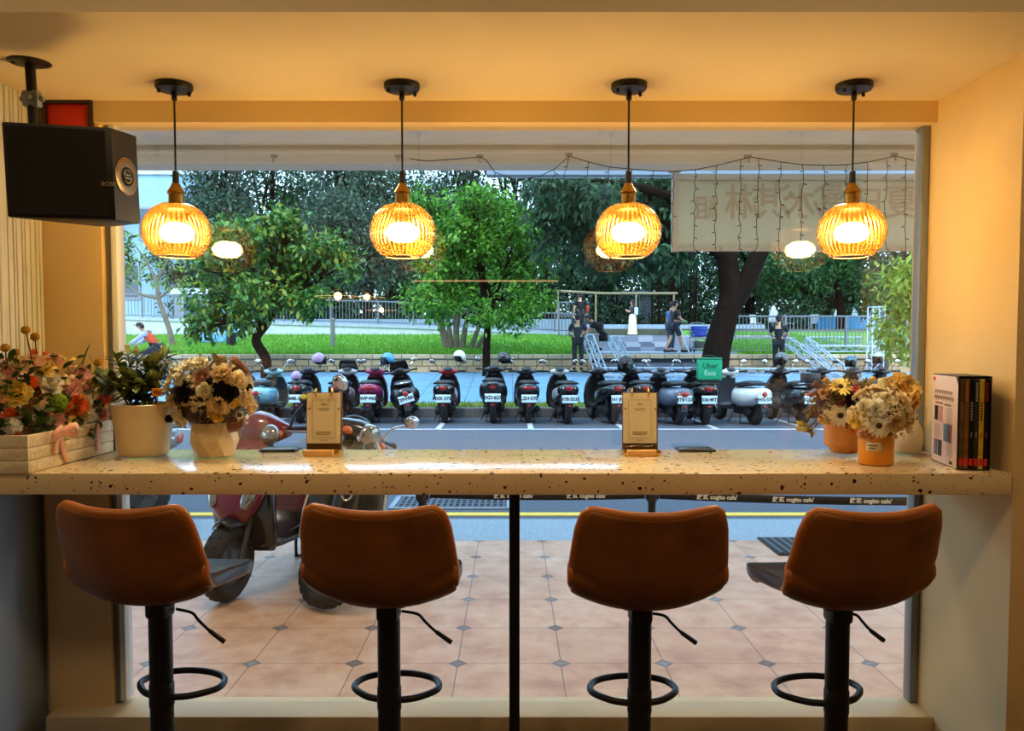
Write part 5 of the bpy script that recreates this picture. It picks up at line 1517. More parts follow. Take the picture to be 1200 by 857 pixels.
# ---- flower kinds (unit radius, facing local +z)
def petal(b, az, tilt, L, W, cup=.25, r0=.05, curl=-.5, z0=0, wav=0, nu=5, nv=5, tip=.75):
    e = V((math.cos(az), math.sin(az), 0)); sd = V((-math.sin(az), math.cos(az), 0)); up = V((0, 0, 1))
    rows = []; p = e * r0 + up * z0
    ph = random.random() * 6
    for i in range(nu):
        t_ = i / (nu - 1); a = tilt + curl * t_
        d = e * math.cos(a) + up * math.sin(a); n_ = up * math.cos(a) - e * math.sin(a)
        if i: p = p + d * (L / (nu - 1))
        w_ = W * (math.sin(PI * min(1, (.18 + tip * t_))) ** .7)
        row = []
        for j in range(nv):
            v_ = -1 + 2 * j / (nv - 1)
            q = p + sd * (w_ * v_) + n_ * (cup * W * v_ * v_) + n_ * (wav * math.sin(ph + j * 2.4) * t_) + d * (-.10 * L * v_ * v_ * (t_ > .9))
            row.append(q)
        rows.append(row)
    b.grid(rows)
def fl_rose(sd=0):
    random.seed(sd); b = MB()
    for n_, tl, L, W, r0 in ((3, 1.5, .42, .22, .02), (4, 1.40, .50, .30, .08), (5, 1.25, .60, .38, .14), (6, .95, .68, .44, .20), (7, .55, .74, .48, .24)):
        for k in range(n_): petal(b, 2 * PI * k / n_ + random.random(), tl, L, W, .35, r0, -.45, z0=-.12 + r0 * -.5, wav=.03)
    return b
def fl_carnation(sd=0):
    random.seed(sd); b = MB()
    for k in range(46):
        tl = random.uniform(.15, 1.45)
        petal(b, random.random() * 6.28, tl, random.uniform(.55, .85), random.uniform(.2, .3), .1, .08, -.3, z0=-.1, wav=.09, nu=4, nv=5, tip=.45)
    return b
def fl_daisy(sd=0, n=15, W=.15, mi=1):
    random.seed(sd); b = MB()
    for k in range(n): petal(b, 2 * PI * k / n, random.uniform(.05, .3), .86, W, .15, .16, -.25, nu=5, nv=3)
    b.ell((0, 0, .03), (.24, .24, .13), 14, 8, mi=mi)
    return b
def fl_gerbera(sd=0):
    random.seed(sd); b = MB()
    for ring_, n in enumerate((22, 18, 14, 10)):
        for k in range(n): petal(b, 2 * PI * k / n + ring_ * .2, .1 + ring_ * .33 + random.uniform(-.1, .1), .9 - ring_ * .16, .085, .1, .1, -.2, z0=ring_ * .03, nu=4, nv=3)
    return b
def fl_peony(sd=0):
    random.seed(sd); b = MB()
    for n_, tl, L, W, r0 in ((5, 1.4, .5, .3, .05), (7, 1.15, .65, .36, .12), (8, .8, .75, .38, .18), (9, .4, .8, .40, .22)):
        for k in range(n_): petal(b, 2 * PI * k / n_ + random.random(), tl + random.uniform(-.15, .15), L, W, .3, r0, -.4, z0=-.1, wav=.07)
    return b
def fl_ball(sd=0):
    r = random.Random(sd); b = MB()
    b.ell((0, 0, 0), (.86, .86, .86), 20, 14)
    for k in range(150):
        z_ = r.uniform(-.9, 1); a = r.random() * 6.28; q = math.sqrt(max(0, 1 - z_ * z_)); d = V((q * math.cos(a), q * math.sin(a), z_))
        b.ell(d * .86, (.11, .11, .11), 6, 4)
    return b
def fl_filler(sd=0):
    random.seed(sd); b = MB()
    for k in range(16):
        c = V((random.uniform(-.8, .8), random.uniform(-.8, .8), random.uniform(-.2, .5)))
        M = Matrix.Translation(c) @ Euler((random.uniform(-.6, .6), random.uniform(-.6, .6), 0)).to_matrix().to_4x4() @ Matrix.Scale(.30, 4)
        s_ = MB()
        for j in range(5): petal(s_, 2 * PI * j / 5, .3, .8, .34, .2, .1, -.3, nu=3, nv=3)
        b.add(s_.v, s_.f, 0, M)
        b.tube([c, V((c.x * .2, c.y * .2, -.8))], .02, 4)
    return b
def fl_bud(sd=0):
    b = MB()
    random.seed(sd)
    for n_, tl, L, W, r0 in ((4, 1.45, .9, .4, .05), (5, 1.25, .8, .45, .2)):
        for k in range(n_): petal(b, 2 * PI * k / n_, tl, L, W, .4, r0, .25, z0=-.3)
    return b
def fl_grass(sd=0):
    r = random.Random(sd); b = MB()
    b.ell((0, 0, .3), (.36, .36, 1.0), 14, 10)
    for k in range(90):
        z_ = r.uniform(-.9, 1); a = r.random() * 6.28; q = math.sqrt(1 - z_ * z_)
        p = V((.36 * q * math.cos(a), .36 * q * math.sin(a), .3 + z_)); d = V((q * math.cos(a), q * math.sin(a), .9))
        b.tube([p, p + d * .22], [.03, .004], 4)
    return b
KINDF = dict(rose=fl_rose, carn=fl_carnation, daisy=fl_daisy, gerb=fl_gerbera, peony=fl_peony, ball=fl_ball, fill=fl_filler, bud=fl_bud, tail=fl_grass)
PNAME = dict(rose='rose', carn='carnation', daisy='daisy', gerb='gerbera', peony='peony', ball='round_flower', fill='filler_blossoms', bud='flower_bud', tail='bunny_tail_grass')
_fm = {}
def petalmat(rgb):
    k = 'petal_%d_%d_%d' % rgb
    if k in _mats: return _mats[k]
    d = tuple(max(0, int(c * .90)) for c in rgb); l = tuple(min(255, int(c * 1.05 + 4)) for c in rgb)
    return leafmat(k, [d, rgb, l], .6, .48, .25)
DKC = mat('flower_centre', (70, 44, 24), .8, bump=.6, bs=300)
def flower(parent, pos, d, r, kind, rgb, seed=0):
    key = (kind, rgb, seed % 3)
    if key not in _fm:
        _fm[key] = KINDF[kind](seed % 3 + 1).mesh(PNAME[kind], [petalmat(rgb), DKC], 180)
    o = link(PNAME[kind], _fm[key], parent)
    q = Vector(d).normalized().to_track_quat('Z', 'Y')
    o.rotation_mode = 'QUATERNION'; o.rotation_quaternion = q
    o.location = pos; o.scale = (r, r, r)
    return o
CREAM_ = (252, 240, 208); CREAM2 = (250, 228, 182); TAN = (232, 204, 152); BLK = (38, 28, 34); MAUVE = (150, 122, 140); PEACH = (248, 206, 164); PINK = (246, 190, 176); ORANGE = (236, 104, 36); YEL = (250, 222, 120); GRN = (132, 160, 40); DRED = (116, 34, 30); DUSTY = (190, 140, 116); WHITEF = (252, 246, 232); BROWN = (120, 84, 52); GREENF = (110, 132, 84)
GREEN1 = leafmat('bouquet_leaf', [(40, 62, 26), (62, 86, 34), (88, 112, 48)], .45, .2)
GREEN2 = leafmat('olive_leaf', [(50, 62, 24), (76, 90, 36), (106, 112, 50), (134, 132, 60)], .4, .25)
YELL = leafmat('golden_leaf', [(170, 150, 40), (206, 184, 60), (140, 128, 40)], .4, .3)
def leafblade(b, p, d, L, W, up=V((0, 0, 1)), fold=.15, bend=-.2, nu=6, mi=0):
    d = Vector(d).normalized(); sd = d.cross(up)
    if sd.length < 1e-3: sd = d.orthogonal()
    sd.normalize(); n_ = sd.cross(d)
    rows = []; q = Vector(p)
    for i in range(nu):
        t_ = i / (nu - 1)
        c = q + d * (L * t_) + n_ * (bend * L * t_ * t_)
        w_ = W * max(.02, math.sin(PI * min(1, .08 + .92 * t_)) ** .8) * (1 if t_ < .99 else .3)
        rows.append([c - sd * w_ + n_ * w_ * fold, c, c + sd * w_ + n_ * w_ * fold])
    b.grid(rows, mi)
def dome(px0, py0, Y0, Rp):
    """front surface of a round bouquet: pixel -> point, outward direction"""
    Rm = Rp * Y0 / F
    def f(px, py, push=0):
        nx, ny = (px - px0) / Rp, (py - py0) / Rp
        nz = math.sqrt(max(0.02, 1 - nx * nx - ny * ny))
        Y = Y0 - nz * Rm * .9 - push
        return at(px, py, Y), V((nx, -nz * .9, -ny + .12)).normalized(), Y
    return f
def bouquet(t, f, lst, origin):
    for i, (px, py, rp, kind, rgb) in enumerate(lst):
        p, d, Y = f(px, py)
        flower(t, p - origin, d, rp * Y / F * 1.27, kind, rgb, i)

# ---- white-washed crate of flowers
A = gp(33, 556, TOP)                         # near corner towards the room
org = V((-1.565, 2.62, TOP))
t = thing('flower_crate', 'white-washed wooden crate packed with peach, orange and cream flowers at the counter end', 'flower arrangement', org)
CRW = mat('whitewashed_wood', (222, 208, 180), .8, var=.10, vs=14, bump=.8, bs=30, bd=.012)
b = MB()
hw_, hd_, hh_ = .115, .255, .115
for k in range(3):
    z_ = .02 + k * .0385
    for sx in (-1, 1): b.box((sx * (hw_ - .006), 0, z_), (.012, hd_ * 2 - .0245, .037), .002)
    for sy in (-1, 1): b.box((0, sy * (hd_ - .006), z_), (hw_ * 2, .012, .037), .002)
b.box((0, 0, .006), (hw_ * 2 - .02, hd_ * 2 - .02, .010))
for sx in (-1, 1):
    for sy in (-1, 1): b.box((sx * (hw_ - .02), sy * (hd_ - .02), .058), (.02, .02, .112))
b.build('wooden_box', CRW, t, smooth=30)
b = MB(); b.box((0, 0, .10), (hw_ * 2 - .026, hd_ * 2 - .026, .02)); b.build('moss_bed', mat('moss', (46, 50, 26), .95, bump=1, bs=60, bd=.02), t)
RIB = mat('pink_ribbon', (236, 176, 158), .45, sheen=.3)
b = MB()
def ribbon(b, pts, w_, nrm=V((1, 0, 0))):
    pts = [Vector(p) for p in spl(pts, 5)]
    rows = []
    for i, p in enumerate(pts):
        tg = (pts[min(i + 1, len(pts) - 1)] - pts[max(i - 1, 0)]).normalized(); sd = tg.cross(nrm).normalized()
        rows.append([p - sd * w_, p + sd * w_])
    b.grid(rows)
x_ = hw_ + .004
ribbon(b, [(x_ + .012, -.10, .115), (x_ + .004, -.09, .08), (x_ + .003, -.07, .03), (x_ + .004, -.055, .012)], .013)
ribbon(b, [(x_ + .012, -.10, .115), (x_ + .006, -.12, .08), (x_ + .003, -.125, .04)], .012)
ribbon(b, [(x_ + .012, -.10, .112), (x_ + .03, -.14, .125), (x_ + .02, -.165, .10), (x_ + .012, -.10, .108)], .012)
ribbon(b, [(x_ + .012, -.10, .112), (x_ + .03, -.06, .125), (x_ + .02, -.03, .10), (x_ + .012, -.10, .108)], .012)
b.build('pink_ribbon', RIB, t, 180, solid=.0015)
b = MB(); ribbon(b, [(x_ + .010, .13, .115), (x_ + .003, .135, .07), (x_ + .004, .13, .02)], .014)
b.build('pink_ribbon', RIB, t, 180, solid=.0015)
def fcrate(px, py, push=0):
    Y = np.interp(px, [-30, 0, 33, 80, 125], [2.36, 2.37, 2.42, 2.62, 2.80])
    k = np.clip((py - 420) / 90, 0, 1)
    Y = Y + .10 * (1 - k)
    return at(px, py, Y), V((.45 + (px - 40) / 160, -.75, .75 - .7 * k)).normalized(), Y
L1 = [(22, 428, 12, 'rose', CREAM2), (37, 427, 12, 'peony', PEACH), (51, 431, 13, 'carn', YEL), (63, 423, 10, 'rose', PEACH), (12, 437, 10, 'rose', PINK), (57, 449, 15, 'carn', WHITEF), (19, 462, 15, 'peony', YEL), (83, 453, 11, 'rose', PINK), (93, 438, 11, 'peony', PINK), (35, 448, 9, 'gerb', ORANGE), (40, 459, 7, 'rose', DRED), (48, 467, 9, 'daisy', PEACH), (66, 472, 11, 'ball', GRN), (89, 475, 14, 'gerb', ORANGE), (59, 486, 6, 'bud', PINK), (68, 492, 7, 'rose', PINK), (15, 500, 9, 'ball', WHITEF), (18, 511, 7, 'gerb', (196, 108, 66)), (9, 516, 7, 'rose', PEACH), (12, 484, 6, 'gerb', ORANGE), (25, 486, 10, 'fill', BROWN), (51, 496, 9, 'fill', GREENF), (97, 494, 10, 'fill', CREAM2), (106, 486, 8, 'daisy', WHITEF), (121, 486, 7, 'rose', PINK), (122, 467, 8, 'gerb', (220, 80, 40)), (78, 498, 9, 'fill', YEL), (100, 470, 8, 'carn', CREAM_), (30, 475, 9, 'fill', BROWN), (-6, 446, 12, 'rose', CREAM_), (-8, 470, 12, 'peony', PEACH), (-4, 492, 9, 'gerb', ORANGE), (74, 443, 9, 'fill', CREAM2), (110, 452, 9, 'fill', (176, 140, 60)), (100, 455, 8, 'bud', PINK), (5, 455, 8, 'fill', GREENF), (46, 417, 8, 'fill', (210, 96, 50)), (28, 500, 8, 'fill', BROWN), (112, 476, 7, 'fill', BROWN), (78, 425, 9, 'fill', YEL), (2, 426, 9, 'fill', BROWN)]
bouquet(t, fcrate, L1, org)
p, d, Y = fcrate(78, 440, .03); flower(t, p - org, (.5, -.3, .8), .023, 'tail', (206, 176, 96), 1)
CRAS = (200, 150, 40)
for px, py, rp, bx, by in ((30, 387, 5.5, 44, 432), (41, 395, 5.5, 46, 432), (6, 408, 5.5, 12, 440), (115, 425, 5, 108, 452), (19, 413, 4.5, 20, 440)):
    p, d, Y = fcrate(px, py, -.06)
    o = flower(t, p - org, (0, 0, 1), rp * Y / F, 'ball', CRAS, 2)
    q = at(bx, by + 20, Y + .02) - org
    b = MB(); b.tube([p - org, q], .0022, 6); b.build('stem', BROWN and mat('dry_stem', (74, 56, 34), .8), t)
# greens, and the far side of the crate
r = random.Random(3)
b = MB()
for k in range(95):
    px = r.uniform(-8, 122); py = r.uniform(418, 512)
    p, d, Y = fcrate(px, py, -.035)
    dd = (d + V((r.uniform(-.9, .9), r.uniform(-.5, .5), r.uniform(-.4, .9)))).normalized()
    leafblade(b, p - org, dd, r.uniform(.03, .06), r.uniform(.008, .016))
for px, py, dx in ((80, 430, .5), (95, 415, .25), (74, 455, .6)):
    p, d, Y = fcrate(px, py + 20, -.02); leafblade(b, p - org, (dx, -.1, 1), .11, .004)
for k in range(60):
    p = V((r.uniform(-.10, .09), r.uniform(-.22, .24), r.uniform(.12, .22))); leafblade(b, p, (r.uniform(-1, 1), r.uniform(-.6, 1), r.uniform(0, 1)), .06, .014)
b.build('foliage', GREEN1, t, 180)
for k in range(16):
    p = V((r.uniform(-.10, .07), r.uniform(-.12, .24), r.uniform(.17, .235)))
    flower(t, p, (r.uniform(-.4, .4), r.uniform(-.1, .5), 1), r.uniform(.024, .036), r.choice(['rose', 'carn', 'peony', 'fill']), r.choice([CREAM2, PEACH, PINK, YEL, WHITEF]), k)

# ---- plant in a white pot
c = gp(164, 535, TOP); org = V((c.x, 2.775, TOP))
t = thing('potted_plant', 'dark green leafy plant in a plain cream tapered pot', 'plant', org)
k = 2.775 / F
POTM = mat('cream_ceramic', (232, 214, 176), .38, coat=.25)
b = MB(); b.lathe([(0, .002), (27 * k * .94, .002), (27.5 * k, .008), (29 * k, .04), (35 * k, .172), (36 * k, .180), (35.2 * k, .183), (34 * k, .180), (31 * k, .14), (0, .14)], 48); b.build('pot', POTM, t)
b = MB(); b.lathe([(0, .150), (32 * k, .150)], 24); b.build('soil', mat('soil', (40, 30, 22), .95, bump=1, bs=80, bd=.01), t)
r = random.Random(8); bs_, bl_ = MB(), MB()
targets = [(136, 420, -.02), (150, 415, .03), (160, 417, .05), (175, 425, -.02), (187, 432, .02), (196, 415, .04), (190, 420, -.01), (132, 445, -.06), (144, 440, -.08), (160, 450, -.08), (200, 440, 0), (171, 440, .08), (150, 455, -.09), (115, 440, .02), (182, 445, -.05), (122, 452, -.02)]
for i, (px, py, dy) in enumerate(targets):
    tip = at(px, py, 2.775 + dy) - org
    rt = V((r.uniform(-.04, .04), r.uniform(-.04, .04), .15)); mid = rt.lerp(tip, .5) + V((r.uniform(-.02, .02), 0, .03))
    pp = [V(q) for q in spl([rt, mid, tip], 7)]
    bs_.tube(pp, [.004, .0022], 6)
    n = len(pp)
    for j in range(3, n):
        tg = (pp[j] - pp[j - 1]).normalized()
        for sgn in (-1, 1):
            sd = tg.cross(V((r.uniform(-.6, .6), -1, r.uniform(-.3, .3)))).normalized() * sgn
            leafblade(bl_, pp[j], sd * .8 + tg * .7 + V((0, 0, r.uniform(-.35, .15))), r.uniform(.036, .052), r.uniform(.0115, .0155), fold=.2)
    leafblade(bl_, pp[-1], tg, .045, .010)
bs_.build('stems', mat('green_stem', (60, 66, 34), .6), t); bl_.build('leaves', GREEN2, t, 180)
TG = mat('orange_tag', (244, 150, 32), .5)
q = at(184, 460, 2.70) - org
b = MB(); b.box(q, (.036, .002, .028), .001); tg_ = b.build('plant_tag', TG, t, smooth=0)
b = MB()
for dx in (-.006, .006): b.box(q + V((dx, -.002, 0)), (.005, .002, .013)); b.box(q + V((dx + .001, -.002, .004)), (.008, .002, .003))
b.build('tag_mark', mat('tag_print', (200, 50, 24), .5), tg_, smooth=0)
b = MB(); b.box(q + V((0, .002, -.03)), (.004, .002, .05)); b.build('tag_stick', TG, tg_, smooth=0)
q = at(148, 471, 2.70) - org; flower(t, q, (.3, -.8, .3), .012, 'bud', (230, 90, 30), 1)

# ---- faceted vase with cream and black flowers
c = gp(243.5, 537, TOP); org = V((c.x, 2.765, TOP)); k = 2.765 / F
t = thing('flower_vase', 'faceted cream vase of cream and black flowers beside the potted plant', 'flower arrangement', org)
b = MB()
def oct_(r_, z_, ph): return [V((r_ * math.cos(2 * PI * (j + ph) / 9), r_ * math.sin(2 * PI * (j + ph) / 9), z_)) for j in range(9)]
r1, r2, r3 = oct_(22.5 * k, .002, 0), oct_(28 * k, .055, .5), oct_(25 * k, .118, 0)
vs = r1 + r2 + r3 + oct_(21 * k, .118, 0) + oct_(19 * k, .05, 0)
fs = [tuple(reversed(range(9)))]
for j in range(9):
    j2 = (j + 1) % 9
    fs += [(j, j2, 9 + j), (j2, 9 + j2, 9 + j), (9 + j, 9 + j2, 18 + j2), (9 + j, 18 + j2, 18 + j), (18 + j, 18 + j2, 27 + j2, 27 + j), (27 + j, 27 + j2, 36 + j2, 36 + j)]
fs.append(tuple(range(36, 45)))
b.add(vs, fs); b.build('vase', mat('vase_ceramic', (228, 208, 168), .35, coat=.2), t, smooth=0)
fd = dome(244, 462, 2.77, 55)
L2 = [(221.5, 428, 9, 'carn', CREAM_), (236, 427, 10, 'carn', CREAM_), (212, 441, 13, 'carn', CREAM_), (200, 446, 9, 'peony', CREAM2), (237, 443, 10, 'rose', DUSTY), (261, 439, 12, 'carn', TAN), (278, 445, 12, 'carn', CREAM2), (216, 460, 12, 'rose', BLK), (264, 458, 14, 'rose', BLK), (241, 457, 11, 'carn', CREAM_), (197, 457, 8, 'carn', CREAM_), (201, 470, 10, 'peony', CREAM2), (257, 474, 13, 'carn', TAN), (234, 474, 6, 'bud', CREAM_), (274, 473, 6, 'rose', YEL), (288, 468, 10, 'carn', CREAM2), (293, 478, 9, 'carn', CREAM2), (211, 489, 12, 'peony', CREAM_), (228.5, 488, 9, 'rose', MAUVE), (254, 489, 7, 'rose', YEL), (271, 485, 9, 'fill', (104, 72, 66)), (275, 497, 11, 'rose', DUSTY), (193.5, 458, 4, 'ball', BLK), (290, 455, 5, 'ball', BLK), (198, 491, 4, 'ball', BLK), (241, 488, 5, 'ball', BLK), (246, 447, 4, 'ball', BLK), (226, 447, 7, 'fill', CREAM2), (250, 443, 7, 'fill', CREAM_), (226, 473, 9, 'fill', TAN), (208, 476, 8, 'fill', CREAM_), (246, 466, 7, 'fill', CREAM2), (284, 458, 8, 'fill', CREAM2), (283, 488, 8, 'fill', CREAM_), (243, 480, 8, 'fill', TAN), (217, 473, 7, 'bud', TAN), (268, 432, 7, 'fill', TAN), (205, 432, 6, 'fill', CREAM2)]
bouquet(t, fd, L2, org)
r = random.Random(13)
cc = at(244, 462, 2.77) - org
for q in range(24):
    d = V((r.uniform(-1, 1), r.uniform(.1, 1), r.uniform(-.3, 1))).normalized()
    flower(t, cc + d * .145, d, r.uniform(.026, .036), r.choice(['carn', 'peony', 'rose']), r.choice([CREAM_, CREAM2, TAN, DUSTY]), q)
b = MB()
for q in range(110):
    d = V((r.uniform(-1, 1), r.uniform(-1, 1), r.uniform(-.5, 1))).normalized(); leafblade(b, cc + d * r.uniform(.08, .13), d + V((r.uniform(-.5, .5), r.uniform(-.5, .5), r.uniform(-.3, .3))), .05, .013)
b.build('foliage', leafmat('dry_leaf', [(96, 84, 50), (140, 118, 70), (70, 72, 40)], .6, .2), t, 180)
b = MB(); b.ell(cc - V((0, 0, .01)), (.115, .115, .105), 16, 10); b.tube([cc, (0, 0, .10)], [.07, .055], 14); b.build('stem_bundle', mat('stem_bundle', (92, 78, 48), .9, bump=1, bs=60, bd=.02), t)

# ---- terracotta pot
def pot(name, label, px, pyb, Y, rings, m, n=44):
    c = gp(px, pyb, TOP); org = V((c.x, Y, TOP)); t = thing(name, label, 'flower arrangement', org)
    b = MB(); b.lathe(rings, n); b.build('pot', m, t); return t, org
k = 2.835 / F
t, org = pot('flower_pot', 'tan footed pot of daisies and dark flowers near the right end of the counter', 989, 531, 2.835, [(0, .002), (14 * k, .002), (15 * k, .006), (15.5 * k, .014), (21.5 * k, .030), (22 * k, .036), (22 * k, .112), (21 * k, .115), (19.5 * k, .112), (19 * k, .08), (0, .08)], mat('terracotta', (206, 140, 72), .6, var=.06, vs=10, bump=.1, bs=80))
fd = dome(990, 474, 2.835, 40)
L3 = [(985, 453, 11, 'daisy', YEL), (1002, 458, 7, 'carn', (236, 126, 136)), (997, 471, 10, 'rose', BLK), (979, 465, 10, 'rose', (122, 104, 74)), (964, 473, 7, 'rose', MAUVE), (985, 471, 6, 'rose', (186, 40, 36)), (968, 461, 8, 'rose', PEACH), (985, 487, 12, 'daisy', CREAM_), (973, 479, 8, 'daisy', CREAM_), (962, 455, 9, 'fill', BROWN), (1022, 445, 6, 'bud', YEL), (1018, 454, 10, 'fill', BROWN), (966, 491, 8, 'carn', CREAM2), (955, 466, 7, 'fill', (150, 120, 40)), (1008, 468, 8, 'fill', BROWN), (974, 450, 8, 'fill', (196, 150, 80)), (1000, 489, 8, 'fill', BROWN), (1010, 447, 8, 'fill', (186, 160, 60)), (958, 481, 7, 'fill', (170, 120, 70)), (996, 447, 7, 'fill', BROWN)]
bouquet(t, fd, L3, org)
b = MB(); bs_ = MB()
for pts in ([(962, 485), (950, 500), (936, 499)], [(960, 470), (952, 478), (944, 485)], [(962, 490), (953, 503), (949, 507)]):
    P = [at(px, py, 2.79) - org for px, py in pts]; pp = [V(q) for q in spl(P, 5)]
    bs_.tube(pp, .0015, 5)
    for j in range(1, len(pp)):
        tg = (pp[j] - pp[j - 1]).normalized()
        for sgn in (-1, 1): leafblade(b, pp[j], V((tg.z * sgn, -.3, -tg.x * sgn)) + tg * .4, .022, .008)
b.build('golden_leaves', YELL, t, 180); bs_.build('sprig_stems', mat('dry_stem', (74, 56, 34), .8), t)
r = random.Random(23); cc = at(990, 476, 2.835) - org
for q in range(12):
    d = V((r.uniform(-1, 1), r.uniform(.2, 1), r.uniform(0, 1))).normalized(); flower(t, cc + d * .10, d, .026, r.choice(['carn', 'rose', 'daisy']), r.choice([CREAM_, TAN, PEACH]), q)
b = MB()
for q in range(80):
    d = V((r.uniform(-1, 1), r.uniform(-1, 1), r.uniform(-.3, 1))).normalized(); leafblade(b, cc + d * r.uniform(.05, .09), d + V((r.uniform(-.5, .5), 0, r.uniform(-.3, .5))), .045, .011)
b.build('foliage', leafmat('dry_leaf', [(96, 84, 50)], .6, .2), t, 180)
b = MB(); b.ell(cc, (.07, .07, .07)); b.tube([cc, (0, 0, .085)], [.06, .055], 14); b.build('stem_bundle', _mats['stem_bundle'], t)

# ---- white vase behind
k = 2.84 / F
t, org = pot('flower_vase', 'white rounded vase with a big cream yellow peony beside the boxed books', 1060, 530, 2.84, [(0, .002), (13 * k, .002), (16 * k, .012), (17.5 * k, .05), (16.5 * k, .085), (12 * k, .11), (11 * k, .118), (9.5 * k, .118), (9 * k, .10), (0, .1)], mat('white_ceramic', (232, 222, 200), .3, coat=.3))
fd = dome(1052, 470, 2.84, 38)
bouquet(t, fd, [(1059, 456, 18, 'peony', (240, 206, 124)), (1040, 453, 11, 'peony', CREAM_), (1068, 470, 9, 'carn', (228, 168, 90)), (1030, 459, 8, 'carn', WHITEF), (1050, 469, 9, 'peony', CREAM2), (1070, 458, 9, 'peony', CREAM_)], org)
r = random.Random(29); cc = at(1054, 472, 2.84) - org
for q in range(9):
    d = V((r.uniform(-1, .6), r.uniform(-.1, .5), r.uniform(-.3, 1))).normalized(); flower(t, cc + d * .06, d, .030, r.choice(['carn', 'peony']), r.choice([CREAM_, WHITEF, CREAM2]), q)
b = MB(); b.tube([cc, (0, 0, .10)], [.05, .025], 12); b.build('stem_bundle', _mats['stem_bundle'], t)

# ---- orange pot with label
k = 2.56 / F
t, org = pot('flower_pot', 'short orange pot with a paper label and cream dried flowers, nearest the boxed books', 1032, 546, 2.565, [(0, .002), (18.5 * k, .002), (19.5 * k, .006), (20 * k, .096), (19 * k, .099), (17.5 * k, .096), (17 * k, .07), (0, .07)], mat('orange_glaze', (226, 148, 30), .5, var=.04, vs=8))
th0, th1 = -PI / 2 - .95, -PI / 2 - .05
b = MB(); b.grid([[V((20.4 * k * math.cos(a), 20.4 * k * math.sin(a), z_)) for a in np.linspace(th0, th1, 8)] for z_ in (.048, .077)])
lb = b.build('paper_label', mat('label_paper', (232, 222, 200), .6), t, 180, solid=.0006)
am = (th0 + th1) / 2
b = MB()
for j, (w_, zz) in enumerate(((.55, .066), (.35, .058))):
    b.grid([[V((20.75 * k * math.cos(a), 20.75 * k * math.sin(a), z_)) for a in np.linspace(am - w_ / 2 - .12, am + w_ / 2 - .12, 6)] for z_ in (zz - .0016, zz + .0016)])
b.build('label_print', mat('label_ink', (70, 56, 44), .6), lb, 180)
fd = dome(1034, 487, 2.565, 42)
L4 = [(1027, 479, 13, 'carn', WHITEF), (1013, 477, 10, 'carn', CREAM_), (1056, 470, 11, 'carn', CREAM2), (1038, 469, 9, 'peony', CREAM_), (1003, 494, 8, 'rose', YEL), (1030, 499, 12, 'daisy', CREAM_), (1049, 495, 12, 'carn', TAN), (1063, 490, 11, 'carn', CREAM2), (1036, 487, 4, 'rose', (226, 120, 80)), (999, 505, 5, 'bud', (226, 130, 90)), (1015, 510, 9, 'rose', PEACH), (1060, 480, 9, 'carn', CREAM_), (1070, 487, 8, 'fill', CREAM2), (1056, 503, 9, 'fill', TAN), (1014, 490, 9, 'fill', CREAM_), (1041, 506, 7, 'fill', CREAM2), (1022, 466, 8, 'fill', CREAM_), (1048, 480, 8, 'fill', CREAM2), (1006, 484, 8, 'fill', CREAM2), (1067, 500, 7, 'fill', TAN), (1020, 490, 6, 'bud', TAN)]
bouquet(t, fd, L4, org)
r = random.Random(33); cc = at(1035, 488, 2.565) - org
for q in range(14):
    d = V((r.uniform(-1, 1), r.uniform(.2, 1), r.uniform(-.1, 1))).normalized(); flower(t, cc + d * .10, d, .027, r.choice(['carn', 'peony', 'fill']), r.choice([CREAM_, CREAM2, TAN]), q)
b = MB()
for q in range(70):
    d = V((r.uniform(-1, 1), r.uniform(-1, 1), r.uniform(-.3, 1))).normalized(); leafblade(b, cc + d * r.uniform(.05, .08), d + V((r.uniform(-.5, .5), 0, r.uniform(-.3, .5))), .035, .010)
b.build('foliage', leafmat('dry_leaf', [(96, 84, 50)], .6, .2), t, 180)
b = MB(); b.ell(cc, (.07, .07, .06)); b.tube([cc, (0, 0, .075)], [.055, .045], 14); b.build('stem_bundle', _mats['stem_bundle'], t)

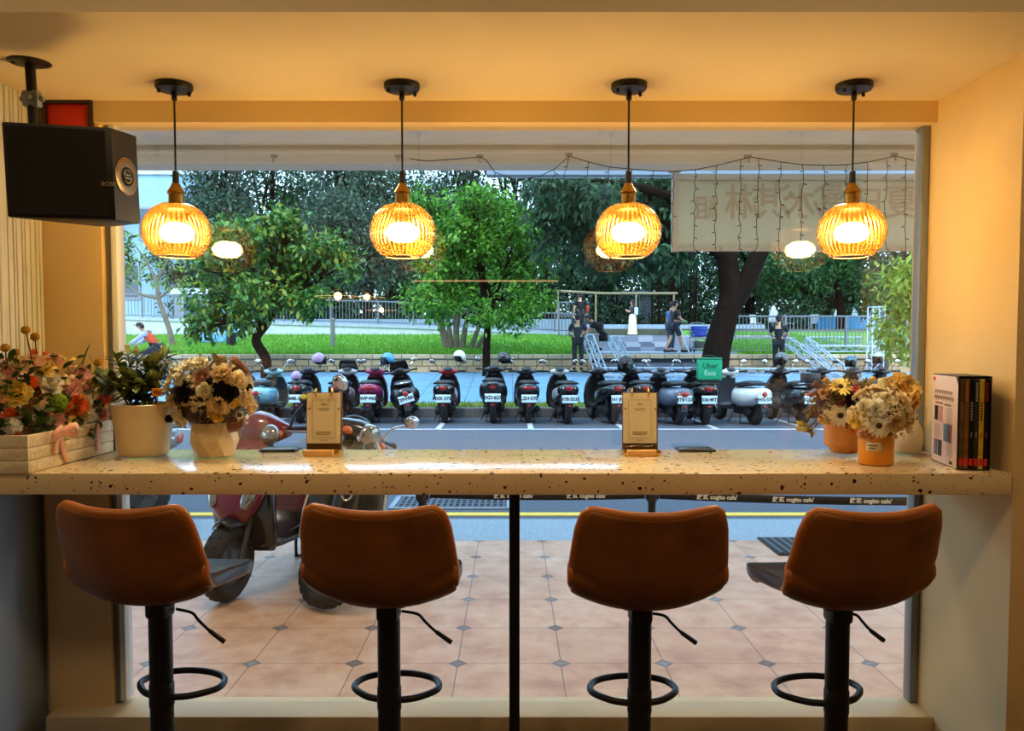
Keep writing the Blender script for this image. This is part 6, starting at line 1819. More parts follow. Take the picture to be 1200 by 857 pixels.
# ---- menu stands
GOLD = mat('polished_brass', (226, 170, 70), .22, 1)
PAPER = mat('menu_paper', (254, 246, 226), .6); INK = mat('menu_ink', (130, 104, 72), .6); LWOOD = mat('light_wood', (206, 158, 92), .5, var=.12, vs=20); DWOOD = mat('dark_wood', (92, 58, 30), .5, var=.2, vs=14)
ACR = thinglass('clear_acrylic', (252, 250, 244), .02)
def stand(px, label, first=None, pyb=534):
    c = gp(px, pyb, TOP)
    if first:
        o = copy_tree(first); o.location = (c.x, c.y, TOP); o['label'] = label; return o
    t = thing('menu_stand', label, 'menu stand', (c.x, c.y, TOP), 0, 'menu stands on the counter')
    MB().box((0, .025, .010), (.128, .075, .020), .002).build('brass_base', GOLD, t, smooth=30)
    MB().box((-.004, -.022, .011), (.100, .028, .022), .002).build('wooden_block', LWOOD, t, smooth=30)
    Mb = Matrix.Translation((0, .03, .02)) @ Matrix.Rotation(R(-4), 4, 'X')
    b = MB(); b.box((0, .010, .1), (.126, .012, .200), .002, M=Mb); b.build('back_board', DWOOD, t, smooth=30)
    b = MB(); b.box((-.001, .0025, .108), (.118, .002, .178), M=Mb); pp = b.build('paper_card', PAPER, t, smooth=0)
    b = MB()
    for sx in (-1, 1): b.box((sx * .040 - .001, .0012, .105), (.0007, .001, .135), M=Mb)
    for z_ in (.0375, .1725): b.box((-.001, .0012, z_), (.08, .001, .0007), M=Mb)
    for z_, w_ in ((.160, .012), (.155, .02), (.142, .04), (.136, .032), (.060, .05), (.055, .056), (.050, .046), (.030, .022)): b.box((-.001, .0012, z_), (w_, .001, .0016), M=Mb)
    b.build('printed_lines', INK, pp, smooth=0)
    b = MB(); b.box((-.001, -.001, .104), (.120, .003, .19), .001, M=Mb); b.build('acrylic_cover', ACR, t, smooth=0)
    for sx in (-1, 1):
        b = MB(); b.tube([Mb @ V((sx * .029, .006 + .011 * math.cos(a * PI / 10), .198 + .015 * math.sin(a * PI / 10))) for a in range(20)], .003, 8, closed=True); b.build('brass_ring', GOLD, t)
    for sx in (-1, 1):
        b = MB(); b.lathe([(0, .003), (.0035, .002), (.004, -.001)], 10, M=Mb @ Matrix.Translation((sx * .052, -.002, .142)) @ Matrix.Rotation(PI / 2, 4, 'X')); b.build('brass_pin', GOLD, t)
    return t
ms = stand(377, 'brass and wood menu stand on the counter above the second bar stool')
stand(752, 'brass and wood menu stand on the counter above the third bar stool', ms)
def pad(px0, px1, label, first=None):
    c = gp((px0 + px1) / 2, 528.5, TOP)
    if first:
        o = copy_tree(first); o.location = (c.x, c.y, TOP); o['label'] = label; return o
    t = thing('charging_pad', label, 'pad', (c.x, c.y, TOP), 0, 'dark flat pads on the counter')
    MB().box((0, 0, .0055), (.132, .09, .009), .003).build('body', mat('pad_dark', (52, 48, 44), .35, .3), t, smooth=30)
    MB().box((0, 0, .0105), (.120, .078, .002), .001).build('top_plate', mat('pad_top', (74, 66, 56), .25, .5), t, smooth=30)
    b = MB()
    for sx in (-1, 1):
        for sy in (-1, 1): b.cyl((sx * .05, sy * .03, 0), (sx * .05, sy * .03, .002), .006, 10)
    b.build('rubber_feet', RUBBER, t)
    return t
pd = pad(306, 352, 'flat dark charging pad beside the left menu stand')
pad(792, 837, 'flat dark charging pad right of the second menu stand', pd)

# ---- boxed set of books
C0, C1, C2 = gp(1121, 551, TOP), gp(1073, 538, TOP), gp(1158, 552, TOP)
ang = math.atan2(C2.y - C0.y, C2.x - C0.x)
Wb, Db, Hb = .094, .238, at(1121, 441, C0.y).z - TOP
t = thing('slipcase', 'black slipcase with a pale pink printed cover leaning by the right wall', 'book box', C0, ang)
BK = mat('slipcase_black', (20, 18, 18), .45)
b = MB(); th = .003
b.box((th / 2, Db / 2, Hb / 2), (th, Db, Hb), .001); b.box((Wb - th / 2, Db / 2, Hb / 2), (th, Db, Hb), .001)
b.box((Wb / 2, Db / 2, th / 2), (Wb, Db, th), .001); b.box((Wb / 2, Db / 2 + .008, Hb - th / 2), (Wb, Db - .016, th), .001); b.box((Wb / 2, Db - th / 2, Hb / 2), (Wb, th, Hb), .001)
b.build('case', BK, t, smooth=0)
PKP = mat('cover_pink', (226, 204, 204), .45)
MX = Matrix(((0, 0, -1, 0), (-1, 0, 0, 0), (0, 1, 0, 0), (0, 0, 0, 1)))   # local x -> towards the viewer, y up, on the left face
def onface(u, v_, d=.0008): return Matrix.Translation((-d, Db - u, v_)) @ MX
b = MB(); b.prism([(.003, .003), (Db - .002, .003), (Db - .002, Hb - .03), (Db - .022, Hb - .003), (.003, Hb - .003)], .0012, onface(0, 0, .0002)); cov = b.build('printed_cover', PKP, t, smooth=0)
ink = mat('cover_ink', (112, 96, 92), .5)
b = MB()
for u, v_, w_, h_ in [(.035 + i * .0165, .233, .012, .014) for i in range(10)] + [(.03 + i * .0165, .214, .013, .015) for i in range(11)]:
    b.box((0, 0, 0), (w_, h_ * .28, .0004), M=onface(u, v_ + h_ * .3, .0014)); b.box((0, 0, 0), (w_ * .85, h_ * .22, .0004), M=onface(u, v_ - h_ * .05, .0014)); b.box((0, 0, 0), (w_ * .2, h_, .0004), M=onface(u, v_, .0014))
for u, v_, w_ in [(.07, .197, .07), (.15, .195, .06)]: b.box((0, 0, 0), (w_, .005, .0004), M=onface(u, v_, .0014))
b.build('title_print', ink, cov, smooth=0)
b = MB()
for u0, v0, n in ((.165, .165, 10), (.055, .105, 9), (.17, .065, 10)):
    for j in range(n): b.box((0, 0, 0), (.055 if j % 4 else .035, .0018, .0004), M=onface(u0, v0 - j * .0055 + .02, .0014))
b.build('small_print', mat('cover_ink_pale', (168, 150, 146), .5), cov, smooth=0)
for u, v_, w_, h_, c in ((.045, .163, .032, .048, (46, 34, 36)), (.085, .163, .034, .048, (190, 140, 146)), (.135, .105, .035, .056, (76, 124, 152)), (.173, .105, .035, .056, (110, 50, 52)), (.045, .050, .032, .052, (92, 92, 120)), (.085, .050, .036, .052, (40, 40, 48))):
    b = MB(); b.box((0, 0, 0), (w_, h_, .0005), M=onface(u, v_, .0014)); b.build('cover_picture', mat('pic_%d_%d_%d' % c, c, .4, var=.5, vs=60), cov, smooth=0)
b = MB(); b.box((0, 0, 0), (.022, .012, .0005), M=onface(.02, Hb - .016, .0014)); b.build('red_mark', mat('mark_red', (206, 40, 50), .4), cov, smooth=0)
b = MB()
b.box((0, 0, 0), (.032, .016, .0004), M=onface(Db - .05, .014, .0014)); pb = b.build('barcode_panel', mat('barcode_cream', (226, 214, 170), .5), cov, smooth=0)
b = MB()
for i in range(14): b.box((0, 0, 0), (.0006 + .0005 * (i % 3), .010, .0004), M=onface(Db - .063 + i * .002, .015, .0017))
b.build('bars', BK, pb, smooth=0)
SP = [((92, 74, 44), (140, 120, 80), 'brown-olive book, first from the left in the slipcase'), ((128, 84, 34), (190, 130, 60), 'golden brown book, second from the left in the slipcase'), ((22, 20, 20), (150, 146, 140), 'black book between the golden brown and dark grey ones in the slipcase'), ((52, 50, 46), (170, 166, 150), 'dark grey book beside the yellow one in the slipcase'), ((206, 168, 40), (90, 70, 20), 'yellow book in the slipcase'), ((24, 20, 20), (196, 30, 34), 'black book with red spine lettering at the right end of the slipcase')]
bw = (Wb - 2 * th - .004) / 6
Rz = Matrix.Rotation(ang, 4, 'Z')
for i, (c, c2, lab) in enumerate(SP):
    loc = C0 + (Rz @ V((th + .002 + bw * (i + .5), .004, th + .0005)))
    t = thing('book', lab, 'book', loc, ang, 'boxed books in the slipcase')
    hB, dB = Hb - .012, Db - .015
    m = mat('spine_%d' % i, c, .35, var=.35, vs=30)
    b = MB(); b.box((0, .001, hB / 2), (bw - .0008, .002, hB), .0006)
    for sx in (-1, 1): b.box((sx * (bw / 2 - .0009), dB / 2, hB / 2), (.001, dB, hB))
    b.build('cover', m, t, smooth=0)
    b = MB(); b.box((0, dB / 2 + .001, hB / 2), (bw - .0034, dB - .006, hB - .008)); b.build('pages', mat('page_edges', (226, 214, 190), .8), t, smooth=0)
    b = MB(); b.box((0, -.0003, .022), (bw * .72, .0008, .022)); b.build('red_label', mat('label_red', (206, 44, 36), .4), t, smooth=0)
    b = MB()
    rr = random.Random(i)
    for j in range(7): b.box((0, -.0004, hB * .55 + j * .0085 + (.06 if i % 2 else 0)), (bw * .42, .0006, .005)); b.box((0, -.0005, hB * .55 + j * .0085 + (.06 if i % 2 else 0)), (bw * .16, .0007, .0066))
    for j in range(3): b.box((0, -.0004, .10 + j * .006), (bw * .3, .0006, .0035))
    b.build('spine_print', mat('spine_ink_%d' % i, c2, .4), t, smooth=0)
# ================================================================== more outside things
# ---- belt barrier under the counter line
BD = 4.9
q0, q1 = at(495, 579, BD), at(764, 580, BD); q2 = at(1125, 588, 4.72)
def stanchion(q, label, first=None):
    if first:
        o = copy_tree(first); o.location = (q.x, q.y, GZ); o['label'] = label; return o
    t = thing('barrier_post', label, 'barrier post', (q.x, q.y, GZ), 0, 'short posts of the belt barrier')
    h = q.z - GZ
    b = MB(); b.lathe([(0, 0), (.155, 0), (.16, .008), (.15, .022), (.03, .032), (0, .032)], 36); b.build('base', BLACK, t)
    b = MB(); b.cyl((0, 0, .03), (0, 0, h - .04), .0245, 20); b.build('pole', BLACK, t)
    b = MB(); b.lathe([(.0, h - .05), (.030, h - .05), (.032, h - .045), (.032, h + .035), (.026, h + .04), (0, h + .04)], 24); b.box((-.034, 0, h - .004), (.014, .03, .06), .003); b.box((.034, 0, h - .004), (.014, .03, .06), .003)
    b.build('belt_head', BLKPL, t); return t
s0 = stanchion(q0, 'short black barrier post seen above the second bar stool')
stanchion(q1, 'short black barrier post seen above the third bar stool', s0)
stanchion(q2, 'short black barrier post beyond the right end of the window', s0)
BELT = mat('belt_webbing', (22, 22, 24), .8, bump=.3, bs=400, bd=.001); BTX = mat('belt_print', (226, 226, 222), .6)
for a, c, lab, xs in ((q0, q1, 'black printed barrier belt between the two posts behind the stools', (600, 692)), (q1, q2, 'black printed barrier belt running from the third stool to the right window frame', (836, 927, 1018))):
    t = thing('barrier_belt', lab, 'barrier belt', a, 0, 'printed belts of the barrier')
    d = c - a; L = V((d.x, d.y, 0)).length
    u = (d - V((0, 0, d.z))).normalized()
    def bp(s, z_): return u * (.045 + s * (L - .09)) + V((0, 0, z_ + d.z * s - .012 * 4 * s * (1 - s)))
    b = MB(); b.grid([[bp(i / 16, z_) for z_ in (-.025, .025)] for i in range(17)]); be = b.build('webbing', BELT, t, 180, solid=.002)
    for px in xs:
        X = (px - CX) / F * 4.88
        s = (X - a.x) / d.x
        p = bp(s, 0) + V((0, -.0025, 0))
        text("啟玄 cogito cafe'", .036, BTX, be, Matrix.Translation(p) @ Matrix.Rotation(math.atan2(d.z, L), 4, 'Y').inverted() @ Matrix.Rotation(math.atan2(u.y, u.x), 4, 'Z') @ Matrix.Rotation(PI / 2, 4, 'X'), bold=.0012)

# ---- awning box and banner under the arcade beam
AY = 6.9
a0, a1 = at(570, 190, AY), at(570, 208, AY)
t = thing('awning_box', 'long pale awning box fixed under the outer edge of the arcade', 'awning', (a0.x, AY, a1.z))
Lb = 9.5; h = a0.z - a1.z + .25
AW = NT('awning_canvas'); AW.b.inputs['Base Color'].default_value = S(232, 236, 240); AW.b.inputs['Roughness'].default_value = .6
tr = AW.n('ShaderNodeBsdfTranslucent'); tr.inputs[0].default_value = S(236, 240, 246); mx_ = AW.n('ShaderNodeMixShader'); mx_.inputs[0].default_value = .7
AW.L(AW.b.outputs[0], mx_.inputs[1]); AW.L(tr.outputs[0], mx_.inputs[2]); AW.L(mx_.outputs[0], AW.out.inputs[0])
MB().box((Lb / 2, .02, h / 2), (Lb, .012, h), .002).build('canvas', AW.mat, t, smooth=30)
b = MB()
for k in range(5):
    b.box((.3 + k * 2.1, -.285, h - .03), (.06, .58, .06))
b.build('bracket_bar', mat('awning_bracket', (170, 174, 178), .5), t, smooth=0)
MB().box((Lb / 2, -.01, .01), (Lb, .02, .02)).build('lower_lip', ALU, t, smooth=0)
BY = 6.42
b0, b1 = at(788, 206, BY), at(1130, 294, BY)
t = thing('hanging_banner', 'large pale cloth banner with mirrored faint lettering hanging outside the window', 'banner', ((b0.x + b1.x) / 2, BY, b1.z))
w_, h_ = b1.x - b0.x, b0.z - b1.z
BAN = NT('banner_cloth')
BAN.L(BAN.ramp(BAN.noise(1.2, 3), [(.3, S(222, 210, 188)), (.7, S(236, 224, 202))]), BAN.b.inputs['Base Color']); BAN.b.inputs['Roughness'].default_value = .85
tr = BAN.n('ShaderNodeBsdfTranslucent'); tr.inputs[0].default_value = S(234, 220, 192); mx_ = BAN.n('ShaderNodeMixShader'); mx_.inputs[0].default_value = .65
BAN.L(BAN.b.outputs[0], mx_.inputs[1]); BAN.L(tr.outputs[0], mx_.inputs[2]); BAN.L(mx_.outputs[0], BAN.out.inputs[0])
b = MB(); nx = 60
b.grid([[V((-w_ / 2 + w_ * i / nx, .008 * math.sin(i * .5) + .005 * math.sin(i * 1.7), h_ * j / 8)) for j in range(9)] for i in range(nx + 1)]); cl = b.build('cloth', BAN.mat, t, 180, solid=.003)
b = MB(); b.box((-w_ / 2 + .02, 0, h_ / 2), (.05, .03, h_ + .02), .005); b.box((0, 0, h_ - .01), (w_, .03, .05), .005); b.box((0, 0, .01), (w_, .025, .03), .005)
b.build('edge_batten', mat('banner_batten', (214, 208, 196), .7), t)
BTXT = mat('banner_faded_print', (204, 192, 170), .9)
pxs = lambda px: at(px, 250, BY).x - t.location.x
for ch, px, py, sz in (('組', 827, 246, .20), ('淋', 869, 240, .30), ('淇', 906, 240, .30), ('冰', 942, 240, .30), ('爆', 979, 240, .30), ('日', 1017, 240, .26), ('夏', 1054, 240, .28)):
    text(ch, sz, BTXT, cl, Matrix.Translation((pxs(px), -.022, at(px, py, BY).z - t.location.z)) @ Matrix.Rotation(PI / 2, 4, 'X'), mirror=True, bold=.003)
b = MB()
zt3 = at(789, 186, BY).z - t.location.z
b.box((-w_ / 2 + .02, 0, zt3 - .06), (.10, .10, .10), .012); b.box((-w_ / 2 + .02, 0, zt3 - .14), (.05, .06, .08), .008); b.cyl((-w_ / 2 + .02, -.06, zt3 - .06), (-w_ / 2 + .02, .06, zt3 - .06), .025, 12)
b.tube([(-w_ / 2 + .02, 0, zt3 - .17), (-w_ / 2 + .02, 0, h_)], .012, 8); b.tube([(w_ / 2 - .02, 0, zt3 + .0), (w_ / 2 - .02, 0, h_)], .012, 8); b.box((0, -.1, zt3 - .02), (w_, .06, .04))
b.build('hanging_bracket', mat('bracket_white', (206, 204, 196), .6), t)

# ---- icicle string lights along the beam
SY = 5.96
t = thing('hanging_string_light', 'thin dark icicle string light looped along the arcade beam in front of the banner', 'string light', at(700, 190, SY))
o0 = t.location.copy()
WIRE = mat('dark_wire', (50, 44, 40), .7)
main = [(480, 186), (500, 189), (540, 186), (563, 184), (570, 188), (580, 202), (605, 211), (632, 207), (650, 198), (667, 183), (690, 190), (715, 196), (760, 200), (790, 201), (815, 199), (840, 194), (868, 187), (880, 184), (892, 186), (915, 190), (940, 193), (967, 194), (992, 193), (1017, 190), (1036, 186), (1050, 183), (1075, 189), (1100, 193)]
b = MB(); b.tube([at(px, py, SY) - o0 for px, py in main], .0035, 5); b.build('main_wire', WIRE, t)
LED = mat('led_bead', (206, 200, 190), .3)
def strand(px, py0, py1, seed):
    r = random.Random(seed)
    n = max(3, int((py1 - py0) / 7)); b = MB(); P = []
    for i in range(n + 1): P.append(at(px + r.uniform(-1.6, 1.6) + (-2 * (i / n)), py0 + (py1 - py0) * i / n, SY) - o0)
    b.tube(P, .0028, 5)
    for i in range(1, n + 1, 2):
        s = r.choice((-1, 1)); b.tube([P[i], P[i] + V((s * .024, 0, -.008))], [.003, .004], 5)
    b.build('strand', WIRE, t)
for i, (px, y0_, y1_) in enumerate([(579, 202, 225), (650, 200, 210), (664, 186, 212), (690, 190, 207), (715, 196, 212), (740, 199, 214), (765, 200, 216), (790, 201, 290), (815, 199, 293), (840, 194, 293), (868, 187, 292), (889, 186, 294), (915, 190, 296), (941, 193, 290), (966, 194, 286), (992, 193, 288), (1017, 191, 290), (1039, 187, 292), (1062, 186, 294)]):
    strand(px, y0_, y1_, i)
b = MB()
for px, py in ((320, 182), (466, 182), (562, 182), (667, 180), (878, 182), (1050, 180)):
    q = at(px, py, SY) - o0; b.box(q + V((0, .03, .0)), (.05, .03, .022), .004); b.tube([q + V((0, .02, -.01)), q + V((0, .0, -.05)), q + V((0, -.01, -.03))], .004, 5)
b.build('hook_clips', mat('clip_beige', (170, 160, 144), .6), t)

# ---- lighting trusses and work gear across the road
TRS = mat('truss_aluminium', (186, 206, 220), .35, .6)
def truss(label, A, B, w, group='aluminium truss lengths', roll=0):
    A, B = Vector(A), Vector(B); d = B - A; L = d.length; dn = d.normalized()
    up = V((0, 0, 1)) if abs(dn.z) < .95 else V((0, 1, 0))
    sd = dn.cross(up).normalized(); nn = sd.cross(dn)
    t = thing('lighting_truss', label, 'truss', A, 0, group)
    cs = [sd * (w / 2 * i) + nn * (w / 2 * j) for i in (-1, 1) for j in (-1, 1)]
    b = MB()
    for c in cs: b.tube([c, c + d], .024, 6)
    b.build('chords', TRS, t)
    n = max(3, int(L / (w * 1.1))); b = MB()
    for fa, fb in ((0, 1), (2, 3), (0, 2), (1, 3)):
        for i in range(n):
            p = cs[fa if i % 2 else fb] + d * (i / n); q = cs[fb if i % 2 else fa] + d * ((i + 1) / n); b.tube([p, q], .014, 5)
        for i in (0, n): b.tube([cs[fa] + d * (i / n), cs[fb] + d * (i / n)], .018, 5)
    b.build('lattice', TRS, t); return t
truss('aluminium truss sloping from the crouching man down to the pavement', at(689, 396, 24.75), at(706, 441, 23.6), .26)
truss('aluminium truss sloping down beside the big black helmet', at(718, 398, 24.75), at(740, 439, 23.6), .26)
truss('aluminium truss lying on the pavement in front of the plaza steps', at(700, 440, 23.7) + V((0, 0, .1)), at(838, 440, 23.7) + V((0, 0, .1)), .24)
truss('second aluminium truss lying lower in front of the plaza steps', at(703, 448, 22.9) + V((0, 0, .1)), at(842, 448, 22.9) + V((0, 0, .1)), .24)
truss('aluminium truss sloping down right of the man in the navy shirt', at(924, 400, 24.75), at(976, 441, 23.6), .24)
truss('aluminium truss sloping down nearest the blue helmet', at(944, 400, 24.75), at(992, 438, 23.7), .24)
truss('short aluminium truss resting on the wall top behind the fence', at(946, 400, 26.9), at(1007, 400, 26.9), .26)
truss('long low aluminium truss on the wall top at the right', at(952, 409, 25.8), at(1067, 409, 25.8), .18)
truss('upright aluminium truss tower near the right window frame', at(1025, 436, 24.6), at(1027, 360, 24.6), .36)
truss('aluminium truss lying on the pavement behind the white retro scooter', at(846, 436, 24.3), at(975, 436, 24.3), .20)
# grey case
c = at(692, 412, 25.85)
t = thing('equipment_case', 'grey equipment case between the two men at the plaza edge', 'case', (c.x, 25.85, zP1))
GC = mat('case_grey', (120, 128, 132), .5)
MB().box((0, 0, .30), (.50, .42, .54), .02).build('body', GC, t); MB().box((0, 0, .595), (.52, .44, .05), .015).build('lid', mat('case_lid', (150, 158, 162), .45), t)
b = MB(); b.tube(spl([(-.08, -.215, .35), (-.07, -.25, .33), (.07, -.25, .33), (.08, -.215, .35)], 4), .012, 6); b.build('handle', BLKPL, t)
b = MB()
for sx in (-1, 1):
    for sy in (-1, 1): b.cyl((sx * .2, sy * .16 - .02, .03), (sx * .2, sy * .16 + .02, .03), .03, 10)
b.build('casters', RUBBER, t)
# trolley with blue crates
c = at(819, 412, 26.6)
t = thing('hand_trolley', 'metal trolley loaded with cables beside the large tree trunk', 'trolley', (c.x, 26.6, zP1))
b = MB()
for z_ in (.12, .50): b.box((0, 0, z_), (.50, .60, .03), .008)
b.build('shelf', STEEL, t)
b = MB()
for sx in (-1, 1):
    for sy in (-1, 1): b.tube([(sx * .24, sy * .28, .08), (sx * .24, sy * .28, .62)], .014, 6)
b.tube(spl([(-.24, .28, .60), (-.24, .30, .95), (.24, .30, .95), (.24, .28, .60)], 5), .014, 6); b.build('tubular_frame', STEEL, t)
for sx in (-1, 1):
    for sy in (-1, 1):
        b = MB(); b.cyl((sx * .22 - .02, sy * .25, .055), (sx * .22 + .02, sy * .25, .055), .055, 14); b.build('wheel', RUBBER, t)
b = MB()
for k in range(4): b.tube([(.18 * math.cos(a * PI / 10), .2 * math.sin(a * PI / 10), .16 + k * .06) for a in range(20)], .03, 6, closed=True)
b.build('cable_coil', mat('cable_grey', (90, 96, 90), .7), t)
for i, (dz, lab) in enumerate(((.52, 'blue plastic crate on the trolley, under the other one'), (.70, 'blue plastic crate topmost on the trolley'))):
    cr = thing('blue_crate', lab, 'crate', (c.x, 26.6 - .02 * i, zP1 + dz), R(4 * i), 'blue crates on the trolley')
    BC = mat('crate_blue', (30, 70, 190), .4)
    b = MB()
    for sx in (-1, 1): b.box((sx * .215, 0, .085), (.02, .40, .17), .004)
    for sy in (-1, 1): b.box((0, sy * .19, .085), (.43, .02, .17), .004)
    b.box((0, 0, .01), (.43, .40, .02)); b.build('walls', BC, cr)
    b = MB(); b.box((0, -.2, .155), (.46, .03, .03), .006); b.box((0, .2, .155), (.46, .03, .03), .006); b.box((-.225, 0, .155), (.03, .42, .03), .006); b.box((.225, 0, .155), (.03, .42, .03), .006); b.build('rim', BC, cr)
# rope pulled by the man in shorts
a, c = at(797, 384, 26.5), at(813, 424, 25.0)
t = thing('rope', 'pale rope hanging from the gloved hand of the man in shorts', 'rope', a)
b = MB(); b.tube(spl([(0, 0, 0), (c - a) * .5 + V((0, 0, -.08)), c - a], 6), .018, 6); b.build('cord', mat('rope_pale', (190, 206, 216), .8), t)
b = MB(); b.ell(V((0, 0, 0)), (.04, .04, .05)); b.build('knot', mat('rope_pale', (190, 206, 216), .8), t)
# wooden rail on posts behind the plaza
q0, q1 = at(651, 341, 37.5), at(794, 344, 37.5)
t = thing('wooden_rail', 'weathered wooden rail on thin posts behind the people on the plaza', 'rail', (q0.x, 37.5, zP3))
b = MB(); b.tube([(0, 0, q0.z - zP3), (2.2, 0, q0.z - zP3 - .12), (q1.x - q0.x, 0, q1.z - zP3)], .06, 8); b.build('top_rail', mat('weathered_wood', (132, 122, 92), .85, var=.2, vs=4), t)
for f_ in (.02, .33, .66, .97):
    b = MB(); b.tube([((q1.x - q0.x) * f_, 0, 0), ((q1.x - q0.x) * f_, 0, q0.z - zP3 - .05)], .045, 8); b.build('post', mat('weathered_wood', (132, 122, 92)), t)
# blue tarpaulin around planter posts and black bollard on the lawn
c = at(255, 397, 30); z0 = zlawn(0, 30)
t = thing('tarpaulin', 'light blue crumpled tarpaulin wrapped round a bundle on the lawn', 'tarpaulin', (c.x, 30, z0 - .02))
zt4 = at(250, 360, 30).z - z0
r = np.random.default_rng(5)
rows = []
for i in range(15):
    z_ = zt4 * i / 14; row = []
    for j in range(40):
        a = 2 * PI * j / 40; k = 1 + .16 * math.sin(a * 5 + i * .4) + .08 * r.normal()
        row.append(V((.62 * k * math.cos(a) * (1 - .25 * (i / 14) ** 3), .34 * k * math.sin(a) * (1 - .25 * (i / 14) ** 3), z_ + .03 * r.normal())))
    rows.append(row)
b = MB(); b.loft(rows, cap=True); b.build('sheet', mat('tarp_blue', (120, 186, 226), .35, var=.1, vs=4), t, 180)
b = MB()
for z_ in (.35, .95): b.tube([(.70 * math.cos(a * PI / 20), .40 * math.sin(a * PI / 20), z_) for a in range(40)], .015, 5, closed=True)
b.build('rope_tie', mat('tie_rope', (220, 226, 226), .7), t)
def bollard(px, py0, py1, Y, label, m, r_):
    c = at(px, py1, Y); z0 = zlawn(0, Y); h = at(px, py0, Y).z - z0
    t = thing('bollard', label, 'bollard', (c.x, Y, z0 - .02))
    b = MB(); b.lathe([(0, 0), (r_, 0), (r_, h * .9), (r_ * .95, h * .92), (0, h * .92)], 20); b.build('post', m, t)
    b = MB(); b.lathe([(0, h), (r_ * .8, h), (r_ * 1.08, h * .97), (r_ * 1.08, h * .92), (0, h * .9)], 20); b.build('cap', m, t); return t
bollard(271, 389, 405, 28.6, 'short black bollard on the lawn beside the blue tarpaulin', BLACK, .17)
bollard(390, 372, 404, 28.2, 'grey post standing on the lawn left of the bare-stemmed shrub', mat('post_grey', (120, 124, 122), .7), .08)
# park furniture far right
def parasol(px, py0, py1, Y, label, rgb):
    c = at(px, py1, Y); h = at(px, py0, Y).z - zP3
    t = thing('folded_parasol', label, 'parasol', (c.x, Y, zP3), 0, 'folded parasols in the park')
    b = MB(); b.lathe([(.02, h), (.10, h * .92), (.26, h * .45), (.22, h * .36), (.04, h * .35)], 14, rfun=lambda a, z: 1 + .18 * math.cos(a * 7)); b.build('folded_canopy', mat('parasol_%d' % rgb[0], rgb, .7), t)
    b = MB(); b.cyl((0, 0, .05), (0, 0, h + .05), .03, 8); b.build('pole', STEEL, t)
    b = MB(); b.lathe([(0, 0), (.3, 0), (.28, .08), (0, .09)], 16); b.build('base', BLKPL, t)
parasol(981, 362, 390, 44, 'pale blue folded parasol in the park, left of its twin', (196, 216, 226)); parasol(1001, 362, 392, 44, 'grey folded parasol in the park nearest the upright truss', (150, 170, 180))
parasol(906, 358, 392, 44, 'white folded parasol in the park right of the forked trunk', (214, 222, 226))
c = at(992, 391, 42)
t = thing('cloth_table', 'long table under a bright blue cloth far behind the fence', 'table', (c.x, 42, zP3))
b = MB(); rows = []
for z_, k in ((.02, 1.05), (.4, 1.02), (.73, 1.0), (.75, .98)):
    rows.append([V((1.3 * k * x + .03 * math.sin(j * 2.0) * (z_ < .7), .5 * k * y, z_)) for j, (x, y) in enumerate([(-1, -1), (-.6, -1), (-.2, -1), (.2, -1), (.6, -1), (1, -1), (1, -.3), (1, .3), (1, 1), (.5, 1), (0, 1), (-.5, 1), (-1, 1), (-1, .3), (-1, -.3)])])
b.loft(rows); b.build('cloth', mat('blue_cloth', (60, 160, 220), .7), t)
b = MB()
for sx in (-1, 1):
    for sy in (-1, 1): b.cyl((sx * 1.1, sy * .35, 0), (sx * 1.1, sy * .35, .74), .02, 6)
b.build('table_legs', STEEL, t)
# plastic chairs
ch0 = None
for i, (px, lab) in enumerate(((885, 'white plastic chair in the park nearest the forked trunk'), (925, 'white plastic chair in the park beyond the man in navy'), (955, 'white plastic chair in the park left of the blue cloth table'))):
    c = at(px, 391, 43)
    if ch0 is None:
        ch0 = t = thing('plastic_chair', lab, 'chair', (c.x, 43, zP3), .4, 'white plastic chairs in the park')
        WP = mat('white_plastic', (226, 232, 236), .4)
        MB().box((0, 0, .44), (.44, .44, .03), .01).build('seat', WP, t); MB().box((0, .21, .68), (.42, .03, .46), .012, rot=(R(-8), 0, 0)).build('backrest', WP, t)
        for sx in (-1, 1):
            for sy in (-1, 1):
                b = MB(); b.tube([(sx * .2, sy * .2, .44), (sx * .23, sy * .23, 0)], [.022, .016], 6); b.build('leg', WP, t)
    else:
        o = copy_tree(ch0); o.location = (c.x, 43, zP3); o.rotation_euler.z = i * 1.3; o['label'] = lab
# unidentified dark round thing by the wall, its case shape made up
c = at(1044, 436, 24.0)
t = thing('dark_round_disc', 'unidentified round black disc leaning on the stone wall near the right window frame', 'case', (c.x, 24.75, pave(24.6) + .30), rot=(R(80), 0, 0))
b = MB(); b.lathe([(0, -.07), (.27, -.07), (.28, -.06), (.28, .06), (.27, .07), (0, .07)], 32); b.build('shell', mat('case_black', (40, 38, 44), .7), t)
b = MB(); b.tube(spl([(-.07, .28, 0), (-.06, .32, 0), (.06, .32, 0), (.07, .28, 0)], 4), .012, 6); b.build('handle', BLKPL, t)
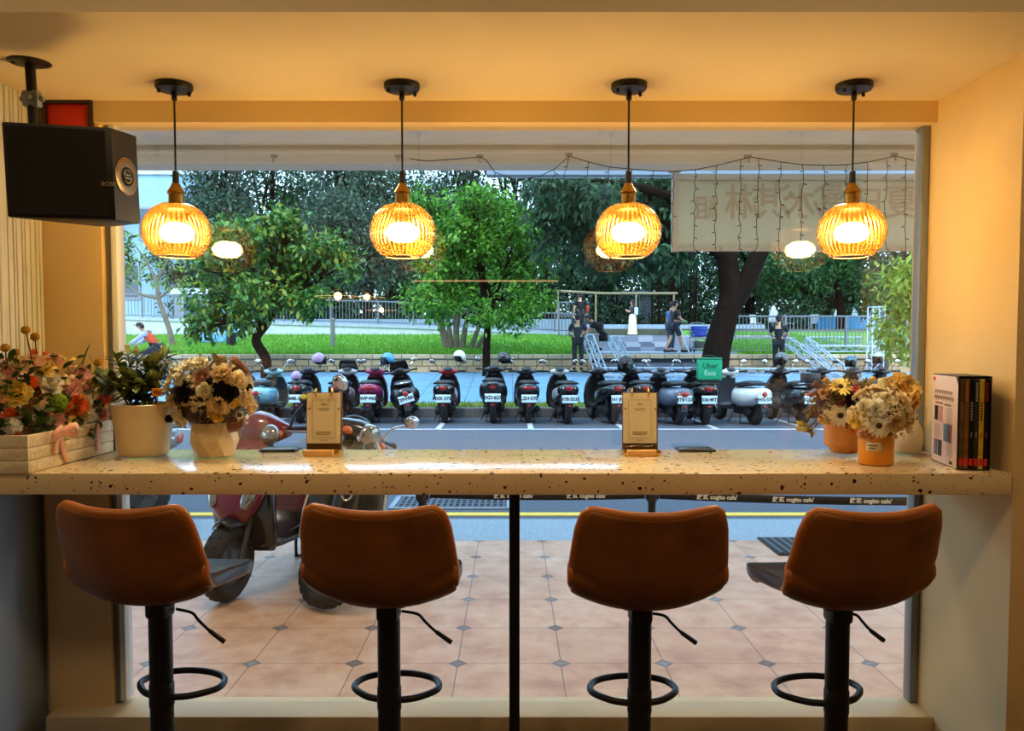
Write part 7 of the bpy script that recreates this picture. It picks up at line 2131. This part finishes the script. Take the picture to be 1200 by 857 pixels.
# ================================================================== camera, light, view
cam = bpy.data.cameras.new('camera'); cam.sensor_width = 36; cam.lens = F / 1200 * 36
cam.shift_y = 18.5 / 1200
cam.clip_end = 500
co = bpy.data.objects.new('camera', cam); COL.objects.link(co)
co.location = (0, 0, CAMZ); co.rotation_euler = (PI / 2 - TILT, 0, 0)
scene.camera = co
w = bpy.data.worlds.new('sky'); scene.world = w; w.use_nodes = True
nt = w.node_tree; bg = nt.nodes['Background']
sky = nt.nodes.new('ShaderNodeTexSky'); sky.sky_type = 'NISHITA'; sky.sun_disc = False
sky.sun_elevation = R(38); sky.sun_rotation = R(150); sky.air_density = 1.3; sky.dust_density = 1.5
mx = nt.nodes.new('ShaderNodeMix'); mx.data_type = 'RGBA'; mx.inputs[0].default_value = .55
mx.inputs[7].default_value = (4.6, 7.6, 11.0, 1)
nt.links.new(sky.outputs[0], mx.inputs[6]); nt.links.new(mx.outputs[2], bg.inputs[0])
bg.inputs[1].default_value = SKYSTR
def area(name, loc, rot, size, power, col):
    l = bpy.data.lights.new(name, 'AREA'); l.size = size[0]; l.size_y = size[1]; l.shape = 'RECTANGLE'
    l.energy = power; l.color = col
    o = bpy.data.objects.new(name, l); COL.objects.link(o); o.location = loc; o.rotation_euler = rot
    return o
s = bpy.data.lights.new('sun', 'SUN'); s.energy = 2.2; s.angle = R(18); s.color = (1, .95, .88)
so = bpy.data.objects.new('sun', s); COL.objects.link(so); so.rotation_euler = (R(38), 0, R(-35))
# added fill lights brighten the terrace, no fixtures; then the room's ceiling downlights
for x in (-4.5, -1.5, 1.5, 4.5): area('arcade_fill_light', (x, 4.1, 2.95), (0, 0, 0), (.4, .4), ARCP, (1, .86, .68))
for x, y in ((-2.4, 1.05), (-.8, 1.05), (.8, 1.05), (2.4, 1.05)):
    area('ceiling_light', (x, y, 2.78), (0, 0, 0), (.25, .25), ROOMP, (1, .72, .38))
vs = scene.view_settings
scene.display_settings.display_device = 'sRGB'
vs.view_transform = 'Standard'; vs.look = 'None'; vs.gamma = 1; vs.exposure = 0; vs.use_curve_mapping = False
scene.cycles.max_bounces = 8; scene.cycles.transparent_max_bounces = 24
scene.cycles.caustics_reflective = False; scene.cycles.caustics_refractive = False
scene.cycles.sample_clamp_indirect = 6
